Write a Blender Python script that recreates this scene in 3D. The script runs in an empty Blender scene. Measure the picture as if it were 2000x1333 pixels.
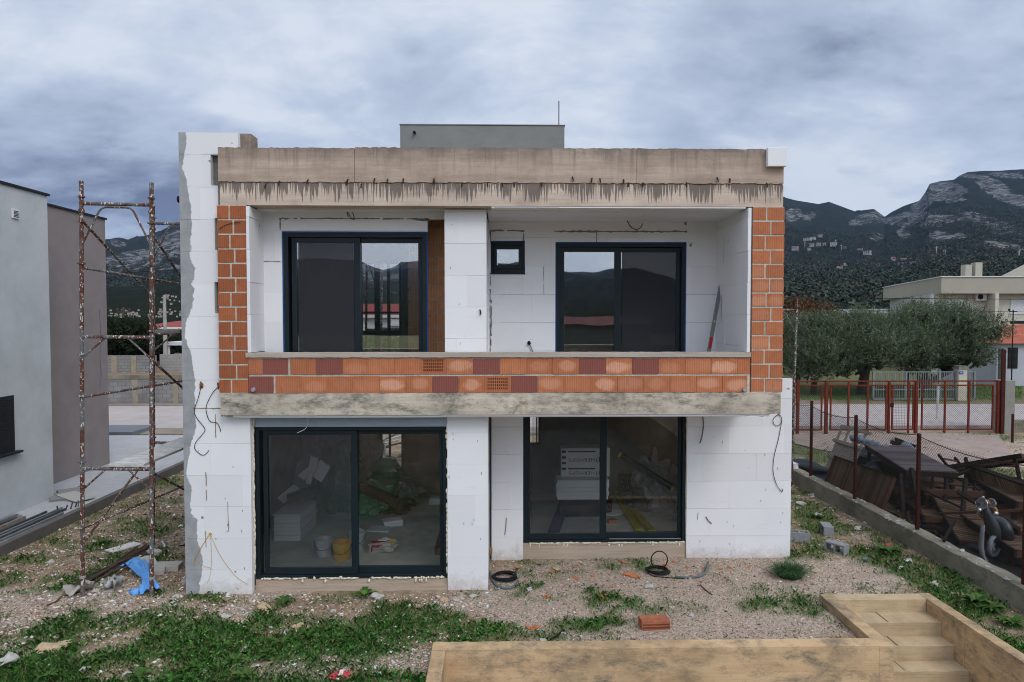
import bpy, math, random
import numpy as np
from mathutils import Vector, Matrix
C = bpy.context.scene.collection
SC = bpy.context.scene
rnd = random.Random(7)
RA = math.radians

# ------------------------------------------------------------------ camera
CAMZ, FPX = 4.35, 1333.33
YAW, PITCH = math.atan(26/FPX), math.atan(44.5/FPX)
cam = bpy.data.cameras.new('camera'); co = bpy.data.objects.new('camera', cam); C.objects.link(co)
cam.lens = 24; cam.sensor_width = 36; cam.clip_start = .05; cam.clip_end = 9000
co.location = (0, 0, CAMZ); co.rotation_euler = (math.pi/2-PITCH, 0, -YAW)
SC.camera = co
cF = np.array([math.sin(YAW)*math.cos(PITCH), math.cos(YAW)*math.cos(PITCH), -math.sin(PITCH)])
cR = np.array([math.cos(YAW), -math.sin(YAW), 0]); cU = np.cross(cR, cF)
def ray(px, py): return cF + cR*((px-1000)/FPX) + cU*((666.5-py)/FPX)
def P(px, py, Y):            # the point at depth Y seen at photo pixel (px, py)
    d = ray(px, py); t = Y/d[1]; return (d[0]*t, Y, CAMZ+d[2]*t)
def G(px, py, z=0.0):        # the point at height z
    d = ray(px, py); t = (z-CAMZ)/d[2]; return (d[0]*t, d[1]*t, z)
def PX(px, Y, py=640): return P(px, py, Y)[0]
def PZ(py, Y, px=974): return P(px, py, Y)[2]
def to_px(x, y, z):
    v = np.stack([x, y, np.asarray(z)-CAMZ], -1); f = v@cF
    return 1000+FPX*(v@cR)/f, 666.5-FPX*(v@cU)/f

# ------------------------------------------------------------------ light, sky, exposure
SUN_EL, SUN_AZ = RA(44), RA(150)      # azimuth clockwise from +Y: behind the camera, to the right
S = Vector((math.sin(SUN_AZ)*math.cos(SUN_EL), math.cos(SUN_AZ)*math.cos(SUN_EL), math.sin(SUN_EL)))
sl = bpy.data.lights.new('sun', 'SUN'); sl.energy = 1.15; sl.angle = RA(22); sl.color = (1, .95, .88)
so = bpy.data.objects.new('sun', sl); C.objects.link(so); so.rotation_euler = S.to_track_quat('Z', 'Y').to_euler()
so.location = (20, -30, 40)
SC.view_settings.view_transform = 'Standard'; SC.view_settings.look = 'None'
SC.view_settings.exposure = 0.0; SC.view_settings.gamma = 1; SC.view_settings.use_curve_mapping = False
SC.render.film_transparent = False
SC.cycles.filter_width = 1.0; SC.cycles.max_bounces = 8; SC.cycles.transparent_max_bounces = 24; SC.cycles.use_denoising = True; SC.cycles.denoising_input_passes = 'RGB_ALBEDO_NORMAL'; SC.cycles.denoising_prefilter = 'ACCURATE'
SC.cycles.sample_clamp_indirect = 6

class NT:                      # small node-tree writer
    def __init__(s, nt): s.t = nt
    def n(s, typ, ins=None, **props):
        nd = s.t.nodes.new(typ)
        for k, v in props.items(): setattr(nd, k, v)
        for k, v in (ins or {}).items():
            i = nd.inputs[k]
            if isinstance(v, bpy.types.NodeSocket): s.t.links.new(v, i)
            elif v is not None:
                if isinstance(v, (tuple, list)) and len(v) == 3 and i.type == 'RGBA': v = (*v, 1)
                i.default_value = v
        return nd
    def math(s, op, a, b=0.0, c=None, clamp=False):
        nd = s.n('ShaderNodeMath', {0: a, 1: b}, operation=op, use_clamp=clamp)
        if c is not None:
            if isinstance(c, bpy.types.NodeSocket): s.t.links.new(c, nd.inputs[2])
            else: nd.inputs[2].default_value = c
        return nd.outputs[0]
    def noise(s, vec, scale, detail=4, rough=.55, dist=0.0, out='Fac'):
        return s.n('ShaderNodeTexNoise', {'Vector': vec, 'Scale': scale, 'Detail': detail, 'Roughness': rough, 'Distortion': dist}).outputs[out]
    def ramp(s, f, stops, interp='LINEAR'):
        nd = s.n('ShaderNodeValToRGB', {'Fac': f}); cr = nd.color_ramp; cr.interpolation = interp
        while len(cr.elements) < len(stops): cr.elements.new(.5)
        for e, (p, c) in zip(cr.elements, stops):
            e.position = p; e.color = (c, c, c, 1) if isinstance(c, (int, float)) else (*c, 1)
        return nd.outputs['Color']
    def mix(s, f, a, b, blend='MIX'):
        nd = s.n('ShaderNodeMix', None, data_type='RGBA', blend_type=blend)
        for i, v in ((0, f), (6, a), (7, b)):
            k = nd.inputs[i]
            if isinstance(v, bpy.types.NodeSocket): s.t.links.new(v, k)
            elif i == 0: k.default_value = v
            else: k.default_value = (*v, 1) if len(v) == 3 else v
        return nd.outputs[2]
    def mapr(s, v, a, b, c=0.0, d=1.0):
        return s.n('ShaderNodeMapRange', {0: v, 1: a, 2: b, 3: c, 4: d}).outputs[0]
    def vscale(s, vec, sc): return s.n('ShaderNodeVectorMath', {0: vec, 1: sc}, operation='MULTIPLY').outputs[0]
    def sep(s, vec): return s.n('ShaderNodeSeparateXYZ', {0: vec}).outputs
    def pos(s): return s.n('ShaderNodeNewGeometry').outputs['Position']
    def obj(s): return s.n('ShaderNodeTexCoord').outputs['Object']
    def attr(s, name, out='Color'): return s.n('ShaderNodeAttribute', None, attribute_name=name).outputs[out]

w = bpy.data.worlds.new('World'); SC.world = w; w.use_nodes = True
W = NT(w.node_tree); w.node_tree.nodes.clear()
sky = W.n('ShaderNodeTexSky', None, sky_type='NISHITA', sun_disc=False)
sky.sun_elevation = SUN_EL; sky.sun_rotation = SUN_AZ; sky.air_density = 1.2; sky.dust_density = 2.0; sky.ozone_density = 2.0
dr = W.n('ShaderNodeVectorMath', {0: W.n('ShaderNodeTexCoord').outputs['Generated']}, operation='NORMALIZE').outputs[0]
sx, sy, sz = W.sep(dr)
den = W.math('ADD', W.math('MAXIMUM', sz, 0.0), .34)
cu = W.n('ShaderNodeCombineXYZ', {0: W.math('DIVIDE', sx, den), 1: W.math('DIVIDE', sy, den), 2: 0.0}).outputs[0]
big = W.noise(W.n('ShaderNodeVectorMath', {0: cu, 1: (3.1, 1.7, 0)}, operation='ADD').outputs[0], 0.95, 5, .5, .1)
fine = W.noise(W.vscale(cu, (1.0, 1.5, 1)), 2.6, 6, .55, .15)
def lobe(px, py, k):           # soft bank of darker cloud around a direction of the sky
    d = ray(px, py); d = d/np.linalg.norm(d)
    v = W.n('ShaderNodeVectorMath', {0: dr, 1: tuple(d)}, operation='SUBTRACT').outputs[0]
    v = W.vscale(v, k)
    l = W.n('ShaderNodeVectorMath', {0: v}, operation='LENGTH').outputs['Value']
    return W.math('SUBTRACT', 1.0, W.mapr(W.math('ADD', l, W.math('MULTIPLY', W.math('SUBTRACT', fine, .5), .9)), 0.15, 1.0))
dark = None
for px, py, k, a in ((60, 330, (2.6, 2.6, 8.5), 1.3), (330, 400, (5, 5, 12), .65), (830, 190, (6.5, 6.5, 10), .42), (600, 185, (12, 12, 30), .35),
                     (1500, 60, (3.0, 3.0, 7), .42), (1330, 170, (7, 7, 16), .35), (1900, 190, (3.4, 3.4, 8), .48), (1800, 60, (3.2, 3.2, 8), .32), (1340, 262, (9, 9, 30), .4),
                     (1960, 250, (5, 5, 16), .35), (100, 40, (4, 4, 9), .2), (800, 100, (40, 40, 60), .3)):
    v = W.math('MULTIPLY', lobe(px, py, k), a)
    dark = v if dark is None else W.math('ADD', dark, v)
tex = W.math('ADD', W.math('MULTIPLY', W.math('SUBTRACT', .5, big), .6), W.math('MULTIPLY', W.math('SUBTRACT', .5, fine), .58))
fin2 = W.noise(W.vscale(cu, (1.0, 1.3, 1)), 9.0, 5, .6, .3)
tex = W.math('ADD', tex, W.math('MULTIPLY', W.math('SUBTRACT', .5, fin2), .36))
edge = W.mapr(W.noise(W.vscale(cu, (1.0, 1.25, 1)), 1.7, 9, .62, .4), .44, .60)
tex = W.math('ADD', tex, W.math('MULTIPLY', W.math('SUBTRACT', .45, edge), .24))
dk = W.math('ADD', W.math('ADD', W.math('MULTIPLY', dark, .62), tex), .04)
# clouds: pale blue-white to slate lavender
ccol = W.ramp(dk, [(0.0, (.73, .79, .89)), (.25, (.555, .64, .79)), (.5, (.435, .51, .655)), (.75, (.285, .34, .465)), (1.0, (.145, .18, .285))])
sunv = W.n('ShaderNodeVectorMath', {0: dr, 1: tuple(S)}, operation='DOT_PRODUCT').outputs['Value']
glow = W.math('POWER', W.math('MAXIMUM', W.math('ADD', W.math('MULTIPLY', sunv, .75), .25), 0.0), 3.0)
strg = W.math('ADD', 1.0, W.math('MULTIPLY', glow, 1.25))
bg_sky = W.n('ShaderNodeBackground', {'Color': sky.outputs[0], 'Strength': .08})
bg_cl = W.n('ShaderNodeBackground', {'Color': ccol, 'Strength': strg})
cover = W.mapr(big, .70, .50, .88, .98)
ms = W.n('ShaderNodeMixShader', {0: cover, 1: bg_sky.outputs[0], 2: bg_cl.outputs[0]})
W.n('ShaderNodeOutputWorld', {'Surface': ms.outputs[0]})

# ------------------------------------------------------------------ mesh helpers
class MB:                      # gathers faces, then links them as ONE mesh object
    def __init__(s): s.v = []; s.f = []; s.m = []; s.t = []; s.c = []
    def add(s, vs, fs, mi=0, tint=(1, 1, 1), ctr=(0, 0, 0)):
        b = len(s.v); s.v += [tuple(v) for v in vs]
        for f in fs: s.f.append([b+i for i in f]); s.m.append(mi); s.t.append(tint); s.c.append(ctr)
        return s
    def box(s, x0, x1, y0, y1, z0, z1, mi=0, tint=(1, 1, 1), ctr=(0, 0, 0)):
        vs = [(x, y, z) for z in (z0, z1) for y in (y0, y1) for x in (x0, x1)]
        return s.add(vs, [(0, 2, 3, 1), (4, 5, 7, 6), (0, 1, 5, 4), (2, 6, 7, 3), (0, 4, 6, 2), (1, 3, 7, 5)], mi, tint, ctr)
    def obox(s, c, size, R=None, mi=0, tint=(1, 1, 1), jit=0):
        R = R or Matrix.Identity(3); h = [k/2 for k in size]; vs = []
        for z in (-1, 1):
            for y in (-1, 1):
                for x in (-1, 1):
                    v = R@Vector((x*h[0]+rnd.uniform(-jit, jit), y*h[1]+rnd.uniform(-jit, jit), z*h[2]+rnd.uniform(-jit, jit)))
                    vs.append((c[0]+v.x, c[1]+v.y, c[2]+v.z))
        return s.add(vs, [(0, 2, 3, 1), (4, 5, 7, 6), (0, 1, 5, 4), (2, 6, 7, 3), (0, 4, 6, 2), (1, 3, 7, 5)], mi, tint)
    def bar(s, p, q, wd, ht, mi=0, tint=(1, 1, 1), up=(0, 0, 1)):   # rectangular bar p..q
        p, q = Vector(p), Vector(q); d = (q-p); L = d.length; d.normalize()
        u = Vector(up)
        if abs(u.dot(d)) > .95: u = Vector((0, 1, 0))
        a = d.cross(u).normalized(); b = a.cross(d).normalized()
        return s.obox((p+q)/2, (wd, L, ht), Matrix((a, d, b)).transposed(), mi, tint)
    def tube(s, pts, r, n=8, mi=0, tint=(1, 1, 1), closed=False):
        pts = [Vector(p) for p in pts]; rs = r if isinstance(r, (list, tuple)) else [r]*len(pts); vs = []; fs = []
        up = None
        for i, p in enumerate(pts):
            d = (pts[min(i+1, len(pts)-1)]-pts[max(i-1, 0)])
            d = d.normalized() if d.length > 1e-9 else Vector((0, 0, 1))
            if up is None: up = Vector((0, 0, 1)) if abs(d.z) < .9 else Vector((1, 0, 0))
            a = d.cross(up).normalized(); b = a.cross(d).normalized(); up = b
            for k in range(n):
                t = 2*math.pi*k/n; vs.append(p+a*(math.cos(t)*rs[i])+b*(math.sin(t)*rs[i]))
        for i in range(len(pts)-1):
            for k in range(n): fs.append((i*n+k, i*n+(k+1) % n, (i+1)*n+(k+1) % n, (i+1)*n+k))
        fs.append(tuple(range(n))[::-1]); fs.append(tuple((len(pts)-1)*n+k for k in range(n)))
        return s.add(vs, fs, mi, tint)
    def lathe(s, prof, c=(0, 0, 0), n=20, mi=0, R=None, tint=(1, 1, 1)):
        vs = []; fs = []
        for r, z in prof:
            for k in range(n):
                t = 2*math.pi*k/n; v = Vector((r*math.cos(t), r*math.sin(t), z))
                if R: v = R@v
                vs.append((c[0]+v.x, c[1]+v.y, c[2]+v.z))
        for i in range(len(prof)-1):
            for k in range(n): fs.append((i*n+k, i*n+(k+1) % n, (i+1)*n+(k+1) % n, (i+1)*n+k))
        fs.append(tuple(range(n))[::-1]); fs.append(tuple((len(prof)-1)*n+k for k in range(n)))
        return s.add(vs, fs, mi, tint)
    def blob(s, c, rad, seed=0, amp=.25, nu=14, nv=9, mi=0, tint=(1, 1, 1), freq=2.2, flat=None, R=None):   # crumpled closed lump
        rg = random.Random(seed); ph = [(rg.uniform(-freq, freq), rg.uniform(-freq, freq), rg.uniform(-freq, freq), rg.uniform(0, 6.3)) for _ in range(7)]
        vs = []; fs = []
        for j in range(nv+1):
            for i in range(nu):
                th = math.pi*j/nv; a = 2*math.pi*i/nu
                d = Vector((math.sin(th)*math.cos(a), math.sin(th)*math.sin(a), math.cos(th)))
                k = 1+amp*sum(math.sin(2*(d.x*p[0]+d.y*p[1]+d.z*p[2])+p[3]) for p in ph)/3
                v = Vector((d.x*rad[0]*k, d.y*rad[1]*k, d.z*rad[2]*k))
                if R: v = R@v
                z = c[2]+v.z
                if flat is not None: z = max(z, flat)
                vs.append((c[0]+v.x, c[1]+v.y, z))
        for j in range(nv):
            for i in range(nu): fs.append((j*nu+i, (j+1)*nu+i, (j+1)*nu+(i+1) % nu, j*nu+(i+1) % nu))
        return s.add(vs, fs, mi, tint)
    def build(s, name, mats, parent=None, smooth=False, bevel=0, **tags):
        me = bpy.data.meshes.new(name); o = base(parent)
        me.from_pydata([(a-o[0], b-o[1], c-o[2]) for a, b, c in s.v], [], s.f)
        mats = mats if isinstance(mats, (list, tuple)) else [mats]
        for m in mats: me.materials.append(m)
        n = len(s.f)
        if len(mats) > 1: me.polygons.foreach_set('material_index', s.m)
        if smooth: me.polygons.foreach_set('use_smooth', [True]*n)
        if any(t != (1, 1, 1) for t in s.t):
            a = me.attributes.new('tint', 'FLOAT_COLOR', 'FACE'); a.data.foreach_set('color', [k for t in s.t for k in (*t, 1)])
        if any(t != (0, 0, 0) for t in s.c):
            a = me.attributes.new('ctr', 'FLOAT_VECTOR', 'FACE'); a.data.foreach_set('vector', [k for t in s.c for k in t])
        ob = bpy.data.objects.new(name, me); C.objects.link(ob)
        if parent: ob.parent = parent
        if bevel:
            md = ob.modifiers.new('edge', 'BEVEL'); md.width = bevel; md.segments = 2; md.limit_method = 'ANGLE'
        return tag(ob, **tags) if tags else ob
def base(p):
    x = y = z = 0
    while p: x += p.location[0]; y += p.location[1]; z += p.location[2]; p = p.parent
    return x, y, z
def tag(o, label=None, cat=None, group=None, kind=None):
    if label: o['label'] = label
    if cat: o['category'] = cat
    if group: o['group'] = group
    if kind: o['kind'] = kind
    return o
def thing(name, label, cat, loc=(0, 0, 0), group=None, parent=None):
    o = bpy.data.objects.new(name, None); C.objects.link(o); o.location = loc; o.empty_display_size = .2
    if parent: o.parent = parent; b = base(parent); o.location = [loc[i]-b[i] for i in range(3)]
    return tag(o, label, cat, group)
def dup(root, loc=None, rot=None, label=None, scale=None):
    r = root.copy(); C.objects.link(r)
    if loc: r.location = loc
    if rot: r.rotation_euler = rot
    if scale: r.scale = scale
    if label: r['label'] = label
    for ch in list(root.children):
        c = ch.copy(); C.objects.link(c); c.parent = r
        for g in list(ch.children):
            d = g.copy(); C.objects.link(d); d.parent = c
    return r
def np_mesh(name, V, F, mats, tint=None, parent=None, smooth=False, **tags):   # many equal-sided faces at once
    V = np.asarray(V, np.float32).reshape(-1, 3); F = np.asarray(F, np.int32); n, k = F.shape
    me = bpy.data.meshes.new(name); me.vertices.add(len(V)); me.vertices.foreach_set('co', (V-np.array(base(parent), np.float32)).ravel())
    me.loops.add(n*k); me.loops.foreach_set('vertex_index', F.ravel())
    me.polygons.add(n); me.polygons.foreach_set('loop_start', np.arange(0, n*k, k, dtype=np.int32))
    me.update(calc_edges=True)
    if smooth: me.polygons.foreach_set('use_smooth', np.ones(n, bool))
    for m in (mats if isinstance(mats, (list, tuple)) else [mats]): me.materials.append(m)
    if tint is not None:
        tint = np.asarray(tint, np.float32); dom = 'FACE' if len(tint) == n and n != len(V) else 'POINT'
        a = me.attributes.new('tint', 'FLOAT_COLOR', dom)
        a.data.foreach_set('color', np.concatenate([tint, np.ones((len(tint), 1), np.float32)], 1).ravel())
    me.validate()
    ob = bpy.data.objects.new(name, me); C.objects.link(ob)
    if parent: ob.parent = parent
    return tag(ob, **tags) if tags else ob
def hash2(i, j, s):
    i = i.astype(np.int64); j = j.astype(np.int64)
    h = (i*374761393+j*668265263+s*974634777) & 0x7fffffff
    h = ((h ^ (h >> 13))*1274126177) & 0x7fffffff
    return ((h ^ (h >> 16)) & 0xffff)/65535.0
def vnoise(x, y, s=0):
    x = np.asarray(x, float); y = np.asarray(y, float)
    i = np.floor(x); j = np.floor(y); u = x-i; v = y-j; u = u*u*(3-2*u); v = v*v*(3-2*v)
    a, b, c, d = hash2(i, j, s), hash2(i+1, j, s), hash2(i, j+1, s), hash2(i+1, j+1, s)
    return (a*(1-u)+b*u)*(1-v)+(c*(1-u)+d*u)*v
def fbm(x, y, s=0, o=5):
    t = 0; a = .5; n = 0
    for k in range(o): t = t+a*vnoise(np.asarray(x)*2**k, np.asarray(y)*2**k, s+k*17); n += a; a *= .5
    return t/n

# ------------------------------------------------------------------ materials
def new_mat(name):
    m = bpy.data.materials.new(name); m.use_nodes = True; m.node_tree.nodes.clear(); return m, NT(m.node_tree)
def finish(m, t, col, rough=.7, bump=None, bstr=.3, bdist=.01, metal=0.0, spec=.4, **kw):
    b = t.n('ShaderNodeBsdfPrincipled', {'Base Color': col, 'Roughness': rough, 'Metallic': metal, 'Specular IOR Level': spec, **kw})
    if bump is not None:
        b_ = t.n('ShaderNodeBump', {'Height': bump, 'Strength': bstr, 'Distance': bdist}); t.t.links.new(b_.outputs[0], b.inputs['Normal'])
    t.n('ShaderNodeOutputMaterial', {'Surface': b.outputs[0]}); return m
def plain(name, c, rough=.6, var=.18, scale=6, metal=0.0, spec=.15, bump=.15):
    m, t = new_mat(name); p = t.obj(); f = t.noise(p, scale, 6, .65)
    lo = tuple(k*(1-var) for k in c); hi = tuple(min(1, k*(1+var)) for k in c)
    return finish(m, t, t.ramp(f, [(.25, lo), (.75, hi)]), rough, t.noise(p, scale*7, 4), bump, .004, metal, spec)
def tinted(name, rough=.8, var=.3, scale=20, spec=.2, translucent=0):      # colour carried by each leaf, stone or board
    m, t = new_mat(name); f = t.noise(t.pos(), scale, 4, .6)
    c = t.mix(1.0, t.attr('tint'), t.ramp(f, [(.3, 1-var), (.7, 1+var)]), 'MULTIPLY')
    return finish(m, t, c, rough, None, spec=spec)

def eps_mat(name, edge=False):
    m, t = new_mat(name); p = t.pos(); x, y, z = t.sep(p)
    f = t.noise(p, 1.6, 5, .6); g = t.noise(p, 22, 3, .6); b = t.noise(p, 260, 2, .5); isl = t.n('ShaderNodeNewGeometry').outputs['Random Per Island']
    c = t.mix(t.ramp(f, [(.35, .0), (.75, .35)]), (.79, .79, .805), (.70, .695, .70))
    c = t.mix(t.math('MULTIPLY', isl, .75), c, (.70, .695, .71))
    sc = t.noise(t.vscale(p, (2.2, 2.2, 9)), 1.0, 6, .75, 1.5)
    c = t.mix(t.math('MULTIPLY', t.ramp(sc, [(.58, 0), (.72, 1)]), .22), c, (.52, .50, .49))     # scuffs
    c = t.mix(t.math('MULTIPLY', t.ramp(g, [(.66, 0), (.74, 1)]), .25), c, (.62, .61, .60))
    st = t.noise(t.vscale(p, (26, 26, .5)), 1.0, 2, .5)                     # faint rust runs and specks
    c = t.mix(t.math('MULTIPLY', t.ramp(st, [(.74, 0), (.80, 1)]), t.ramp(t.noise(p, .9, 2), [(.52, 0), (.66, .35)])), c, (.5, .42, .33))
    sp = t.noise(t.vscale(p, (9, 9, 7)), 1.0, 1, .4)
    c = t.mix(t.ramp(sp, [(.795, 0), (.81, .8)]), c, (.16, .13, .11))
    c = t.mix(t.math('MULTIPLY', t.ramp(b, [(.35, 1), (.55, 0)]), .06), c, (.5, .5, .52))
    dz_ = t.math('ADD', t.math('MULTIPLY', t.math('SUBTRACT', g, .5), .35), t.math('MULTIPLY', t.math('SUBTRACT', t.noise(p, 5, 4, .6), .5), .5))
    c = t.mix(t.mapr(t.math('ADD', z, dz_), .22, -.05, 0.0, .6), c, (.40, .33, .26))       # mud splashed up from the ground
    if edge:                                                                 # grey base coat trowelled round the corner
        wob = t.math('ADD', t.math('MULTIPLY', t.math('SUBTRACT', t.noise(t.vscale(p, (1, 1, 1.0)), 1.0, 3, .5), .5), .50),
                     t.math('MULTIPLY', t.math('SUBTRACT', t.noise(p, 13, 3, .6), .5), .075))
        ed = t.math('ADD', x, wob)
        k = t.ramp(t.mapr(ed, -4.95, -4.75), [(.66, 1), (.72, 0)])
        gr = t.ramp(t.noise(p, 5, 6, .65), [(.3, (.255, .265, .275)), (.7, (.36, .37, .38))])
        c = t.mix(k, c, gr)
    return finish(m, t, c, .85, t.noise(p, 130, 3), .12, .004, spec=.2)
EPS, EPS_EDGE = eps_mat('expanded_polystyrene'), eps_mat('polystyrene_with_base_coat', True)

def concrete(name, base=(.33, .28, .235), dark=(.13, .11, .095), light=(.46, .41, .36), boards=.11, stain=.5, drip=None, green=0, grain=.45):
    m, t = new_mat(name); p = t.pos(); x, y, z = t.sep(p)
    lay = t.noise(t.vscale(p, (.7, .7, 1/boards)), 1.0, 2, .5)
    big = t.noise(p, 1.3, 6, .65); med = t.noise(t.vscale(p, (3, 3, 9)), 1.0, 6, .7); fin = t.noise(p, 70, 4, .6)
    c = t.mix(t.ramp(lay, [(.3, .0), (.7, .7)]), base, light)
    k = t.math('MULTIPLY', t.ramp(big, [(.42, 0), (.68, 1)]), t.ramp(med, [(.35, .25), (.65, 1)]))
    c = t.mix(t.math('MULTIPLY', k, stain), c, dark)
    gr = t.noise(t.vscale(p, (1.5, 1.5, 55)), 1.0, 3, .5)
    c = t.mix(t.math('MULTIPLY', t.ramp(gr, [(.52, 0), (.70, 1)]), grain), c, tuple(k*.55 for k in base))
    if green:
        g = t.noise(t.vscale(p, (2.4, 2.4, 5.5 if grain > .2 else 3.4)), 1.0, 8, .80, 0.0)
        c = t.mix(t.math('MULTIPLY', t.ramp(g, [(.48, 0), (.66, 1)]), green), c, (.105, .105, .085))
        g2 = t.noise(t.vscale(p, (3.2, 3.2, .5)), 1.7, 4, .6)
        c = t.mix(t.math('MULTIPLY', t.ramp(g2, [(.62, 0), (.72, 1)]), .4), c, (.36, .26, .13))
    if drip:                                                                # soot runs hanging from the joint
        zt, hh = drip
        n1 = t.noise(t.n('ShaderNodeCombineXYZ', {0: t.math('MULTIPLY', x, 30.0), 1: 0.0, 2: t.math('MULTIPLY', z, .8)}).outputs[0], 1.0, 2, .6)
        n0 = t.noise(t.n('ShaderNodeCombineXYZ', {0: t.math('MULTIPLY', x, 2.7), 1: 3.0, 2: 0.0}).outputs[0], 1.0, 2, .6)
        dz = t.math('DIVIDE', t.math('SUBTRACT', zt, z), hh)
        th = t.math('ADD', t.math('MULTIPLY', dz, .24), .385)
        k = t.mapr(t.math('SUBTRACT', t.math('ADD', n1, t.math('MULTIPLY', t.math('SUBTRACT', n0, .5), .75)), th), 0.0, .03)
        k = t.math('MULTIPLY', k, t.mapr(dz, .98, .80))
        k = t.math('MULTIPLY', k, t.mapr(dz, -.02, .0))
        c = t.mix(t.math('MULTIPLY', k, .85), c, (.12, .098, .085))
        up = t.math('MULTIPLY', t.mapr(dz, -1.75, -1.0, 1.0, 0.0), t.ramp(t.noise(t.vscale(p, (1.4, 1.4, 3)), 1.6, 5, .7), [(.36, .35), (.58, 1)]))
        c = t.mix(t.math('MULTIPLY', up, .8), c, (.14, .115, .098))
        s2 = t.math('MULTIPLY', t.ramp(t.noise(t.vscale(p, (16, 16, 1.1)), 1.0, 4, .6), [(.5, 0), (.66, 1)]), t.mapr(dz, -1.7, -.5, .65, .15))
        c = t.mix(t.math('MULTIPLY', s2, t.mapr(dz, .05, -.05)), c, (.17, .14, .12))
    c = t.mix(t.math('MULTIPLY', t.ramp(fin, [(.60, 0), (.68, 1)]), .65), c, dark)
    hgt = t.math('ADD', t.math('MULTIPLY', gr, grain), t.math('ADD', t.math('MULTIPLY', fin, .35), t.math('MULTIPLY', med, .4)))
    return finish(m, t, c, .9, hgt, .5, .012, spec=.2)

def brick_mat(name, o=(.43, .155, .07), pu=(.22, .075, .068), pale=(.70, .37, .25)):
    m, t = new_mat(name); p = t.pos(); tr, tg, tb = t.sep(t.attr('tint', 'Vector'))
    c_ = t.attr('ctr', 'Vector'); d = t.n('ShaderNodeVectorMath', {0: p, 1: c_}, operation='SUBTRACT').outputs[0]
    dx, dy, dz = t.sep(d)
    gro = t.n('ShaderNodeTexWave', {'Vector': p, 'Scale': 11.2, 'Distortion': 0.0}, wave_type='BANDS', bands_direction='X').outputs['Fac']
    n = t.noise(p, 9, 5, .65); n2 = t.noise(t.vscale(p, (14, 14, 3)), 1.0, 5, .7)
    c = t.mix(t.ramp(n, [(.3, 0), (.7, 1)]), o, tuple(k*1.3 for k in o))
    c = t.mix(t.math('MULTIPLY', tb, .55), c, tuple(k*.62 for k in o))
    c = t.mix(tr, c, pu)
    rr = t.math('ADD', t.math('POWER', t.math('DIVIDE', t.math('MULTIPLY', dx, t.math('ADD', .7, t.math('MULTIPLY', tb, 1.3))), .19), 2.0), t.math('POWER', t.math('DIVIDE', t.math('ADD', dz, .01), .10), 2.0))
    rr = t.math('ADD', rr, t.math('MULTIPLY', t.math('SUBTRACT', n, .5), 2.4))
    c = t.mix(t.math('MULTIPLY', t.mapr(rr, 1.05, .35), t.math('MULTIPLY', tg, .85)), c, pale)
    c = t.mix(t.math('MULTIPLY', t.ramp(n2, [(.58, 0), (.75, 1)]), .5), c, (.17, .06, .035))
    c = t.mix(t.math('MULTIPLY', t.ramp(gro, [(.0, 1), (.35, 0)]), .24), c, (.16, .05, .025))
    return finish(m, t, c, .88, t.math('ADD', gro, t.math('MULTIPLY', n2, .5)), .5, .008, spec=.2)
BRICK = brick_mat('hollow_clay_brick'); BRICK_RED = brick_mat('pier_clay_brick', (.36, .118, .05), (.2, .06, .05))
MORTAR = plain('mortar', (.50, .45, .385), .95, .3, 14, bump=.6)
ADHES = plain('grey_adhesive', (.20, .195, .19), .95, .35, 18, bump=.7)
CONC_BEAM = concrete('board_formed_beam_concrete', (.53, .425, .345), (.15, .12, .10), (.68, .565, .47), drip=(6.425, .32), grain=.26)
CONC_SLAB = concrete('weathered_slab_concrete', (.50, .435, .345), (.13, .115, .095), (.72, .64, .54), stain=.8, green=.95, grain=.25)
CONC_PAR = concrete('brown_parapet_concrete', (.39, .30, .235), (.125, .095, .075), (.58, .465, .375), stain=.6, drip=(6.425, .32), grain=.24)
CONC_CAP = concrete('pale_capping_concrete', (.40, .34, .285), (.24, .2, .17), (.50, .44, .38), stain=.35)
CONC_SILL = concrete('tan_sill_concrete', (.40, .315, .235), (.24, .19, .14), (.47, .385, .31), stain=.35)
CONC_YEL = concrete('yellowish_wall_concrete', (.52, .35, .195), (.11, .088, .06), (.68, .485, .29), boards=.14, stain=.85, green=.8, grain=.24)
CONC_GREY = concrete('grey_boundary_concrete', (.205, .185, .14), (.065, .065, .045), (.28, .255, .20), boards=.2, stain=.8, green=.85, grain=.2)
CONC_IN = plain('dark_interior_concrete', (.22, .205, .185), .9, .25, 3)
FLOOR_IN = plain('dusty_screed', (.62, .63, .55), .9, .22, 2.5)
RENDER_GREY = concrete('grey_cement_render', (.215, .22, .215), (.13, .135, .13), (.27, .275, .265), boards=9, stain=.5, grain=.08)
ALU = plain('dark_teal_aluminium', (.010, .018, .022), .42, .2, 3, spec=.22, bump=.02)
ALU_LITE = plain('bare_aluminium', (.50, .51, .52), .35, .12, 5, metal=.85)
SHUTBOX = plain('blue_grey_shutter_box', (.30, .36, .42), .55, .12, 4)
TAPE = plain('blue_protective_tape', (.012, .062, .21), .5, .3, 8)
FOAM = plain('cream_sealing_foam', (.66, .60, .47), .9, .15, 20)
RUSTBAR = plain('rusty_bar', (.05, .025, .018), .9, .5, 30)
BLACK = plain('black_rubber', (.012, .012, .013), .6, .3, 10)
WHITE = plain('white_plastic', (.62, .63, .64), .5, .1, 8)
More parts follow.
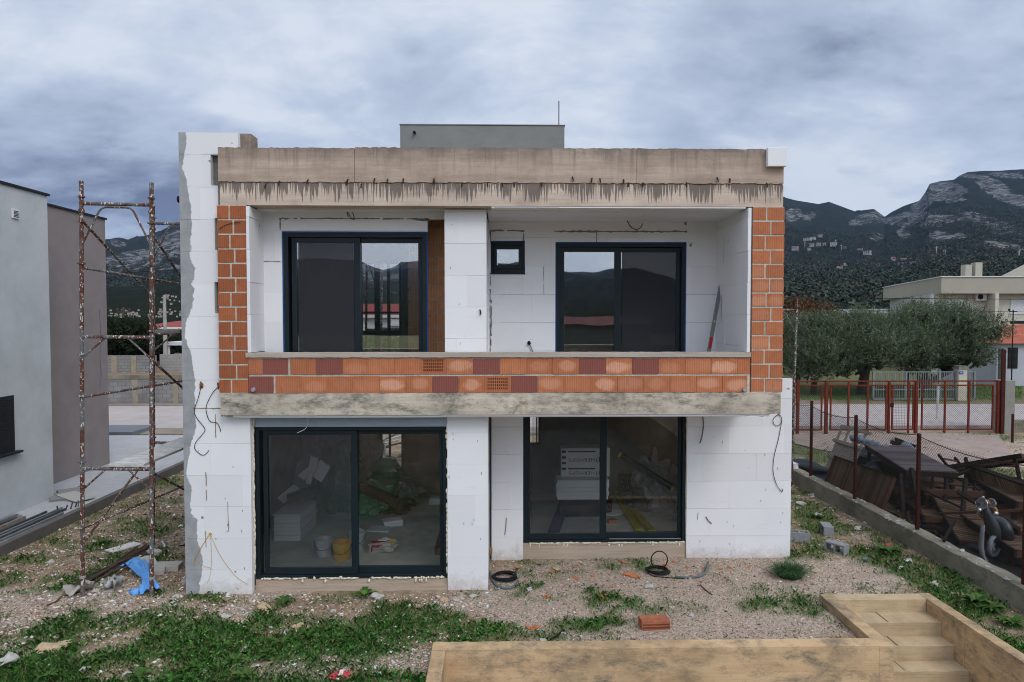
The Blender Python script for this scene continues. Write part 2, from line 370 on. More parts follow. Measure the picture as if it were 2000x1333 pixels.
def glass_mat(name, refl=.10, tintc=(.80, .86, .84)):
    m, t = new_mat(name)
    tr = t.n('ShaderNodeBsdfTransparent', {'Color': tintc}); gl = t.n('ShaderNodeBsdfGlossy', {'Color': (1, 1, 1), 'Roughness': 0.0})
    fr = t.n('ShaderNodeFresnel', {'IOR': 1.5}).outputs[0]
    n = t.noise(t.pos(), 1.1, 1, .5); bp = t.n('ShaderNodeBump', {'Height': n, 'Strength': .03, 'Distance': .05})
    t.t.links.new(bp.outputs[0], gl.inputs['Normal'])
    f = t.math('MULTIPLY', fr, refl/.04)
    t.n('ShaderNodeOutputMaterial', {'Surface': t.n('ShaderNodeMixShader', {0: f, 1: tr.outputs[0], 2: gl.outputs[0]}).outputs[0]}); return m
GLASS = glass_mat('window_glass', .035, (.975, .985, .98))
GLASS_UP = glass_mat('coated_window_glass', .27, (.94, .96, .955))
def screen_mat():
    m, t = new_mat('grey_insect_mesh')
    tr = t.n('ShaderNodeBsdfTransparent', {'Color': (1, 1, 1)}); df = t.n('ShaderNodeBsdfDiffuse', {'Color': (.065, .072, .08)})
    t.n('ShaderNodeOutputMaterial', {'Surface': t.n('ShaderNodeMixShader', {0: .17, 1: tr.outputs[0], 2: df.outputs[0]}).outputs[0]}); return m
SCREEN = screen_mat()
def screen_up():
    m, t = new_mat('dark_insect_mesh')
    tr = t.n('ShaderNodeBsdfTransparent', {'Color': (1, 1, 1)}); df = t.n('ShaderNodeBsdfDiffuse', {'Color': (.05, .052, .06)})
    t.n('ShaderNodeOutputMaterial', {'Surface': t.n('ShaderNodeMixShader', {0: .5, 1: tr.outputs[0], 2: df.outputs[0]}).outputs[0]}); return m
SCREEN_UP = screen_up()
BRICK_IN = brick_mat('inner_clay_brick', (.72, .35, .18), (.4, .14, .1))
# ------------------------------------------------------------------ the house
YB, YF, YC, YL, YR, YG, YK = 10.6, 10.75, 10.85, 11.2, 12.1, 12.2, 16.2   # slab front, fin, pillar, upper left wall, upper right wall, lower right wall, back wall
house = thing('unfinished_house', 'two-storey unfinished house with white insulation boards, bare brick piers and dark sliding windows', 'house', (0, 12, 0))
def cut(rects, h):
    out = []
    for a0, a1, b0, b1 in rects:
        c0, c1, d0, d1 = max(a0, h[0]), min(a1, h[1]), max(b0, h[2]), min(b1, h[3])
        if c0 >= c1 or d0 >= d1: out.append((a0, a1, b0, b1)); continue
        if a0 < c0: out.append((a0, c0, b0, b1))
        if c1 < a1: out.append((c1, a1, b0, b1))
        if b0 < d0: out.append((c0, c1, b0, d0))
        if d1 < b1: out.append((c0, c1, d1, b1))
    return out
def boards(mb, axis, c, th, u0, u1, v0, v1, holes=(), v_ref=0.0, u_ref=0.0, h=.5, w_=1.0, seed=1, gap=.0028, jit=.002):
    # insulation boards in running bond on the plane axis = c; front faces -axis side if th > 0
    rg = random.Random(seed); k0 = math.floor((v0-v_ref)/h)-1; k1 = math.ceil((v1-v_ref)/h)+1
    for k in range(k0, k1):
        a0, a1 = max(v0, v_ref+k*h), min(v1, v_ref+(k+1)*h)
        if a1-a0 < .01: continue
        off = (w_/2 if k % 2 else 0)+rg.uniform(-.1, .1)
        j0 = math.floor((u0-u_ref-off)/w_)-1
        for j in range(j0, j0+int((u1-u0)/w_)+4):
            b0, b1 = max(u0, u_ref+off+j*w_), min(u1, u_ref+off+(j+1)*w_)
            if b1-b0 < .01: continue
            g = gap*rg.choice([.35, .6, 1, 1.5]); d = rg.uniform(-jit, jit)*(1 if th > 0 else -1)
            gh = g*rg.choice((.2, .3, .45)); rs = [(b0+gh/2, b1-gh/2, a0+g/2, a1-g/2)]
            for hh in holes: rs = [r for q in rs for r in cut([q], hh)]
            for r in rs:
                if r[1]-r[0] < .006 or r[3]-r[2] < .006: continue
                lo, hi = sorted((c+d, c+th))
                if axis == 'y': mb.box(r[0], r[1], lo, hi, r[2], r[3])
                elif axis == 'x': mb.box(lo, hi, r[0], r[1], r[2], r[3])
                else: mb.box(r[0], r[1], r[2], r[3], lo, hi)
def smear(mb, p, q, width, Y, seed=0, mi=1, n=40, thick=.004):   # ragged trowelled adhesive line on a Y plane
    rg = random.Random(seed); p, q = np.array(p, float), np.array(q, float); d = q-p; L = np.linalg.norm(d); d /= L; nn = np.array((-d[1], d[0]))
    n = max(4, int(L*18)); prev = None
    for i in range(n+1):
        c = p+d*L*i/n; a = width*(.35+rg.random()**2*1.1); b = width*(.35+rg.random()**2*1.0)
        u, v = c+nn*a*.5, c-nn*b*.5
        if prev is not None and rg.random() > .05:
            (pu, pv) = prev
            vs = [(pv[0], Y, pv[1]), (v[0], Y, v[1]), (u[0], Y, u[1]), (pu[0], Y, pu[1])]
            vs += [(x, Y+thick+.004, z) for x, y, z in vs]
            mb.add(vs, [(0, 1, 2, 3), (7, 6, 5, 4), (0, 4, 5, 1), (2, 6, 7, 3)], mi)
        prev = (u, v)

zb, zs0, zs1, zc, zl0, zl1, zt = 0, PZ(810, YB), PZ(768, YB), PZ(689, YB), PZ(402.5, YB), PZ(358, YB), PZ(290.5, YB)
xl, xr = PX(425.5, YB, 330), PX(1531, YB, 330)
# -- fin on the left: insulation, core
m = MB(); xfl = PX(349, YF, 300); XD0, XD1 = PX(491, YF, 1000), PX(874, YC, 1000)
hol = [(PX(427.5, YF, 500), 9, zs0-.04, PZ(305, YF)), (PX(416, YF), 9, PZ(365, YF), PZ(305, YF)), (PX(422, YF), 9, PZ(490, YF), PZ(428, YF)), (PX(420, YF), 9, PZ(612, YF), PZ(552, YF))]
boards(m, 'y', YF, .1, xfl, XD0, -.06, PZ(262, YF), hol+[(PX(469.5, YF), 9, PZ(305, YF), 9)], v_ref=PZ(305, YF), u_ref=xfl+.35, seed=4)
smear(m, (PX(375, YF), PZ(796, YF)), (PX(431, YF), PZ(796.5, YF)), .016, YF-.006, 4); smear(m, (PX(418, YF), PZ(800, YF)), (PX(418.5, YF), PZ(853, YF)), .014, YF-.006, 6)
smear(m, (PX(398, YF), PZ(920, YF)), (PX(398.5, YF), PZ(975, YF)), .014, YF-.006, 5); smear(m, (PX(440, YF), PZ(978, YF)), (PX(441, YF), PZ(1035, YF)), .012, YF-.006, 7)
smear(m, (PX(396, YF), PZ(1035, YF)), (PX(396, YF), PZ(1066, YF)), .012, YF-.006, 8)
rg33 = random.Random(33)
for k in range(8): px_ = rg33.uniform(385, 480); py_ = rg33.uniform(480 if px_ < 418 else 850, 1120); l_ = rg33.choice((2, 3, 4, 18)); smear(m, (PX(px_, YF), PZ(py_, YF)), (PX(px_+rg33.uniform(-.6, .6), YF), PZ(py_+l_, YF)), .007 if l_ > 10 else .010, YF-.006, k+200)
m.build('insulation_wall', [EPS_EDGE, plain('rusty_adhesive_line', (.27, .2, .14), .95, .4, 12)], house)
m = MB(); m.box(xfl+.03, xfl+.25, YF+.105, YK, -.2, 7.0); m.box(xfl+.03, XD0-.02, YF+.105, YL-.01, -.2, zs0)
m.box(xfl+.03, xl+.02, YF+.105, YL-.01, zs0+.005, PZ(266, YF)); m.build('side_wall', ADHES, house)
m = MB(); m.box(PX(471, YC), PX(495, YC), YC+.005, YC+.3, 6.6, PZ(263.5, YC)); m.build('parapet_stub', CONC_PAR, house, bevel=.008)
m = MB(); m.tube([(xfl-.11, 10.95, PZ(392, 10.95)), (xfl+.05, 10.95, PZ(392, 10.95))], .055, 14); m.build('drain_pipe', BLACK, house, smooth=False)

# -- beam: lower lintel and upper parapet, cold joint between with torn edge
def rough_box(mb, x0, x1, y0, y1, z0, z1, n, seed, dz=.012, top=True, bot=False):
    rg = random.Random(seed); xs = [x0+(x1-x0)*i/n for i in range(n+1)]; vs = []
    for x in xs:
        a = z1+(rg.uniform(-dz, dz*.5) if top else 0); b = z0+(rg.uniform(-dz*.6, dz) if bot else 0)
        vs += [(x, y0, b), (x, y1, b), (x, y1, a), (x, y0, a)]
    fs = [(3, 2, 1, 0), (n*4, n*4+1, n*4+2, n*4+3)]
    for i in range(n):
        for k in range(4): fs.append((i*4+k, i*4+(k+1) % 4, i*4+4+(k+1) % 4, i*4+4+k))
    mb.add(vs, fs)
m = MB(); cuts = [xl, PX(692.5, YB, 320), PX(967, YB, 320), PX(1244, YB, 320), xr]
for i in range(4): rough_box(m, cuts[i]+.003, cuts[i+1]-.003, YB+rnd.uniform(-.003, .003), YB+.22, zl1+.004, zt+(.0, .012, .012, .012)[i], 46, 20+i, .010, True, True)
rough_box(m, PX(1167, YB), PX(1172, YB), YB+.002, YB+.2, zt-.05, zt, 4, 9)
m.build('roof_parapet', CONC_PAR, house)
m = MB(); rough_box(m, xl+.02, xr, YB+.012, YB+.30, zl0, zl1-.004, 200, 31, .016, True, False); rough_box(m, xl+.03, xr-.02, YB+.03, YB+.2, zl1-.03, zl1+.03, 10, 3, 0)
m.build('lintel_beam', CONC_BEAM, house)
for px, py in ((519, 363), (546, 357), (602, 354), (677, 357), (680, 353), (706, 362), (732, 352), (757.5, 353), (788, 352), (848, 355), (848, 352), (903, 360), (952, 360), (980.5, 360), (1004, 361),
               (1057.5, 360), (1118, 349), (1156, 351), (1171.5, 352), (1218, 354), (1227, 360), (1255.5, 360), (1340.6, 360), (1400.6, 350), (1425, 352), (1497, 361)):
    a = P(px, py, YB); b = MB(); t_ = rnd.uniform(-.012, .012)
    b.tube([(a[0], YB+.05, a[2]+.02), (a[0], YB-.012, a[2]+.018), (a[0]+t_*.3, YB-.028, a[2]+.002), (a[0]+t_, YB-.03, a[2]-.05)], .0105, 6); b.build('rebar_stub', RUSTBAR, house)
m = MB(); m.box(PX(1495.5, YB, 305), PX(1532.5, YB, 305), YB-.09, YB-.004, PZ(325, YB), PZ(289, YB)+.004); m.build('insulation_block', EPS, house, bevel=.006)

# -- brick piers
def pier(x0, x1, name, mat_, seed, oranger=False):
    rg = random.Random(seed); m = MB(); n = 13; hh = (zl0-zs1)/n; j = .027
    m.box(x0+.006, x1-.006, YB+.006, YB+.30, zs1, zl0, 1)
    for k in range(n):
        z0 = zs1+k*hh; sp = x0+(x1-x0)*((.58 if k % 2 else .43)+rg.uniform(-.03, .03))
        for a, b in ((x0, sp-j/2), (sp+j/2, x1)):
            dy = rg.uniform(-.004, .004); tt = (rg.random()*.15, 0.0, rg.random())
            if oranger: tt = (rg.random()*.12, rg.random()*.55 if rg.random() < .4 else 0, rg.random()*.5)
            zz = z0+j*.6
            m.box(a, b, YB+dy-.002, YB+.012, zz, z0+hh-j*.4, 0, tt, ((a+b)/2, YB, z0+hh/2))
    m.build(name, [mat_, MORTAR], house)
pier(PX(427, YB), PX(483.5, YB), 'brick_pier', BRICK_RED, 3)
pier(PX(1468, YB), PX(1529.5, YB), 'brick_pier', BRICK, 5, True)

# -- slab, parapet, cap
m = MB(); x0, x1 = PX(431.5, YB, 790), PX(1524, YB, 790)
rough_box(m, x0, x1, YB-.015, 12.6, zs0, zs1, 120, 8, .005, True, False); m.build('balcony_slab', CONC_SLAB, house)
m = MB(); m.box(PX(455, YB), PX(1505, YB), YB+.03, YG-.01, zs0-.045, zs0-.003)
m.box(PX(452, YB), PX(620, YB), YB+.005, YB+.03, zs0-.022, zs0-.004); m.box(PX(860, YB), PX(1506, YB), YB+.01, YB+.03, zs0-.03, zs0-.004)
m.obox((PX(1480, YB), YB+.05, zs0-.05), (.3, .08, .02), Matrix.Rotation(.12, 3, 'Y')); m.build('soffit_insulation', EPS, house)
m = MB(); zj = PZ(733.3, YB); xA, xB = PX(485, YB, 730), PX(1465, YB, 730)
m.box(xA, xB, YB+.012, YB+.2, zs1, zc-.045, 1)
top = [(485, .2, 0), (513, 1, 0), (567, .15, 0), (617.5, 1, 0), (669, .05, .25), (719, 0, .1), (770.5, 0, 0), (822, .1, 0), (873, 0, .75), (924, 1, 0), (976, 0, .1), (1027, .1, .35), (1079.5, 0, .6), (1131, 1, 0), (1183, 0, .95),
       (1234.5, 1, 0), (1286, .05, .3), (1338, 0, .2), (1389.5, 0, 1), (1441, .05, 0), (1465.5, 0, 0)]
bot = [(485, 1, 0), (537.5, .05, .1), (589, 0, .35), (640, 0, .15), (691, .05, .2), (742, 0, 1), (793, 0, .5), (844, 1, 0), (895.5, 0, .8), (947, .1, 0), (998.5, 1, 0), (1050, 0, .55), (1102, .1, .1), (1154, 0, .9), (1206, .25, .3),
       (1257.5, 0, .35), (1309, .05, .2), (1360, 0, .7), (1411, 0, .8), (1460, 0, 0)]
for row, (py0, py1) in ((top, (700.5, 731.5)), (bot, (735, 767.5))):
    for (a, r_, g_), (b, _, _) in zip(row[:-1], row[1:]):
        u0, u1 = PX(a, YB, 733)+.003, PX(b, YB, 733)-.004
        if a in (513, 485) and row is top and b == 567: u1 -= .03
        if a == 485 and row is bot: u1 -= .025
        z1_, z0_ = PZ(py0, YB)+rnd.uniform(-.003, .003), PZ(py1, YB)+.004
        m.box(u0, u1, YB+rnd.uniform(-.005, .004), YB+.011, z0_, z1_, 0, (r_*.9, g_, rnd.random()*.5), ((u0+u1)/2+rnd.uniform(-.03, .03), YB, (z0_+z1_)/2+rnd.uniform(-.03, .02)))
        if a in (822, 947):       # perforated face
            for i in range(11):
                for q in range(4): m.box(u0+.04+i*(u1-u0-.08)/11, u0+.04+(i+.55)*(u1-u0-.08)/11, YB-.0075, YB-.0065, z0_+.05+q*.05, z0_+.08+q*.05, 2)
m.build('brick_parapet', [BRICK, MORTAR, plain('brick_hole', (.12, .035, .015), .95)], house)
for px in (496, 1453):
    a = P(px, 760, YB); b = MB(); b.tube([(a[0], YB+.1, a[2]), (a[0], YB-.05, a[2]-.01)], .03, 12); b.build('drain_spout', plain('grey_drain_plastic', (.32, .33, .34), .5), house)
m = MB(); rough_box(m, PX(480, YB), PX(1466.5, YB), YB-.025, YB+.22, zc-.073, zc, 150, 77, .004, True, True); m.build('parapet_cap', CONC_CAP, house)

# -- insulation walls
m = MB(); boards(m, 'y', YC, .1, PX(874, YC, 1000), PX(953, YC, 1000), -.06, zs0-.01, v_ref=.02, u_ref=-2.3, seed=9)
boards(m, 'y', YC, .1, PX(868.5, YC, 550), PX(950, YC, 550), zs1, zl0-.02, v_ref=PZ(600, YC), u_ref=-1.6, seed=10)
boards(m, 'x', PX(953, YC, 1000), -.06, YC+.1, YG, -.06, zs0-.01, seed=3); boards(m, 'x', PX(950, YC, 550), -.06, YC+.1, YR, zs1, zl0-.02, seed=3)
px_r = PX(953, YC, 1000)
for k in range(12): px_ = rg33.uniform(876, 948); py_ = rg33.choice((rg33.uniform(430, 680), rg33.uniform(840, 1130))); smear(m, (PX(px_, YC), PZ(py_, YC)), (PX(px_+rg33.uniform(-1, 1), YC), PZ(py_+rg33.choice((3, 4, 6)), YC)), .010, YC-.006, k+400)
for z_, d_ in ((.1, .2), (.5, .6), (1.2, .8), (1.9, .5)): m.blob((px_r+.004, YG-.05, z_), (.012, .035, d_), int(z_*10), .5, 8, 8, 1)
m.build('pillar_insulation', [EPS, ADHES], house)
m = MB(); m.box(PX(876, YC), PX(948, YC), YC+.105, YG+.1, -.2, zs0-.02); m.box(PX(870.5, YC), PX(946, YC), YC+.105, YR+.1, zs1+.002, zl0); m.build('pillar_core', ADHES, house)
# lower right
xg0, xg1 = PX(960, YG, 1000), PX(1545, YG, 950); dx0, dx1 = PX(1022, YG), PX(1344, YG); dz0 = PZ(1062, YG)
m = MB(); boards(m, 'y', YG, .1, xg0, xg1, -.12, PZ(741, YG), [(dx0, dx1, -1, zs0+.4)], v_ref=PZ(1103, YG), u_ref=PX(1436, YG), seed=14)
for k in range(14): px_ = rg33.uniform(1355, 1535); py_ = rg33.uniform(830, 1085); smear(m, (PX(px_, YG), PZ(py_, YG)), (PX(px_+rg33.uniform(-1, 1), YG), PZ(py_+rg33.choice((3, 4, 5, 14)), YG)), .010, YG-.006, k+300)
m.build('insulation_wall', [EPS, ADHES], house)
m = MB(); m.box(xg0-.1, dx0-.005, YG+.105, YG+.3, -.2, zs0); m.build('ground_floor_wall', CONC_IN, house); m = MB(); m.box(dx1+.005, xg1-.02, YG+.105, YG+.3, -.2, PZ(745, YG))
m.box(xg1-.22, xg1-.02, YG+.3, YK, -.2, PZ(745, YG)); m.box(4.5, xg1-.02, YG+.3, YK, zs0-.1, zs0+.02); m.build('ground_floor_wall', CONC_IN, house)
m = MB(); rough_box(m, dx0+.003, dx1-.003, YG+.03, YG+.3, -.2, dz0-.06, 60, 2, .003); rough_box(m, dx0+.003, dx1-.003, YG+.045, YG+.3, dz0-.059, dz0-.008, 60, 4, .004); m.build('window_sill', CONC_SILL, house)
# upper right recess
xi = PX(1466, YB, 550)-.02; ux0, ux1, uz1 = PX(1084.5, YR), PX(1340, YR), PZ(472.5, YR)
sw0, sw1, sz0, sz1 = PX(958.5, YR), PX(1025, YR), PZ(536, YR), PZ(472, YR)
m = MB(); boards(m, 'y', YR, .1, px_r-.05, xi, zs1-.1, zl0+.02, [(ux0, ux1, zs1-.2, uz1), (sw0, sw1, sz0, sz1)], v_ref=PZ(520, YR), u_ref=PX(1085, YR)-.02, seed=21)
for a, b, wd, sd in (((958, 430), (1040, 428), .02, 1), ((1040, 428), (1235, 429), .03, 2), ((1270, 429), (1408, 429), .03, 3), ((1082, 452), (1340, 452), .035, 4), ((958, 451), (1024, 451), .03, 5), ((1022.5, 451), (1022.5, 471), .03, 6),
                     ((958, 451), (958.5, 475), .03, 13), ((1164.5, 452), (1164.5, 473), .03, 7), ((1062, 521), (1062, 576), .012, 8), ((960, 580), (958.5, 688), .03, 9), ((957.5, 540), (957.5, 690), .02, 10), ((1408, 430), (1408, 520), .018, 11), ((1406, 520), (1406, 690), .03, 12)):
    smear(m, (PX(a[0], YR), PZ(a[1], YR)), (PX(b[0], YR), PZ(b[1], YR)), wd, YR-.006, sd)
for px, py in ((1128, 422), (1193, 419), (1310, 421), (1385, 414), (1336, 433), (992, 411), (1348, 475)):
    smear(m, (PX(px, YR), PZ(py, YR)), (PX(px+rnd.uniform(-4, 4), YR), PZ(py+rnd.uniform(5, 9), YR)), .05, YR-.006, px)
m.build('insulation_wall', [EPS, ADHES], house)
# upper left wall
wx0, wx1, wz1 = PX(552, YL), PX(836, YL), PZ(453, YL); gx1 = PX(868, YL)
m = MB(); boards(m, 'y', YL, .1, PX(484, YB)-.05, gx1+.05, zs1-.1, zl0+.02, [(wx0, wx1, zs1-.2, wz1), (wx1-.001, gx1+.1, zs1-.2, PZ(429, YL))], v_ref=PZ(511.5, YL), u_ref=PX(552, YL)-.03, seed=27)
for a, b, wd, sd in (((549, 428), (836, 428.5), .025, 1), ((549.5, 428), (549.5, 450), .025, 2), ((507, 412), (507, 512), .012, 3), ((507, 511), (549, 512), .016, 4), ((560, 430), (560, 431), .05, 5), ((805, 430), (840, 430), .05, 6)):
    smear(m, (PX(a[0], YL), PZ(a[1], YL)), (PX(b[0], YL), PZ(b[1], YL)), wd, YL-.006, sd)
m.build('insulation_wall', [EPS, ADHES], house)
# reveals and balcony ceiling
xo = PX(483.5, YB); m = MB(); boards(m, 'x', xo+.055, -.05, YB-.02, YL, zc+.004, zl0-.02, v_ref=PZ(552, YB), u_ref=YB-.02, seed=2, w_=2, jit=.006)
m.build('reveal_insulation', EPS, house)
m = MB(); boards(m, 'x', PX(1466, YB, 550)-.055, .05, YB-.02, YB+.225, zc+.004, zl0-.02, v_ref=PZ(552, YB), u_ref=YB-.02, seed=6, jit=.005); boards(m, 'x', PX(1466, YB, 550)-.055, .05, YB+.226, YR, zs1+.01, zl0-.02, v_ref=PZ(552, YB), u_ref=YB-.02, seed=6, jit=.005)
yr = PX(1466, YB, 550)-.058
for z0_, z1_, y_ in ((5.3, 5.75, 11.7), (4.3, 4.75, 11.8), (3.3, 3.75, 11.5)): m.box(yr-.001, yr, y_, y_+.012, z0_, z1_, 1)
m.build('reveal_insulation', [EPS, ADHES], house)
m = MB(); m.box(xo+.06, px_r+.0, YB+.31, YL, zl0-.018, zl0+.03); boards(m, 'z', zl0-.03, .05, px_r, yr, YB+.31, YR, v_ref=YB, u_ref=0, seed=8, jit=.006)
boards(m, 'z', zl0-.022, .02, PX(960, YB), PX(1455, YB), YB+.02, YB+.31, v_ref=YB, seed=18, jit=.008)
m.build('ceiling_insulation', EPS, house)

# -- shell behind: floors, roof, back wall with openings, partitions
m = MB(); m.box(xfl+.25, px_r, YL+.12, YK, -.1, .16); m.box(px_r+.002, xg1-.22, YG+.3, YK, -.1, .161); m.build('ground_floor', FLOOR_IN, house)
m = MB(); m.box(xfl+.25, 4.42, 12.61, YK, zs0+.01, zs1-.005); m.box(xfl+.25, 4.42, YL+.13, YR+.4, zs1+.001, zs1+.02); m.box(xfl+.26, 4.42, YB+.31, YK+.2, zl0+.032, zl1-.1); m.build('floor_slab', CONC_IN, house)
back = [(xfl+.25, xg1-.22, -.1, zs0), (xfl+.25, 4.42, zs0+.002, zl0+.03)]
bw = [(PX(690, YK), PX(787, YK), PZ(921, YK), zs0-.35), (PX(1031, YK), PX(1057, YK), PZ(871, YK), zs0-.25), (PX(702, YK), PX(784, YK), zs1+.05, PZ(511, YK))]
for hh in bw: back = [r for q in back for r in cut([q], hh)]
m = MB()
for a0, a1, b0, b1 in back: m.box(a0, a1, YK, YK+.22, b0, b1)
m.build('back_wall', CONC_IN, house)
for q in ((-.32, -.14, YG+.1, YK-.005, .17, zs0-.05), (-.9, -.7, YR+.1, YK-.005, zs1, zl0+.03), (4.2, 4.42, YB+.32, YK-.003, zs1+.03, zl0+.03), (xfl+.26, xfl+.36, YL+.13, YK-.003, .17, zl0), (-.13, .4, 14.9, 15.0, .17, zs0-.05)): m = MB(); m.box(*q); m.build('partition_wall', CONC_IN, house)
# bare brick wall inside the upper left room
m = MB(); Yi = 11.75; a, b = PX(797, Yi, 600), PX(905, Yi, 600); m.box(a, b, Yi+.012, Yi+.25, zs1+.02, zl0+.02, 1); hh = .2265*1.08; z = zs1+.03; k = 0
while z < zl0-.02:
    sp = [a, a+(.50 if k % 2 else .17), b] if k % 2 else [a, a+.33, a+.50, b]
    for u0, u1 in zip(sp[:-1], sp[1:]):
        m.box(u0+.003, u1-.006, Yi+rnd.uniform(-.004, .004), Yi+.011, z, min(z+hh-.018, zl0+.015), 0, (rnd.random()*.1, rnd.random()*.2, rnd.random()*.7), ((u0+u1)/2, Yi, z+hh/2))
    z += hh; k += 1
m.build('inner_brick_wall', [BRICK_IN, MORTAR], house)
# stair tower on the roof
m = MB(); Yt = 13.6; m.box(PX(781.5, Yt, 260), PX(1102.5, Yt, 260), Yt, Yt+2.6, zl1, PZ(243.5, Yt)-.02)
m.box(PX(781.5, Yt, 260)-.015, PX(1102.5, Yt, 260)+.015, Yt-.015, Yt+2.6, PZ(243.5, Yt)-.019, PZ(243.5, Yt)); m.build('stair_tower', RENDER_GREY, house, bevel=.006)
a = P(810, 259, Yt); m = MB(); m.tube([(a[0], Yt+.05, a[2]), (a[0], Yt-.09, a[2]-.02)], .028, 10); m.build('vent_pipe', BLACK, house)
a = P(1091.5, 243, 14.5); m = MB(); m.tube([(a[0], 14.5, a[2]-.1), (a[0], 14.5, PZ(197, 14.5))], .011, 6); m.build('lightning_rod', RUSTBAR, house)
MOSS = plain('mossy_old_plank', (.06, .06, .018), .95, .5, 9)
m = MB(); m.box(PX(992, 10.95), PX(1081, 10.95), 10.88, 11.06, zt+.002, zt+.045); m.build('wooden_plank', MOSS, label='mossy dark plank lying on the roof parapet', cat='plank', bevel=.004)

# -- windows
def slider(Y, x0, x1, z0, z1, px_m, screen, glass, fw=.055, sw=.075, brail=.1, tape=False, handle_side=None, mull=.1, gap_l=0.0, inner=False):
    d = thing('sliding_door', None, None, ((x0+x1)/2, Y, z0), None, house)
    f = MB()
    f.box(x0, x0+fw, Y, Y+.16, z0, z1); f.box(x1-fw, x1, Y, Y+.16, z0, z1); f.box(x0+fw, x1-fw, Y, Y+.16, z1-fw, z1); f.box(x0+fw, x1-fw, Y+.001, Y+.16, z0, z0+.04)
    for k in (.045, .09): f.box(x0+fw, x1-fw, Y+k, Y+k+.006, z0+.04, z0+.055)
    f.build('frame', ALU, d, bevel=.004)
    a0, a1, b0, b1 = x0+fw+gap_l, px_m+mull/2, px_m-mull/2, x1-fw
    for s_, (u0, u1, yy) in (('l', (a0, a1, Y+.02)), ('r', (b0, b1, Y+.07))):
        f = MB(); zt_, zb_ = z1-fw-.006, z0+.045; l_ = sw if s_ == 'l' else mull; r_ = mull if s_ == 'l' else sw
        f.box(u0, u0+l_, yy, yy+.05, zb_, zt_); f.box(u1-r_, u1, yy, yy+.05, zb_, zt_); f.box(u0+l_, u1-r_, yy, yy+.05, zt_-sw, zt_); f.box(u0+l_, u1-r_, yy, yy+.05, zb_, zb_+brail)
        f.build('sash', ALU, d, bevel=.004)
        g = MB(); g.box(u0+l_-.01, u1-r_+.01, yy+.028, yy+.036, zb_+brail-.01, zt_-sw+.01); g.build('glass_pane', glass, d)
        if (screen == s_):
            g = MB(); g.box(u0+l_+.03, u1-r_-.005, yy+.004, yy+.006, zb_+brail*.6, zt_-sw+.03); g.build('insect_screen', SCREEN_UP if inner else SCREEN, d)
        if handle_side == s_:
            hx = u1-.04 if s_ == 'r' else u0+.035
            g = MB(); g.box(hx-.013, hx+.013, yy-.012, yy, z0+(z1-z0)*.40, z0+(z1-z0)*.40+.17); g.build('handle', BLACK, d, bevel=.004)
    if tape:
        g = MB(); g.box(x0-.02, x1+.02, Y-.004, Y+.03, z1, z1+.022); g.box(x1, x1+.02, Y-.004, Y+.03, z0, z1); g.box(x0-.02, x0, Y-.004, Y+.03, z0, z1); g.build('protective_tape', TAPE, d)
    return d
# ground floor left, with shutter box and sill
Yd = YC+.04; lz0, lz1 = PZ(1126, Yd), PZ(833.5, Yd)
slider(Yd, PX(496, Yd), PX(871.5, Yd), lz0, lz1, PX(689, Yd), 'l', GLASS, sw=.065, brail=.11, mull=.105, handle_side='r', gap_l=.06)
m = MB(); m.box(PX(491.5, Yd), PX(873, Yd), Yd-.02, Yd+.16, lz1+.004, zs0-.045); m.build('shutter_box', SHUTBOX, house, bevel=.006)
m = MB(); rough_box(m, XD0+.004, XD1-.004, YC+.055, YL+.12, -.1, lz0-.03, 70, 5, .004); rough_box(m, XD0+.004, XD1-.004, YC+.02, YC+.054, -.1, lz0-.115, 70, 6, .006); m.build('door_sill', CONC_SILL, house)
def foam(x0, x1, Y, z, n, seed):
    rg = random.Random(seed); m = MB(); x = x0
    while x < x1:
        l = rg.uniform(.02, .09)
        if rg.random() < .86: m.blob((x+l/2, Y+.012, z-rg.uniform(0, .012)), (l*.62, .022, rg.uniform(.010, .026)), rg.randint(0, 9999), .4, 10, 6)
        if rg.random() < .10: m.blob((x+l/2, Y, z-.05), (.018, .014, .03), rg.randint(0, 9999), .4, 8, 6)
        x += l*.85
    m.build('sealing_foam', FOAM, house, smooth=True)
foam(PX(504, Yd), PX(682, Yd), Yd+.0, lz0-.006, 0, 1); foam(PX(712, Yd), PX(866, Yd), Yd+.0, lz0-.006, 0, 2)
m = MB()
for i in range(34): m.blob((XD0+.008+rnd.uniform(-.006, .008), YC+.0, .3+i*.075), (.016, .02, .05), i, .4, 8, 6)
for i in range(30):
    if rnd.random() < .8: m.blob((XD1-.004+rnd.uniform(-.01, .004), YC+.03, .3+i*.08), (.018, .02, .045), i+50, .4, 8, 6)
m.build('edge_foam', FOAM, house, smooth=True)
# ground floor right
slider(YG+.04, dx0+.012, dx1-.012, dz0, zs0-.04, PX(1181, YG), 'l', GLASS, sw=.06, brail=.11, mull=.115)
m = MB(); m.box(PX(1192, YG), PX(1334, YG), YG+.03, YG+.036, dz0+.055, dz0+.068); m.build('track_rail', ALU_LITE, house)
foam(PX(1034, YG), PX(1172, YG), YG+.04, dz0-.01, 0, 3); foam(PX(1190, YG), PX(1336, YG), YG+.04, dz0-.01, 0, 4)
m = MB()
for i in range(34): m.blob((dx1+.004, YG+.03, .36+i*.075), (.018, .02, .05), i+90, .4, 8, 6)
m.build('edge_foam', FOAM, house, smooth=True)
# upper left and upper right
slider(YL+.03, wx0+.022, wx1-.022, zs1+.03, wz1-.024, PX(697, YL), 'l', GLASS_UP, fw=.07, sw=.075, mull=.10, tape=True, gap_l=.05, inner=True)
slider(YR+.03, ux0+.022, ux1-.022, zs1+.03, uz1-.024, PX(1207, YR), 'r', GLASS_UP, fw=.06, sw=.08, mull=.115, tape=True, handle_side='l', inner=True)
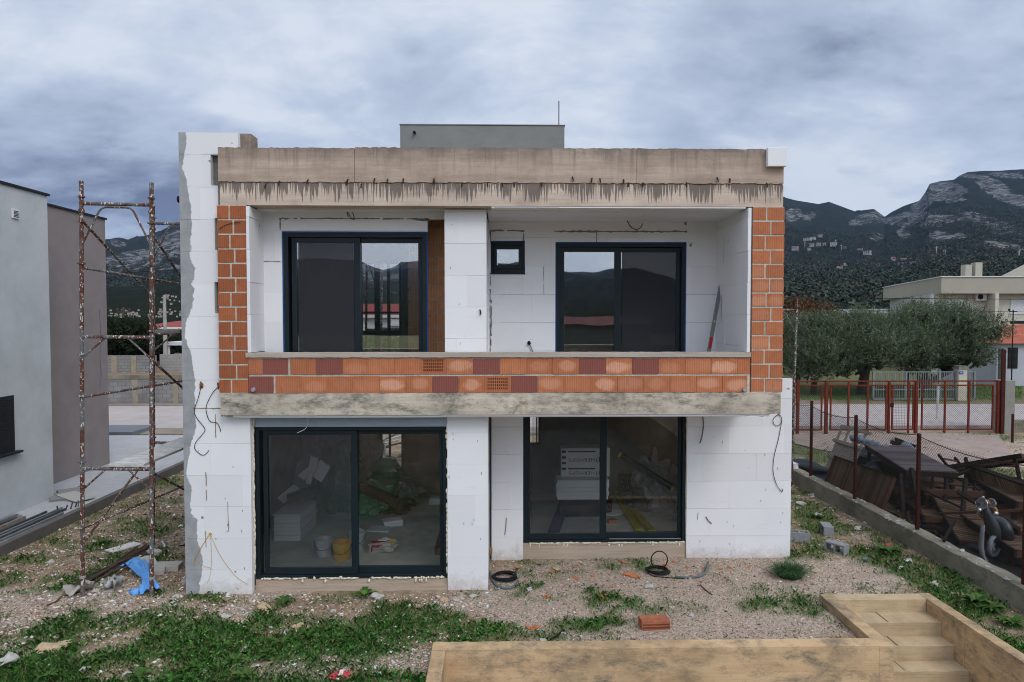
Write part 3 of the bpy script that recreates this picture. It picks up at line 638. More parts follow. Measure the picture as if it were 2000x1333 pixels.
# small bathroom window
sm = thing('casement_window', None, None, ((sw0+sw1)/2, YR, sz0), None, house); Y = YR+.03
f = MB(); f.box(sw0+.004, sw0+.05, Y, Y+.1, sz0+.02, sz1-.004); f.box(sw1-.05, sw1-.004, Y, Y+.1, sz0+.02, sz1-.004); f.box(sw0+.05, sw1-.05, Y, Y+.1, sz1-.07, sz1-.004); f.box(sw0+.05, sw1-.05, Y, Y+.1, sz0+.02, sz0+.09)
f.build('frame', ALU, sm, bevel=.004)
f = MB(); a, b, c, d = sw0+.055, sw1-.055, sz0+.095, sz1-.075
f.box(a, a+.055, Y-.012, Y+.05, c, d); f.box(b-.055, b, Y-.012, Y+.05, c, d); f.box(a+.055, b-.055, Y-.012, Y+.05, d-.06, d); f.box(a+.055, b-.055, Y-.012, Y+.05, c, c+.06); f.build('sash', ALU, sm, bevel=.004)
f = MB(); f.box(a+.045, b-.045, Y+.01, Y+.018, c+.05, d-.05); f.build('glass_pane', GLASS_UP, sm)
f = MB(); f.box(sw0-.01, sw1+.01, Y-.06, Y+.02, sz0, sz0+.018); f.build('sill', ALU, sm, bevel=.003)
f = MB(); f.box((a+b)/2-.02, (a+b)/2+.02, Y-.008, Y, sz0+.05, sz0+.066); f.box((a+b)/2-.006, (a+b)/2+.006, Y-.012, Y, sz0+.03, sz0+.066); f.build('handle', BLACK, sm)
f = MB(); f.box(sw1-.004, sw1+.004, Y-.03, Y+.02, sz0+.02, sz1-.01); f.box(sw0, sw1, Y-.034, Y+.02, sz1-.004, sz1+.008); f.box(sw0-.004, sw0+.004, Y-.03, Y+.02, sz0+.02, sz1-.01); f.build('protective_tape', TAPE, sm)
f = MB(); f.box(a+.02, b-.02, Y+.12, YR+.4, c, d); 
m = MB(); m.box(px_r, 4.19, YR+1.8, YR+1.9, zs1+.02, zl0); m.build('partition_wall', CONC_IN, house)
# back openings: dark frames with bars
def back_window(x0, x1, z0, z1, vs, hs):
    d = thing('back_window', None, None, ((x0+x1)/2, YK, z0), None, house); f = MB(); Y = YK+.05
    f.box(x0, x0+.06, Y, Y+.08, z0, z1); f.box(x1-.06, x1, Y, Y+.08, z0, z1); f.box(x0+.06, x1-.06, Y, Y+.08, z1-.06, z1); f.box(x0+.06, x1-.06, Y, Y+.08, z0, z0+.06)
    for v, w_ in vs: f.box(v-w_/2, v+w_/2, Y+.01, Y+.07, z0+.06, z1-.06)
    for h_, w_ in hs: f.box(x0+.06, x1-.06, Y+.015, Y+.065, h_-w_/2, h_+w_/2)
    f.build('frame', ALU, d)
back_window(*bw[0], [(PX(739, YK), .13), (PX(759, YK), .05)], [])
back_window(*bw[1], [(PX(1049, YK), .03)], [])
back_window(*bw[2], [(PX(736, YK), .13), (PX(758.5, YK), .07)], [(PZ(611, YK), .05), (PZ(651, YK), .12)])

# -- cables and loose ends
def cable(pts, Y, r, mat_, name='cable', off=0.0, lift=None):
    q = [Vector(P(a, b, Y)) for a, b in pts]; out = []
    for i in range(len(q)-1):
        p0, p1, p2, p3 = q[max(i-1, 0)], q[i], q[i+1], q[min(i+2, len(q)-1)]
        for k in range(6):
            t = k/6; out.append(.5*((2*p1)+(p2-p0)*t+(2*p0-5*p1+4*p2-p3)*t*t+(3*p1-p0-3*p2+p3)*t**3))
    out.append(q[-1]); m = MB(); m.tube(out, r, 6); return m.build(name, mat_, house)
CABLE = plain('black_cable', (.02, .022, .027), .5, .2); CABLE_G = plain('grey_cable', (.16, .16, .16), .6, .2); STRING = plain('yellow_string', (.55, .34, .06), .8, .2)
cable([(392, 757), (388, 775), (380, 800), (383, 815), (400, 838), (394, 850), (382, 865), (381, 878), (394, 889), (402, 887), (408, 880)], YF-.012, .0048, CABLE)
cable([(426, 756), (415, 768), (404, 790), (403, 805), (410, 823), (423, 826), (430, 838), (430, 844)], YF-.012, .0048, CABLE)
m = MB(); a = P(393, 754, YF-.01); m.blob(a, (.03, .014, .045), 3, .5); a = P(427, 754, YF-.01); m.blob(a, (.025, .014, .05), 5, .5); m.build('expanding_foam', plain('aged_brown_foam', (.20, .10, .03), .9, .5, 30), house, smooth=True)
cable([(410, 1043), (400, 1058), (381, 1090), (381, 1105)], YF-.008, .005, STRING, 'string'); cable([(411, 1044), (413, 1085), (412, 1115)], YF-.008, .0028, STRING, 'string')
cable([(412, 1046), (430, 1085), (460, 1125), (485, 1142)], YF-.008, .0028, STRING, 'string'); cable([(381, 1092), (395, 1105), (412, 1112), (405, 1140)], YF-.008, .0022, STRING, 'string')
m = MB(); m.blob(P(411, 1043, YF-.008), (.022, .012, .018), 4, .4); m.build('string_knot', STRING, house, smooth=True)
cable([(1524, 808), (1517, 812), (1510, 820), (1512, 829), (1520, 832), (1527, 824), (1525, 813), (1519, 810), (1526, 815), (1526, 828), (1520, 860), (1512, 892), (1510, 920), (1516, 945), (1526, 960), (1529, 958), (1527, 955)], YG-.016, .005, CABLE)
cable([(597, 812), (602, 825), (596, 838), (580, 846)], YC-.06, .006, plain('pale_cable', (.5, .5, .48), .6)); cable([(1372, 812), (1374, 830), (1371, 852), (1367, 866)], YG-.05, .012, CABLE_G)
cable([(1224, 410), (1223, 425), (1230, 441), (1240, 448), (1250, 446), (1255, 437)], YR-.15, .008, CABLE); cable([(676, 410), (685, 425), (692, 429), (688, 415), (678, 411), (680, 425)], YL-.06, .006, CABLE)
cable([(1032, 670), (1036, 676), (1041, 688)], YR-.03, .009, CABLE_G); m = MB(); m.tube([P(1033, 669, YR+.02), P(1033.5, 671, YR-.05)], .03, 10); m.build('conduit_end', BLACK, house)
cable([(1408, 660), (1420, 666), (1432, 665), (1438, 656), (1428, 658), (1424, 672), (1432, 688)], YR-.10, .006, CABLE); cable([(428, 448), (440, 440), (455, 436), (470, 434)], YB-.012, .004, CABLE)
cable([(937, 605), (939, 610), (938, 615)], YC-.02, .012, CABLE); cable([(989, 1012), (988, 1030), (986, 1045)], YG-.012, .007, CABLE_G); cable([(1379, 1010), (1384, 1018), (1390, 1023)], YG-.014, .007, CABLE)
cable([(800, 560), (795, 580), (799, 592)], 11.7, .008, CABLE_G)
# ------------------------------------------------------------------ ground
PIT_Y, WX0, WX1, SX0, SX1, SY1 = 8.68, -.68, 5.11, 5.11, 6.46, 10.25      # sunken court: back wall face, wing wall, stair well
def gz(x, y):
    x = np.asarray(x, float); y = np.asarray(y, float)
    n = .10*(fbm(x*.35, y*.35, 3, 3)-.5)+.035*(fbm(x*1.7, y*1.7, 5, 3)-.5)
    fade = np.clip((40-np.hypot(x, y-10))/20, 0, 1)
    return n*fade-.012
ELL = [(380, 1285, 430, 80, 1.1), (130, 1330, 260, 70, 1.1), (600, 1225, 290, 42, 1.0), (820, 1205, 170, 38, .75), (440, 1168, 70, 16, .7), (110, 1235, 90, 16, .7), (330, 1215, 150, 30, .9), (560, 1172, 110, 20, .55),
       (920, 1215, 110, 30, .65), (1040, 1146, 45, 14, .7), (1260, 1195, 100, 34, .75), (1120, 1222, 60, 24, .6), (1570, 1180, 70, 45, .65), (1600, 1225, 60, 28, .7), (1590, 1010, 55, 100, .95), (1680, 1045, 90, 45, .8),
       (1760, 1080, 90, 55, .75), (1640, 945, 70, 40, .95), (1900, 1180, 90, 36, .95), (1965, 1250, 70, 60, .85), (1500, 1150, 60, 12, .35), (60, 1092, 70, 14, .7), (90, 1055, 60, 8, .6), (290, 1035, 70, 14, .45), (200, 1125, 80, 10, .55), (330, 1008, 50, 12, .5), (225, 1008, 25, 8, .7),
       (345, 975, 20, 8, .8), (60, 1140, 120, 30, .55), (250, 1080, 110, 40, .45), (140, 1210, 160, 24, .5), (320, 940, 40, 30, .45), (1420, 1180, 150, 50, .4), (1150, 1180, 120, 30, .45), (1750, 1130, 120, 40, .55), (330, 835, 40, 8, .9), (1590, 880, 75, 28, 1.2), (1900, 856, 110, 9, 1.1), (1960, 935, 60, 30, .8), (1840, 925, 70, 14, .7), (1700, 768, 200, 22, 1.4), (1960, 770, 60, 12, .8), (700, 1280, 60, 18, .3), (620, 1325, 160, 16, .6), (760, 1310, 60, 20, .5),
       (250, 1165, 60, 10, .4), (110, 1150, 90, 14, .35), (1860, 1130, 60, 30, .7), (1800, 1150, 60, 20, .45), (1545, 1085, 22, 18, .9), (1710, 1265, 40, 18, .3), (1000, 1235, 60, 18, .5), (870, 1250, 90, 12, .5), (60, 1270, 90, 30, .6)]
BARE = [(590, 1295, 95, 22), (740, 1285, 90, 14), (960, 1180, 90, 10), (110, 1185, 190, 26), (190, 1160, 120, 14), (1400, 1130, 130, 50), (1420, 1220, 130, 30), (1190, 1130, 130, 24), (1700, 1120, 70, 20), (520, 1160, 60, 8), (780, 1300, 40, 10), (460, 1195, 40, 10), (40, 1270, 40, 12)]
def grass_mask(x, y):
    px, py = to_px(x, y, np.zeros_like(x)); ok = np.asarray(y) > 2; m = np.zeros_like(px)
    for a, b, c, d, s in ELL: m = np.maximum(m, s*np.clip(1.15-((px-a)/c)**2-((py-b)/d)**2, 0, 1))
    for a, b, c, d in BARE: m = m-.45*np.clip(1.2-((px-a)/c)**2-((py-b)/d)**2, 0, 1)
    n = fbm(np.asarray(x)*1.3, np.asarray(y)*1.3, 11, 4); n2 = fbm(np.asarray(x)*5, np.asarray(y)*5, 21, 3)
    m = m*.9+(n-.5)*2.7+(n2-.5)*1.5
    near = (np.asarray(y) < 8.2)
    m = np.where(near & (np.asarray(x) < 0), m+.7, m)
    return np.where(ok, np.clip(m, 0, 1), 0)
def axis(lo, a, b, hi, st):
    mid = list(np.arange(a, b+st/2, st)); s = st; v = b; up = []
    while v < hi: s *= 1.28; v += s; up.append(v)
    s = st; v = a; dn = []
    while v > lo: s *= 1.28; v -= s; dn.append(v)
    return np.array(dn[::-1]+mid+up)
xs = axis(-3500, -13, 14, 3500, .15); ys = axis(-3500, 4, 22, 3500, .15)
for v in (WX0, SX1): xs[np.argmin(abs(xs-v))] = v
xs[np.argmin(abs(xs-(WX1-.1)))] = WX1-.1
for v in (PIT_Y, SY1-.05): ys[np.argmin(abs(ys-v))] = v
XX, YY = np.meshgrid(xs, ys); ZZ = gz(XX, YY); nx, ny = len(xs), len(ys)
ii, jj = np.meshgrid(np.arange(nx-1), np.arange(ny-1)); cx = (xs[ii]+xs[ii+1])/2; cy = (ys[jj]+ys[jj+1])/2
pit = ((cx > WX0) & (cx < WX1-.1) & (cy < PIT_Y) & (cy > -12)) | ((cx > WX1-.1) & (cx < SX1) & (cy < SY1-.05) & (cy > -12))
inh = (cx > -4.7) & (cx < 4.9) & (cy > np.where(cx < -.6, 11.3, 12.5)) & (cy < 16)
k = ~(pit | inh); i_, j_ = ii[k], jj[k]
F = np.stack([j_*nx+i_, j_*nx+i_+1, (j_+1)*nx+i_+1, (j_+1)*nx+i_], -1)
gmv = grass_mask(XX.ravel(), YY.ravel())
far = np.clip((np.hypot(XX, YY-10).ravel()-28)/14, 0, 1)*.9
pxg, pyg = to_px(XX.ravel(), YY.ravel(), np.zeros(nx*ny))
pinkish = np.clip(1.2-((pxg-1330)/420)**2-((pyg-1170)/100)**2, 0, 1)*(YY.ravel() > 3)
for a, b, c, d in BARE: pinkish = np.maximum(pinkish, .9*np.clip(1.5-((pxg-a)/c/1.2)**2-((pyg-b)/d/1.3)**2, 0, 1)*(YY.ravel() > 3))
pinkish = np.maximum(pinkish, np.clip(1.3-((pxg-1720)/330)**2-((pyg-885)/45)**2, 0, 1)*(YY.ravel() > 14)*(XX.ravel() > 8))
tint = np.stack([np.maximum(gmv, far), pinkish, np.zeros_like(gmv)], -1)
def ground_mat():
    m, t = new_mat('dirt_and_gravel'); p = t.pos(); r, g, b = t.sep(t.attr('tint', 'Vector'))
    n = t.noise(p, .9, 6, .65); n2 = t.noise(p, 7, 5, .65); n3 = t.noise(p, 60, 3, .6)
    dirt = t.mix(t.ramp(n2, [(.3, 0), (.7, 1)]), (.19, .132, .082), (.38, .28, .19))
    v = t.n('ShaderNodeTexVoronoi', {'Vector': p, 'Scale': 34.0}); v2 = t.n('ShaderNodeTexVoronoi', {'Vector': p, 'Scale': 75.0})
    cr = t.sep(v.outputs['Color'])[0]; cr2 = t.sep(v2.outputs['Color'])[0]
    grav = t.ramp(cr, [(.0, (.17, .12, .085)), (.35, (.335, .26, .205)), (.7, (.50, .405, .33)), (1, (.78, .67, .57))])
    grav2 = t.ramp(cr2, [(.0, (.15, .105, .075)), (.4, (.325, .25, .195)), (.75, (.475, .38, .31)), (1, (.74, .63, .53))])
    grav = t.mix(.55, grav, grav2)
    k = t.ramp(t.math('ADD', t.math('MULTIPLY', g, .62), t.math('ADD', t.math('MULTIPLY', n, .6), t.math('MULTIPLY', n2, .28))), [(.42, 0), (.62, 1)])
    c = t.mix(k, dirt, grav)
    c = t.mix(t.math('MULTIPLY', t.math('MULTIPLY', g, .35), 1.0), c, (.38, .29, .225))
    soil = t.mix(t.ramp(n2, [(.35, 0), (.65, 1)]), (.040, .085, .018), (.12, .125, .045))
    c = t.mix(t.math('MULTIPLY', r, t.ramp(n2, [(.2, .55), (.6, .95)])), c, soil)
    h = t.math('ADD', t.math('MULTIPLY', v.outputs['Distance'], -1.2), t.math('ADD', t.math('MULTIPLY', v2.outputs['Distance'], -.6), n3))
    return finish(m, t, c, .95, h, .6, .02, spec=.15)
GROUND = ground_mat()
np_mesh('ground', np.stack([XX.ravel(), YY.ravel(), ZZ.ravel()], -1), F, GROUND, tint, smooth=True, kind='structure')
def sheet(name, x0, x1, y0, y1, z, mat_, z0=None, **kw):
    m = MB(); m.box(x0, x1, y0, y1, z-.3 if z0 is None else z0, z); return m.build(name, mat_, kind='structure', **kw)
ASPH = plain('old_asphalt', (.40, .355, .34), .92, .14, .9, bump=.4); DRIVE = plain('pale_gravel_drive', (.30, .235, .205), .95, .18, 1.6, bump=.6)
sheet('road', -120, 120, 26.6, 33.3, .10, ASPH)
DUSTY = plain('dusty_verge', (.26, .215, .18), .95, .25, 1.2, bump=.5)
sheet('road_verge', -60, 8, 25.3, 26.6, .085, DUSTY); sheet('pavement_edge', -60, 16, 33.3, 34.0, .14, DUSTY)
sheet('court_floor', WX0-.1, SX1+.1, -12.2, SY1, -1.6, CONC_GREY)

m = MB(); m.box(WX0-.18, SX1+.17, -12.5, -12.2, -1.7, .1); m.build('court_end_wall', CONC_YEL, label='concrete end wall of the sunken court below the camera', cat='wall')
# retaining walls and stair (one concrete structure)
rw = thing('retaining_wall', 'yellowish concrete retaining wall with a flight of steps in the foreground', 'retaining wall', (2.2, 8.7, 0))
zt_w = .115; m = MB()
rough_box(m, WX0-.18, WX1-.19, 8.60, 8.82, -1.7, zt_w, 90, 1, .006); m.build('front_wall', CONC_YEL, rw)
m = MB(); m.box(WX0-.18, WX0-.0005, -12.2, 8.598, -1.7, zt_w-.004); m.build('wing_wall', CONC_YEL, rw, bevel=.012)
m = MB(); m.box(WX1-.19, WX1+.005, 8.60, 10.03, -1.7, zt_w+.002); m.box(WX1-.19, WX1+.004, 10.031, 10.26, -1.7, zt_w+.001); m.build('stair_wall', CONC_YEL, rw, bevel=.01)
CONC_TAN = concrete('tan_step_concrete', (.48, .36, .22), (.22, .165, .10), (.60, .47, .31), boards=.3, stain=.6, green=.2)
m = MB(); m.box(WX1+.006, SX1, 10.05, 10.262, -1.5, zt_w-.001); m.build('coping', CONC_TAN, rw, bevel=.01)
STEPJ = plain('dirty_step_joint', (.16, .125, .085), .95)
m = MB()
for a, b in ((-12.2, 8.0), (8.004, 9.2), (9.204, 10.27)): m.box(SX1, SX1+.17, a, b, -1.9, zt_w+rnd.uniform(-.003, .004))
m.build('stair_wall', CONC_YEL, rw, bevel=.01)
for i in range(7):
    y1 = 10.05-(0, .35, .65, .95, 1.25, 1.55, 1.85)[i]; y0 = (9.70, 9.40, 9.10, 8.8, 8.5, 8.2, 7.9)[i]; z = zt_w-.2-.205*i
    m = MB(); xm = (WX1+SX1)/2+rnd.uniform(-.05, .1)-.15
    rough_box(m, WX1+.007, SX1-.003, y0, y1-.001, -1.9, z, 26, i+60, .005); m.box(xm-.008, xm+.008, y0+.03, y1-.004, z-.01, z+.0035, 1); m.build('step', [CONC_TAN, STEPJ], rw)
m = MB(); m.tube([P(938, 1258, 8.8), P(937, 1265, 8.7), P(939, 1272, 8.6)], .006, 6); m.build('wire_end', RUSTBAR, rw)

# low boundary wall with chain-link fence
bwall = thing('boundary_wall', 'low grey concrete wall running along the grass beside the fenced yard', 'low wall', (7.95, 12, 0))
m = MB(); n = 60; vs = []; y0, y1 = 4.0, 20.5
for i in range(n+1):
    y = y0+(y1-y0)*i/n; a = rnd.uniform(-.012, .012); b = rnd.uniform(-.01, .01); c = rnd.uniform(-.012, .01)
    vs += [(7.79+b*.4, y, -.3), (8.07, y, -.3), (8.07+c, y, .33+a), (7.80+b, y, .33+a+c*.4)]
fs = [(0, 1, 2, 3), (n*4+3, n*4+2, n*4+1, n*4)]
for i in range(n):
    for k in range(4): fs.append((i*4+k, i*4+4+k, i*4+4+(k+1) % 4, i*4+(k+1) % 4))
m.add(vs, fs); m.build('wall', CONC_GREY, bwall)
m = MB()
for i in range(60): y = rnd.uniform(8, 19); m.blob((rnd.choice([7.81, 7.83, 8.0, 7.9]), y, .33), (rnd.uniform(.015, .05), rnd.uniform(.015, .06), .022), i, .5, 8, 6)
m.build('crumbled_edge', plain('crumbled_mortar', (.36, .35, .33), .95), bwall)
RED = plain('rusted_red_paint', (.135, .026, .014), .75, .4, 9); DRED = plain('dark_red_paint', (.05, .014, .011), .75, .4, 12); WIRE = plain('dull_wire', (.04, .034, .032), .7, .2, metal=.2)
def chain(mb, o, u, L, H, s, r, kind='diag', hfun=None, k3=4):  # wire mesh in the plane o + u*a + z
    o = Vector(o); u = Vector(u).normalized(); segs = []
    if kind == 'grid':
        a = s/2
        while a < L: segs.append(((a, 0), (a, H))); a += s
        b = s/2
        while b < H: segs.append(((0, b), (L, b))); b += s
    else:
        c = -H
        while c < L:
            a0, a1 = max(c, 0), min(c+H, L)
            if a1 > a0: segs.append(((a0, a0-c), (a1, a1-c))); segs.append(((a0, H-(a0-c)), (a1, H-(a1-c))))
            c += s
    for (a, b), (c, d) in segs: mb.tube([o+u*a+Vector((0, 0, b)), o+u*c+Vector((0, 0, d))], r, 3)
fence = thing('chain_link_fence', 'rusty chain-link fence on posts standing on the low grey wall', 'fence', (7.95, 12, .3))
for px, pyt in ((1593, 783), (1682, 811), (1809, 847)):
    d = 7.95*FPX/(px-974.0); a = P(px, pyt, d); m = MB(); m.bar((7.95, d, .28), (7.95, d, a[2]), .055, .055, up=(1, 0, 0)); m.build('post', DRED, fence)
m = MB(); m.bar((7.95, 10.05, .28), (7.95, 10.05, 2.2), .055, .055, up=(1, 0, 0)); m.build('post', DRED, fence)
for y in (7.6, 19.6): m = MB(); m.bar((7.95, y, .28), (7.95, y, 2.2), .055, .055, up=(1, 0, 0)); m.build('post', DRED, fence)
m = MB(); chain(m, (7.95, 7.6, .42), (0, 1, 0), 12.0, 1.66, .068, .0027); m.build('wire_mesh', WIRE, fence)
m = MB(); pts = []
for y0_, y1_ in ((7.6, 10.05), (10.05, 12.8), (12.8, 15.06), (15.06, 17.2), (17.2, 19.6)):
    for i in range(8): t_ = i/8; pts.append((7.95, y0_+(y1_-y0_)*t_, 2.13-.10*math.sin(math.pi*t_)))
m.tube(pts+[(7.95, 19.6, 2.13)], .008, 5); m.build('top_wire', RUSTBAR, fence)

# ------------------------------------------------------------------ neighbouring house and its paved strip
PLW = plain('white_wall_render', (.47, .495, .50), .9, .13, 1.3, bump=.5); PLT = plain('taupe_wall_render', (.235, .205, .20), .92, .13, 1.1, bump=.5)
DKM = plain('dark_roof_flashing', (.018, .02, .024), .5)
nb = thing('neighbour_house', 'modern flat-roofed house with white and taupe rendered walls', 'house', (-14, 15, 0))
zn = 7.15; xa, xb, ya, yb = -10.36, -11.2, 15.97, 19.75
m = MB(); m.box(-22, xa, 6, ya, -.1, zn); 
nbw = m.build('wall', PLW, nb); m = MB(); m.box(-22, xb, ya+.001, yb, -.1, zn-.004); m.build('wall', PLT, nb, label='taupe rear wall of the house')
m = MB(); m.box(-22, xa+.04, 6, ya+.04, zn+.001, zn+.055); m.build('roof_flashing', DKM, nb); m = MB(); m.box(-22, xb+.04, ya+.042, yb+.04, zn-.002, zn+.05); m.build('roof_flashing', DKM, nb)
wn = thing('window', None, None, (xa, 14, 1.5), None, nb); m = MB(); wy0, wy1, wz0, wz1 = 12.9, 14.73, 1.52, 2.71
m.box(xa+.001, xa+.012, wy0, wy0+.05, wz0, wz1); m.box(xa+.001, xa+.012, wy1-.05, wy1, wz0, wz1); m.box(xa+.001, xa+.012, wy0+.05, wy1-.05, wz1-.05, wz1); m.build('frame', DKM, wn)
m = MB(); z = wz0
while z < wz1-.06: m.box(xa+.002, xa+.010+.006, wy0+.05, wy1-.05, z, z+.042); m.box(xa+.001, xa+.006, wy0+.05, wy1-.05, z+.042, z+.055); z += .055
m.build('roller_shutter', plain('charcoal_shutter', (.02, .022, .026), .5), wn)
m = MB(); m.box(xa, xa+.12, wy0-.1, wy1+.1, wz0-.05, wz0-.002); m.build('sill', DKM, wn, bevel=.006)
m = MB(); yv = 14.9; z = 6.58; m.box(xa, xa+.035, yv-.10, yv+.10, z-.10, z+.10); m.build('vent_cover', WHITE, nb, bevel=.006); m = MB()
for i in range(5): m.box(xa+.036, xa+.04, yv-.07, yv+.07, z-.07+i*.03, z-.055+i*.03)
m.build('vent_slots', DKM, nb)
m = MB(); y = 19.4; m.tube([(xb+.015, y, 4.6), (xb+.012, y+.03, 3.9), (xb+.012, y-.02, 3.2), (xb+.014, y+.02, 2.7), (xb+.01, y-.05, 2.4)], .012, 5); m.build('cable', plain('grey_blue_cable', (.2, .21, .26), .6), nb)
def paver_mat():
    m, t = new_mat('grey_pavers'); p = t.pos()
    b = t.n('ShaderNodeTexBrick', {'Vector': p, 'Color1': (.43, .43, .445, 1), 'Color2': (.37, .37, .385, 1), 'Mortar': (.24, .24, .245, 1), 'Scale': 5.0, 'Mortar Size': .008, 'Mortar Smooth': .3})
    c = t.mix(t.ramp(t.noise(p, 1.1, 5, .6), [(.4, 0), (.7, .5)]), b.outputs['Color'], (.30, .285, .265))
    return finish(m, t, c, .9, b.outputs['Fac'], -.3, .004)
PAVER = paver_mat()
sheet('pavement', -30, -9.26, 5, 24.5, .175, PAVER); 
m = MB()
for i in range(20): m.box(-9.255, -9.11, 5+i, 5.994+i, -.2, .185+rnd.uniform(-.002, .002))
m.build('kerb', plain('dark_kerb_stone', (.125, .115, .105), .9, .2, 3), kind='structure', bevel=.008)
sheet('paved_forecourt', -22, -13.3, 24.9, 26.6, .22, plain('blue_grey_slabs', (.165, .175, .20), .8, .12, 2), z0=-.1)

# ------------------------------------------------------------------ scaffolding
RUSTP = None
def rust_paint():
    m, t = new_mat('rusty_paint_spattered_steel'); p = t.pos()
    n = t.noise(p, 3.2, 5, .65); s = t.noise(t.vscale(p, (1, 1, .6)), 34, 3, .6); q = t.noise(p, 14, 5, .7)
    c = t.mix(t.ramp(q, [(.35, 0), (.65, 1)]), (.065, .026, .018), (.135, .052, .032))
    c = t.mix(t.ramp(n, [(.47, 0), (.58, .8)]), c, (.13, .15, .15))
    c = t.mix(t.ramp(s, [(.585, 0), (.61, 1)]), c, (.55, .53, .50))
    return finish(m, t, c, .85, q, .5, .004)
RUSTP = rust_paint()
def arc_brace(m, p0, c0, c1, p1, r):      # tube: straight, bent round two soft corners
    p0, c0, c1, p1 = map(Vector, (p0, c0, c1, p1)); pts = [p0]
    for a, c, b in ((p0, c0, c1), (c0, c1, p1)):
        u = c+(a-c).normalized()*.09; v = c+(b-c).normalized()*.09
        for i in range(6): t_ = i/5; pts.append(u*(1-t_)**2+c*2*t_*(1-t_)+v*t_*t_)
    m.tube(pts+[p1], r, 8)
def scaffold(label, ztop=6.47, levels=(2.04, 4.09, 6.13), bay=2.18, diag=True):
    s = thing('scaffolding', label, 'scaffolding'); W_, r = 1.065, .031
    for yy in (0, bay):
        for xx in (0, W_):
            m = MB(); m.tube([(xx, yy, .03), (xx, yy, ztop)], r, 10)
            for L in levels:
                for dz in (-.28, .10, -.92): 
                    if rnd.random() < .85: m.lathe([(r, -.012), (r+.022, -.010), (r+.022, .010), (r, .012)], (xx, yy, L+dz), 10); m.bar((xx-.05, yy-.02, L+dz), (xx+.05, yy-.02, L+dz), .02, .02)
            m.lathe([(r, -.02), (r+.014, -.02), (r+.014, .02), (r, .02)], (xx, yy, ztop-.45), 10)
            m.build('standard', RUSTP, s)
        for k, L in enumerate(levels):
            m = MB(); m.tube([(0, yy, L), (W_, yy, L)], .029, 10)
            if k == len(levels)-1: arc_brace(m, (.012, yy, L-.62), (.30, yy, L-.05), (W_-.30, yy, L-.05), (W_-.012, yy, L-.62), .016)
            else: m.tube([(.35, yy, L-.02), (.01, yy, L-.33)], .015, 8); m.tube([(W_-.35, yy, L-.02), (W_-.01, yy, L-.33)], .015, 8)
            m.build('ledger', RUSTP, s)
    br = MB
    for p, q in (((0, 0, 5.88), (0, bay, 4.75)), ((W_, 0, 5.7), (W_, bay, 4.3)), ((0, 0, 5.15), (W_, bay, 4.93)), ((0, 0, 3.15), (W_, bay, 3.30)), ((0, 0, .85), (0, bay, 1.92)), ((0, 0, 1.10), (W_, bay, 1.45)), ((W_, 0, 2.0), (W_, bay, .9)), ((W_, 0, 3.75), (W_, bay, 2.6))) if diag else ():
        m = MB(); m.tube([p, q], .020, 8); m.build('brace', RUSTP, s)
    for xx, yy in ((0, 0), (W_, 0), (0, bay), (W_, bay)):
        m = MB(); R = Matrix.Rotation(.5, 3, 'Z'); m.obox((xx, yy, .012), (.17, .17, .012), R); m.tube([(xx, yy, .01), (xx, yy, .35)], .02, 8); m.lathe([(.02, -.02), (.045, -.015), (.045, .015), (.02, .02)], (xx, yy, .33), 10)
        m.build('base_plate', plain('galvanised_base', (.36, .36, .35), .6, .3, 8, metal=.4) if 'galvanised_base' not in bpy.data.materials else bpy.data.materials['galvanised_base'], s)
    return s
a = G(161.5, 1166)
sc1 = scaffold('rusty paint-spattered scaffolding tower beside the white side wall, nearest of the three'); sc1.location = (a[0], a[1], -.02); sc1.rotation_euler = (0, RA(1.0), 0)
PLANKW = plain('lime_splashed_plank', (.50, .49, .47), .9, .35, 7); PLANKB = plain('old_brown_wood', (.10, .062, .042), .9, .4, 12); GREYWOOD = plain('grey_weathered_wood', (.20, .175, .15), .92, .35, 10)
x0, y0 = a[0], a[1]
m = MB(); m.box(x0+.46, x0+.99, y0-.03, y0+2.35, 2.048, 2.088); m.build('scaffold_plank', PLANKW, label='wide whitened plank lying on the lowest level of the scaffolding', cat='plank', bevel=.004)
m = MB(); m.box(x0+.50, x0+1.02, y0+1.2, y0+2.6, 4.098, 4.15); m.build('scaffold_plank', GREYWOOD, label='grey plank lying on the middle level of the scaffolding', cat='plank', bevel=.004)
sc2 = dup(sc1, (-3.35, 16.95, -.02), label='scaffolding standing behind the house, seen through the back window openings')
sc3 = dup(sc1, (PX(1547.5, 17.6)-1.065, 17.6, -1.55), label='rusty scaffolding showing past the right edge of the house')
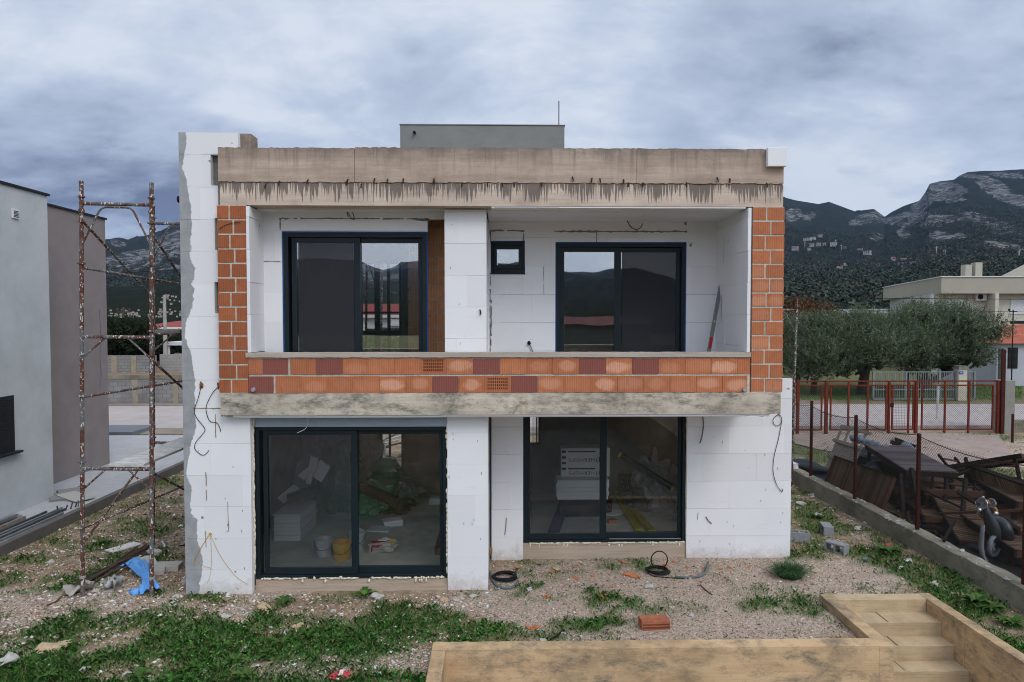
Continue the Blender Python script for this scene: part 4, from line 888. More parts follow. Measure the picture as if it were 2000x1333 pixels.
# ------------------------------------------------------------------ mountains all round
def az_of(px): return math.atan2(px-974, FPX)
RIDGE = [(-400, 455), (0, 460), (100, 470), (215, 474), (235, 473), (262, 475), (290, 467), (320, 456), (350, 440), (430, 425), (560, 430), (700, 445), (800, 440), (974, 430), (1100, 420), (1300, 400), (1450, 390), (1532, 385), (1550, 390),
         (1600, 399), (1621, 395), (1645, 404), (1673, 414), (1692, 411), (1710, 409), (1722, 417), (1732, 424), (1745, 415), (1770, 402), (1800, 391), (1812, 374), (1820, 358), (1840, 353), (1868, 350), (1880, 342), (1895, 336), (1930, 334), (1960, 334), (2000, 331), (2200, 325), (2700, 380), (3600, 430)]
raz = np.array([az_of(p) for p, _ in RIDGE]); rel = np.array([(622-y)/FPX*math.cos(az_of(p)) for p, y in RIDGE])
def ridge(az):
    a = np.interp(az, raz, rel, left=.10, right=.12)
    back = np.abs(az) > 1.35
    azm = np.clip(np.sign(az)*(math.pi-np.abs(az)), -1.2, 1.2)            # the hills behind the camera, as the upper panes mirror them
    b = np.interp(974+FPX*np.tan(azm), (0, 400, 560, 640, 700, 745, 800, 900, 990, 1010, 1100, 1150, 1210, 1260, 1320, 1500, 2000), (.07, .085, .09, .092, .093, .078, .09, .08, .084, .092, .076, .074, .079, .073, .06, .05, .06))
    return np.where(back, b-.008+.012*(fbm(az*30, az*0+.3, 41, 4)-.5), a)
R0, R1 = 150.0, 2600.0
def prof(t): return np.where(t < 1, .06*np.minimum(t*14, 1)+.94*np.clip(t, 0, 1)**.72, 1-.10*(t-1))
def hz(x, y):
    r = np.hypot(x, y); az = np.arctan2(x, y); t = (r-R0)/(R1-R0)
    bump = (fbm(x/260, y/260, 51, 5)-.5)*np.clip(t*4, 0, 1)*np.clip((1.02-t)*6, 0, 1)*.05
    return np.where(t > 0, CAMZ*np.clip(t*20, 0, 1)+r*(ridge(az)*prof(np.clip(t, 0, 1.4))+bump), -.5+t*3)
az = np.concatenate([np.linspace(-math.pi, -.62, 90, False), np.linspace(-.62, -.42, 130, False), np.linspace(-.42, .36, 120, False), np.linspace(.36, .72, 330, False), np.linspace(.72, math.pi, 100)])
tt = np.linspace(0, 1, 150); rr = np.concatenate([[R0-20], R0+(R1-R0)*tt**1.25, R1*np.linspace(1.02, 1.4, 12)])
AA, RR = np.meshgrid(az, rr); X_, Y_ = RR*np.sin(AA), RR*np.cos(AA); Z_ = hz(X_, Y_)
det = (fbm(X_/38, Y_/38, 61, 5)-.5)*RR*.012*np.clip((RR-300)/500, 0, 1); Z_ = Z_+det*np.clip((R1*.985-RR)/150, 0, 1)
pxm, pym = to_px(X_.ravel(), Y_.ravel(), Z_.ravel()); inview = (Y_.ravel() > 0)
tq = ((RR-R0)/(R1-R0)).ravel()
def gauss(cx, cy, a, b, th=0.0):
    dx, dy = pxm-cx, pym-cy; c, s = math.cos(th), math.sin(th)
    return np.clip(1.35-((dx*c+dy*s)/a)**2-((-dx*s+dy*c)/b)**2, 0, 1)
rock = np.zeros(len(pxm))
for g in ((1850, 370, 40, 14, .12), (1835, 385, 50, 9, .1), (1950, 372, 50, 16, .5), (1985, 390, 60, 14, .45), (1800, 400, 24, 12, -.5), (1760, 424, 50, 6, -.2), (1830, 424, 60, 9, .05), (1930, 432, 70, 9, .28), (1780, 437, 60, 6, .05), (1990, 460, 60, 9, .2), (1840, 462, 26, 10, .1),
          (1870, 463, 18, 9, 0), (1825, 460, 12, 6, 0), (1764, 457, 14, 9, .2), (1930, 477, 12, 8, 0), (1970, 482, 40, 8, .2), (1712, 463, 14, 7, 0), (1550, 420, 18, 14, -.4), (1580, 424, 14, 7, -.3), (1690, 428, 40, 10, -.3), (1900, 345, 30, 4, .1), (1990, 345, 60, 5, .1),
          (300, 497, 90, 12, -.12), (240, 512, 60, 9, 0), (330, 470, 40, 16, -.3), (230, 476, 16, 6, .2), (225, 527, 14, 8, 0), (262, 522, 14, 8, 0), (330, 522, 40, 8, .1), (450, 470, 120, 30, 0), (700, 520, 200, 40, 0)):
    rock = np.maximum(rock, gauss(*g)*inview)
rn = fbm(X_/70, Z_.ravel().reshape(X_.shape)/22, 71, 4).ravel()
back_rock = np.clip((tq-.45)*2, 0, 1)*.5*(1-inview*1.0)
rock = np.clip((rock+back_rock)*1.25+(rn-.52)*1.9*np.clip(rock*2.5, 0, 1), 0, 1)
def hill_mat():
    m, t = new_mat('mountain_scrub_and_rock'); p = t.pos(); r, g, b = t.sep(t.attr('tint', 'Vector'))
    n = t.noise(p, .012, 6, .65); n2 = t.noise(p, .05, 6, .7); n3 = t.noise(p, .16, 4, .7)
    veg = t.mix(t.ramp(n, [(.35, 0), (.65, 1)]), (.012, .0165, .014), (.024, .029, .019))
    veg = t.mix(t.math('MULTIPLY', t.ramp(n2, [(.55, 0), (.70, 1)]), .6), veg, (.042, .031, .017))
    veg = t.mix(t.math('MULTIPLY', t.ramp(n3, [(.50, 0), (.64, 1)]), .35), veg, (.011, .016, .012))
    st = t.noise(t.vscale(p, (.011, .011, .05)), 1.0, 8, .72, .8); st2 = t.noise(t.vscale(p, (.04, .04, .11)), 1.0, 6, .78, .6)
    rk = t.mix(t.ramp(st, [(.38, 0), (.62, 1)]), (.11, .11, .115), (.235, .235, .235))
    rk = t.mix(t.ramp(st2, [(.46, 1), (.56, 0)]), rk, (.032, .034, .030))
    k = t.ramp(t.math('ADD', r, t.math('MULTIPLY', t.math('ADD', t.math('SUBTRACT', n3, .5), t.math('SUBTRACT', n2, .5)), 1.1)), [(.36, 0), (.54, 1)])
    return finish(m, t, t.mix(k, veg, rk), 1.0, t.math('ADD', n3, t.math('MULTIPLY', n2, 1.5)), .8, 6.0, spec=.0)
na, nr = len(az), len(rr); i_, j_ = np.meshgrid(np.arange(na-1), np.arange(nr-1)); i_, j_ = i_.ravel(), j_.ravel()
F = np.stack([j_*na+i_, j_*na+i_+1, (j_+1)*na+i_+1, (j_+1)*na+i_], -1)[:, ::-1]
np_mesh('mountains', np.stack([X_.ravel(), Y_.ravel(), Z_.ravel()], -1), F, hill_mat(), np.stack([rock, rock*0, rock*0], -1), smooth=True, kind='structure')

# forest on the slopes: clumps of leaf-sized faces, larger and fewer farther out
rs = np.random.RandomState(5)
def leafy(cs, rad, n, size, cols, squash=.85, shade=.35, up=.0):     # quads spread through each crown's volume; cs (m,3)
    m = len(cs); d = rs.normal(size=(m, n, 3)); d /= np.linalg.norm(d, axis=2, keepdims=True); q = rs.rand(m, n, 1)**.45
    lob = .75+.35*np.sin(d[..., :1]*4+rs.rand(m, 1, 1)*6)*np.cos(d[..., 1:2]*5+rs.rand(m, 1, 1)*6)
    c = cs[:, None, :]+d*q*lob*np.asarray(rad)[:, None, None]*np.array([1, 1, squash])
    a = rs.normal(size=(m, n, 3)); a /= np.linalg.norm(a, axis=2, keepdims=True); b = np.cross(a, d); b /= np.linalg.norm(b, axis=2, keepdims=True)+1e-6
    sz = np.asarray(size)[:, None, None]*(.5+rs.rand(m, n, 1)) if np.ndim(size) else size*(.5+rs.rand(m, n, 1))
    a = a*sz; b = b*sz*.7; V = np.stack([c-a-b*.4, c-b, c+a, c+b], 2).reshape(-1, 3)
    F = np.arange(m*n*4).reshape(-1, 4); col = np.repeat(np.asarray(cols), n, 0)*(1-shade+2*shade*rs.rand(m*n, 1))
    return V, F, col
LEAF = tinted('forest_foliage', .85, .25, .5)
def forest(name, pr, r0, r1, count, rad, n, pw=1.0):
    Vs, Fs, Cs = [], [], []
    for (p0, p1), k in zip(pr, count):
        a = np.array([az_of(p) for p in rs.uniform(p0, p1, k)]); r = r0*(r1/r0)**(rs.rand(k)**pw); x, y = r*np.sin(a), r*np.cos(a); z = hz(x, y)
        px_, py_ = to_px(x, y, z); keep = np.ones(k, bool)
        for cx, cy, aa, bb in ((1764, 457, 16, 10), (1840, 462, 34, 11), (1870, 463, 22, 10), (1930, 477, 14, 9), (1970, 482, 44, 9), (1640, 527, 20, 8), (1620, 533, 16, 4)): keep &= ((px_-cx)/aa)**2+((py_-cy)/bb)**2 > 1
        x, y, z = x[keep], y[keep], z[keep]; k = len(x); R = rad*(.6+.8*rs.rand(k))
        base_ = np.array([[.024, .036, .022], [.033, .045, .027], [.050, .060, .043], [.017, .026, .019], [.058, .044, .024], [.075, .046, .02]])
        ci = rs.choice(6, k, p=[.34, .26, .18, .17, .035, .015])
        V, F, c = leafy(np.stack([x, y, z+R*.7], -1), R, n, R*.18, base_[ci]); Fs.append(F+sum(len(v) for v in Vs)); Vs.append(V); Cs.append(c)
    return np_mesh(name, np.concatenate(Vs), np.concatenate(Fs), LEAF, np.concatenate(Cs), kind='stuff')
forest('forest', [(1250, 2120), (140, 400)], 158, 330, (2900, 0), 2.9, 115, .9)
forest('forest', [(1250, 2120), (150, 400)], 320, 800, (8300, 0), 3.6, 46, .8)
forest('forest', [(1250, 2120), (150, 400)], 780, 1700, (10300, 1500), 4.6, 18, .9)

# ------------------------------------------------------------------ houses on the slope and in the far town
HW = plain('far_house_white', (.33, .325, .32), .8, .1, .2); HR = plain('far_red_roof', (.22, .09, .06), .8, .2, .2); HD = plain('far_window_dark', (.05, .05, .055), .6); PYL = plain('pylon_grey', (.32, .33, .34), .6)
def far_house_mesh(roofed):
    m = MB(); m.box(-.5, .5, -.5, .5, -.6, .6); mats = [HW, HR, HD]
    for z in (0.0, .34):
        for x in (-.32, -.02, .28): m.box(x-.07, x+.07, -.506, -.501, z, z+.17, 2)
    if roofed: m.add([(-.56, -.56, .6), (.56, -.56, .6), (.56, .56, .6), (-.56, .56, .6), (-.56, 0, .9), (.56, 0, .9)], [(0, 1, 5, 4), (2, 3, 4, 5), (1, 2, 5), (3, 0, 4), (3, 2, 1, 0)], 1)
    else: m.box(-.54, .54, -.54, .54, .601, .66, 0)
    return m, mats
protos = []
for k in (0, 1): m, mats = far_house_mesh(k); o = m.build('hillside_house', mats); protos.append(o)
def on_slope(px, py):                     # walk along the line of sight to the slope
    d = ray(px, py); 
    ts = np.linspace(160, 2590, 3000); x, y, z = d[0]*ts, d[1]*ts, CAMZ+d[2]*ts; h = hz(x, y); k = np.argmax(h > z)
    return x[k], y[k], h[k]
used = [0, 0]
def slope_house(px, py, wpx, hpx, roof, label, group):
    x, y, z = on_slope(px, py); D = math.hypot(x, y); s = D/FPX; o = protos[roof]
    if used[roof]: o = o.copy(); C.objects.link(o)
    used[roof] = 1; o.location = (x, y, z+hpx*s*.45+1.5); o.scale = (wpx*s, wpx*s*.8, hpx*s); o.rotation_euler[2] = rnd.uniform(-.35, .35)-math.atan2(x, y)
    return tag(o, label, 'house', group)
HL = 'small pale house high on the wooded mountainside at right'
for px, py, w_, h_, r in ((1553, 492, 10, 6, 1), (1577, 472, 12, 4, 0), (1588, 470, 8, 4, 0), (1602, 466, 8, 4, 1), (1585, 484, 8, 5, 0), (1598, 484, 7, 6, 0), (1610, 482, 5, 4, 1), (1628, 483, 11, 6, 0), (1650, 488, 6, 3, 1), (1580, 492, 6, 4, 1), (1694, 500, 11, 6, 0), (1680, 492, 8, 3, 1), (1745, 512, 7, 5, 1), (1770, 515, 16, 5, 1),
                       (1767, 522, 20, 5, 0), (1793, 523, 18, 6, 1), (1843, 516, 7, 3, 1), (1843, 525, 10, 4, 1), (1875, 522, 7, 5, 0), (1885, 528, 9, 5, 0), (1928, 524, 14, 5, 1), (1938, 530, 18, 5, 0), (1955, 526, 8, 3, 1), (1715, 522, 6, 3, 1), (1960, 532, 8, 4, 0)):
    slope_house(px, py, w_, h_, r, HL, 'houses scattered over the mountainside')
TL = 'tiny white house of the distant town at the foot of the left mountain'
rt = random.Random(12)
for i in range(95):
    if i < 62: px, py = rt.uniform(212, 322), 634-abs(rt.gauss(0, 9))
    elif i < 82: px, py = rt.uniform(300, 356), 632-abs(rt.gauss(0, 11))
    else: px, py = rt.uniform(312, 352), rt.uniform(585, 601)
    if py < 606 and px < 300: py = 620
    slope_house(px, py, rt.uniform(2.0, 4.2), rt.uniform(1.4, 2.4), rt.random() < .45, TL, 'houses of the distant town')
RK = plain('ruin_stone', (.25, .19, .15), .95, .35, .3)
m = MB()
for px, py, a, b in ((1622, 534, 5, 2.5), (1632, 532, 5, 4), (1638, 528, 4, 4.5), (1650, 520, 4.5, 3), (1644, 525, 3, 3), (1615, 536, 4, 1.5)):
    x, y, z = on_slope(px, py); s = math.hypot(x, y)/FPX; m.blob((x, y, z+1), (a*s, a*s, b*s), px, .5, 8, 6)
m.build('stone_ruin', RK, label='reddish stone ruin on a spur of the wooded hillside', cat='ruin')
for px, py, h in ((1632, 484, 14), (1643, 488, 8), (1572, 485, 12), (1829, 499, 15), (1843, 502, 11), (1846, 502, 11), (1973, 512, 10), (1990, 512, 18)):
    x, y, z = on_slope(px, py); s = math.hypot(x, y)/FPX; m = MB(); m.bar((x, y, z-2), (x, y, z+h*s), .8, .8); m.bar((x-1.6*s, y, z+h*s*.85), (x+1.6*s, y, z+h*s*.85), .5, .5)
    m.build('power_pylon', PYL, label='thin grey power pylon on the wooded mountainside', cat='pylon', group='pylons on the mountainside')

# ------------------------------------------------------------------ beyond the road: left gap
BLK = None
def block_mat(name, c1, c2, mo):
    m, t = new_mat(name); p = t.pos(); x, y, z = t.sep(p); q = t.n('ShaderNodeCombineXYZ', {0: t.math('ADD', x, y), 1: z, 2: 0.0}).outputs[0]
    b = t.n('ShaderNodeTexBrick', {'Vector': q, 'Color1': (*c1, 1), 'Color2': (*c2, 1), 'Mortar': (*mo, 1), 'Scale': 1.0, 'Mortar Size': .012, 'Brick Width': .40, 'Row Height': .20, 'Bias': 0.0})
    c = t.mix(t.ramp(t.noise(p, .7, 6, .65), [(.42, 0), (.7, .6)]), b.outputs['Color'], tuple(k*.5 for k in c1))
    return finish(m, t, c, .95, b.outputs['Fac'], -.5, .01)
BLK = block_mat('concrete_blockwork', (.27, .265, .26), (.21, .205, .20), (.13, .125, .12))
fw = thing('block_wall', 'grey concrete block wall with yellowish posts along the far side of the road', 'wall', (-20, 34.1, 0))
POSTC = plain('tan_concrete_post', (.29, .25, .185), .95, .2, 3); YW = 34.05; zw = PZ(733, YW, 280); m = MB(); m.box(-40, 6, YW, YW+.2, -.2, zw-.06); m.build('blockwork', BLK, fw)
m = MB(); m.box(-40, 6, YW-.02, YW+.22, zw-.22, zw); m.build('capping', CONC_GREY, fw)
for px in (264, 343): m = MB(); x = PX(px, YW, 760); m.box(x-.13, x+.13, YW-.015, YW+.1, -.2, zw-.222); m.build('post', POSTC, fw)
for x in (-26, -12, -8, -4, 0, 4): m = MB(); m.box(x-.13, x+.13, YW-.015, YW+.1, -.2, zw-.222); m.build('post', POSTC, fw)
sheet('terrace', -60, 7, YW+.2, 75, .70, plain('reddish_terrace_soil', (.23, .15, .10), .95, .25, .8), z0=-.3)
sw = thing('garden_wall', 'second grey block wall with a low step, on the terrace behind the road wall', 'wall', (-25, 46, 1))
m = MB(); Y2 = 46; x1 = PX(302, Y2); m.box(-45, x1, Y2, Y2+.2, .5, PZ(694, Y2)); m.build('wall_section', BLK, sw)
m = MB(); m.box(x1+.002, -4, Y2+.6, Y2+.8, .5, PZ(692, Y2+.6)); m.build('wall_section', block_mat('pale_rough_blockwork', (.33, .32, .30), (.27, .26, .25), (.2, .19, .18)), sw)
for px in (222, 260): m = MB(); x = PX(px, Y2); m.box(x-.18, x+.18, Y2-.04, Y2, .5, PZ(695, Y2)); m.build('post', POSTC, sw)
WHT = plain('white_building_wall', (.60, .60, .60), .85, .06, .6); ROOFR = plain('red_metal_roof', (.26, .040, .034), .6, .15, .5); GLD = plain('dark_glass', (.02, .022, .025), .25)
def hall(name, label, x0, x1, y0, y1, z0, ze, zr, wins, gable_x=False, wm=None, rm=None):
    h = thing(name, label, 'building', ((x0+x1)/2, y0, z0)); m = MB(); m.box(x0, x1, y0, y1, z0-1, ze); m.build('wall', wm or WHT, h)
    m = MB(); o = .5; ym = (y0+y1)/2
    m.add([(x0-o, y0-o, ze+.002), (x1+o, y0-o, ze+.002), (x1+o, y1+o, ze+.002), (x0-o, y1+o, ze+.002), (x0+(2.5 if gable_x else -o), ym, zr), (x1-(2.5 if gable_x else -o), ym, zr)], [(0, 1, 5, 4), (2, 3, 4, 5), (1, 2, 5), (3, 0, 4), (3, 2, 1, 0)]); m.build('roof', rm or ROOFR, h)
    m = MB(); m.box(x0-o, x1+o, y0-o-.03, y0-o, ze-.18, ze+.06); m.build('eaves_board', WHITE, h)
    for a, b, c, d in wins: m = MB(); m.box(a, b, y0-.03, y0-.002, c, d); m.build('window', GLD, h)
    return h
D = 92; hall('red_roof_hall', 'long low white hall with a red roof beyond the garden wall', PX(268, D), PX(420, D), D, D+13, 1.0, PZ(640, D), PZ(627, D+6), [(PX(a, D), PX(b, D), PZ(655, D), PZ(648, D)) for a, b in ((328, 333), (340, 352), (360, 372), (385, 396))], True)
D = 60; hb = hall('red_roof_house', 'white house with a red roof and an air conditioner, seen through the upper windows', PX(640, D), PX(840, D), D, D+9, 1.0, PZ(617, D), PZ(594, D+4.5), [])
m = MB(); a = P(771, 630, D-.2); m.box(a[0]-.42, a[0]+.42, a[1]-.15, a[1]+.19, a[2]-.3, a[2]+.3); m.build('air_conditioner', WHITE, hb)
D = 52; sh = thing('site_shed', 'small white shed with an open dark front behind the garden wall', 'shed', (PX(350, D), D, 1.3)); x0, x1 = PX(327, D), PX(420, D); z1 = PZ(668, D)
for x in (x0, x0+2.2, x1-.1): m = MB(); m.box(x, x+.12, D, D+.12, 1.0, z1-.24); m.build('post', WHITE, sh)
m = MB(); m.box(x0-.15, x1+.15, D-.15, D+2.6, z1-.25, z1); m.build('roof', WHITE, sh); m = MB(); m.box(x0, x1, D+2.3, D+2.4, 1.0, z1-.26); m.build('back_panel', DKM, sh)
m = MB(); a = P(350, 690, D+1); m.box(a[0]-.3, a[0]+.3, D+.8, D+1.3, 1.2, a[2]); m.build('box', WHITE, sh)
# poles and wires
POLE = plain('pale_concrete_pole', (.34, .33, .30), .9, .2, 3); WOODP = plain('dark_timber_pole', (.07, .055, .045), .9, .3, 4)
D = 49; m = MB(); a = P(321, 577, D); m.tube([(a[0], D, 0), (a[0], D, a[2])], [.17, .10], 10); up = thing('utility_pole', 'tall pale concrete utility pole behind the garden wall', 'utility pole', (a[0], D, 0)); m.build('pole', POLE, up)
D = 70; a = P(241, 600, D); up = thing('utility_pole', 'dark timber pole with insulators rising above the dark trees', 'utility pole', (a[0], D, 1)); m = MB(); m.tube([(a[0], D, 0), (a[0], D, a[2])], [.18, .14], 8); m.build('pole', WOODP, up)
m = MB(); m.bar((a[0]-.7, D, a[2]-.5), (a[0]+.7, D, a[2]-.5), .12, .12)
for k in (-.6, 0, .6): m.lathe([(.05, 0), (.12, .12), (.05, .35)], (a[0]+k, D, a[2]-.45), 8)
m.build('crossarm', WOODP, up)
def wire(p, q, sag, label, r=.014):
    p, q = Vector(p), Vector(q); m = MB(); m.tube([p.lerp(q, i/16)-Vector((0, 0, sag*4*(i/16)*(1-i/16))) for i in range(17)], r, 4)
    m.build('overhead_wire', BLACK, label=label, cat='wire')
wire(P(150, 537, 40), P(700, 500, 40), .12, 'uppermost black overhead wire crossing the left mountain'); wire(P(150, 579, 46), P(700, 540, 46), .2, 'middle black overhead wire crossing the left mountain'); wire(P(190, 609, 60), P(322, 582, 49), .3, 'slack black wire running to the top of the pale concrete pole')
wire(P(322, 584, 49), P(620, 560, 49), .3, 'black wire leaving the pale concrete pole towards the house')
wire(P(1440, 581, 46), P(2150, 586, 46), .0, 'upper black overhead wire crossing in front of the cream apartment block', .02); wire(P(1440, 604, 42), P(2150, 611, 42), .0, 'lower black overhead wire just above the olive trees', .011)

# ------------------------------------------------------------------ trees
BARK = plain('grey_brown_bark', (.075, .062, .052), .95, .35, 6, bump=.8)
OLEAF = tinted('olive_foliage', .8, .2, 3, spec=.12)
def tree(name, label, group, c, crowns, twigs, leaf, cols, trunks, inner=260, twl=.5, upw=.55):
    t = thing(name, label, 'tree', c, group)
    m = MB()
    for pts, r0 in trunks:
        k = len(pts); m.tube([(c[0]+p[0], c[1]+p[1], c[2]+p[2]) for p in pts], [r0*(1-.65*i/(k-1)) for i in range(k)], 9)
    m.build('trunk', BARK, t, smooth=True)
    vol = np.array([a[3]*a[4]*a[5] for a in crowns])**.67; ch = rs.choice(len(crowns), twigs, p=vol/vol.sum()); cr = np.array(crowns)[ch]
    d = rs.normal(size=(twigs, 3)); d /= np.linalg.norm(d, axis=1, keepdims=True); d[:, 2] = np.where(d[:, 2] < -.5, -d[:, 2], d[:, 2]); q = (.62+.38*rs.rand(twigs, 1)**.7)
    ph = rs.rand(3)*6; lob = 1+.16*np.sin(d[:, :1]*6+ph[0])*np.sin(d[:, 1:2]*6+ph[1])+.10*np.sin(d[:, 2:]*9+ph[2])
    o = np.array(c)+cr[:, :3]+d*cr[:, 3:]*q*lob
    dirn = d*.75+np.array([0, 0, upw])+rs.normal(size=d.shape)*.35; dirn /= np.linalg.norm(dirn, axis=1, keepdims=True)
    n = 13; tpos = np.linspace(0, 1, n)[None, :, None]; L = twl*(.5+rs.rand(twigs, 1, 1))
    base_ = o[:, None, :]+dirn[:, None, :]*L*tpos
    ld = rs.normal(size=(twigs, n, 3))*.6+dirn[:, None, :]*.7; ld /= np.linalg.norm(ld, axis=2, keepdims=True)
    sd = np.cross(ld, rs.normal(size=ld.shape)); sd /= np.linalg.norm(sd, axis=2, keepdims=True)+1e-6
    sz = leaf*(.6+.8*rs.rand(twigs, n, 1)); tip = base_+ld*sz
    V = np.stack([base_, base_+ld*sz*.5+sd*sz*.14, tip, base_+ld*sz*.5-sd*sz*.14], 2).reshape(-1, 3)
    col = np.array(cols)[rs.choice(len(cols), twigs)]; col = np.repeat(col, n, 0)*(.7+.6*rs.rand(twigs*n, 1))
    F = np.arange(len(V)).reshape(-1, 4)
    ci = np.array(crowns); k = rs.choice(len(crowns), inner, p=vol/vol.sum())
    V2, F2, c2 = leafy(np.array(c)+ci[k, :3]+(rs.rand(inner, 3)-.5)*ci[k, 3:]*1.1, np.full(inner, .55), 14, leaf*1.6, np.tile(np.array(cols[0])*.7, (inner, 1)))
    np_mesh('crown', np.concatenate([V, V2]), np.concatenate([F, F2+len(V)]), OLEAF, np.concatenate([col, c2]), parent=t)
    return t
OC = [(.075, .10, .058), (.11, .14, .09), (.18, .20, .155), (.055, .082, .036), (.095, .135, .050)]
def olive(px, D, w_, h_, label, seed, trunks, low=0.0):
    x = PX(px, D, 700); g = random.Random(seed); cr = []
    for i in range(17): a = g.uniform(0, 6.28); q = g.uniform(.3, .85); cr.append((w_*q*math.cos(a), w_*.8*q*math.sin(a), h_*(.58+g.uniform(-.27, .22)), w_*g.uniform(.22, .38), w_*.32, h_*g.uniform(.12, .20)))
    cr.append((0, 0, h_*.58, w_*.6, w_*.5, h_*.30))
    if not low: cr += [(-w_*.35, -.4, h_*.43, w_*.4, w_*.4, h_*.15), (w_*.3, -.5, h_*.42, w_*.42, w_*.4, h_*.15), (0, .3, h_*.42, w_*.4, w_*.4, h_*.15)]
    if low: cr += [(-w_*.3, -.5, h_*.3, w_*.55, w_*.5, h_*.26), (w_*.2, -.6, h_*.35, w_*.6, w_*.5, h_*.25)]
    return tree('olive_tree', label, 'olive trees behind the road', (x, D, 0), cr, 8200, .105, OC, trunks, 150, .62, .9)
def tr(*p): return list(p)
olive(1588, 38.5, 2.7, 4.7, 'low bushy olive tree nearest the brick pier, leafy down to the grass', 1, [(tr((0, 0, -.1), (.1, 0, .8), (.3, 0, 2.2)), .2)], 1)
olive(1688, 38.5, 3.2, 5.0, 'olive tree with one thick upright trunk behind the red gate', 2, [(tr((-.1, 0, -.1), (0, 0, .9), (.15, 0, 1.6), (.5, 0, 3)), .34), (tr((0, 0, 1.0), (-.5, 0, 2.0), (-1.1, 0, 3)), .18)])
olive(1785, 40, 3.5, 5.2, 'tallest olive tree, behind the middle of the silver railing', 3, [(tr((-.4, 0, -.1), (-.4, 0, 1), (-.5, 0, 2.8)), .2), (tr((.6, 0, -.1), (.7, 0, .9), (.4, 0, 2.6)), .26)])
olive(1852, 39.5, 2.8, 4.9, 'olive tree with leaning bent limbs behind the house number pillar', 4, [(tr((-1.6, 0, -.1), (-1.7, 0, .7), (-2.0, 0, 1.6)), .16), (tr((-1.6, 0, .3), (-.9, 0, .7), (.2, 0, 1.3), (.8, 0, 2.2), (1.2, 0, 3)), .2)])
DC = [(.012, .020, .010), (.020, .030, .013), (.030, .042, .018), (.016, .026, .012)]
for px, D, w_, h_, lb in ((222, 50, 2.6, 3.0, 'dark evergreen tree against the taupe wall corner'), (262, 54, 2.3, 2.2, 'dark rounded tree between the timber pole and the red-roofed hall'), (305, 62, 3.0, 1.5, 'low dark bushy tree in front of the red-roofed hall'), (365, 60, 3.2, 1.7, 'dark bushy tree behind the small white shed')):
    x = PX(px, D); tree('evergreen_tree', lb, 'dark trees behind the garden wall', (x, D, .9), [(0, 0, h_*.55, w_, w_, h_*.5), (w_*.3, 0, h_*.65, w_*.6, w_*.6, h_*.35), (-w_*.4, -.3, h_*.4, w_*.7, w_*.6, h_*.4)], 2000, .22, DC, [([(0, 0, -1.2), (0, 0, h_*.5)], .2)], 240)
x = PX(1560, 46); tree('autumn_tree', 'orange-brown autumn tree showing above the olive beside the brick pier', None, (x, 46, 0), [(0, 0, 3.2, 2.0, 1.5, 1.9), (1.6, 0, 3.2, 1.6, 1.4, 1.5)], 1500, .2, [(.12, .05, .018), (.16, .07, .022), (.07, .055, .022), (.09, .04, .02)], [([(0, 0, -.1), (0, 0, 3)], .18)], 120)
x = PX(790, 45); tree('garden_bush', 'green bush on the terrace seen through the upper left window', None, (PX(740, 45), 45, 1.2), [(0, 0, .9, 2.6, 1.2, .9), (1.8, 0, .7, 1.6, 1, .7)], 900, .2, [(.07, .11, .04), (.10, .14, .06)], [([(0, 0, -.1), (0, 0, .6)], .1)], 80)

# ------------------------------------------------------------------ right: gate, railing, apartment block
gt = thing('entrance_gate', 'rust-red steel gate with framed wire panels closing the gravel drive', 'gate', (14, 25.4, 0)); YGt = 25.4
def gx(px): return PX(px, YGt, 800)
zg0, zg1 = PZ(849.5, YGt, 1750), PZ(745, YGt, 1750)
for px, w_, top in ((1557, .06, 0), (1613.5, .10, 0), (1736, .07, 0), (1789, .10, 0), (1949, .10, 0)): m = MB(); m.box(gx(px)-w_/2, gx(px)+w_/2, YGt-.05, YGt+.05, -.05, zg1+.02+top); m.build('post', RED, gt)
m = MB(); m.box(gx(1530), gx(1950), YGt+.052, YGt+.09, zg1-.03, zg1+.02); m.build('top_rail', RED, gt); m = MB(); m.box(gx(1530), gx(1950), YGt+.052, YGt+.09, zg0-.03, zg0+.02); m.build('bottom_rail', RED, gt)
for a, b, vs, kind in ((1532, 1606, (1559.5,), 'diag'), (1621, 1732, (1657, 1694.5), 'diag'), (1741.5, 1785, (1774.5,), 'grid'), (1799.5, 1940, (1845.5, 1892), 'diag')):
    x0, x1 = gx(a), gx(b); lf = thing('gate_leaf', None, None, ((x0+x1)/2, YGt, zg0), None, gt); z0, z1 = PZ(841, YGt, 1700), PZ(752, YGt, 1700); m = MB()
    m.box(x0, x0+.05, YGt-.02, YGt+.03, z0, z1); m.box(x1-.05, x1, YGt-.02, YGt+.03, z0, z1); m.box(x0+.05, x1-.05, YGt-.02, YGt+.03, z1-.05, z1); m.box(x0+.05, x1-.05, YGt-.02, YGt+.03, z0, z0+.05)
    for v in vs: m.box(gx(v)-.03, gx(v)+.03, YGt-.022, YGt+.032, zg0, zg1)
    if kind == 'diag':
        for zz in (.4, .75): m.box(x1, x1+.12, YGt-.015, YGt+.015, z0+(z1-z0)*zz-.015, z0+(z1-z0)*zz+.015)
    m.build('leaf_frame', RED, lf); m = MB(); chain(m, (x0+.05, YGt+.005, z0+.05), (1, 0, 0), x1-x0-.1, z1-z0-.1, .085 if kind == 'diag' else .06, .0045, kind); m.build('wire_mesh', WIRE, lf)
m = MB(); a = gx(1737); m.box(a+.02, a+.12, YGt-.07, YGt-.03, 1.0, 1.16); m.build('lock', BLACK, gt)
x0 = gx(1957); m = MB(); m.box(x0, x0+.42, YGt-.1, YGt+.45, -.1, zg1+.02); m.build('gate_pier', concrete('grey_gate_pier', (.22, .215, .19), (.12, .12, .10), (.30, .29, .26), boards=1), label='stubby grey concrete pier at the right end of the red gate', cat='pier', bevel=.015)
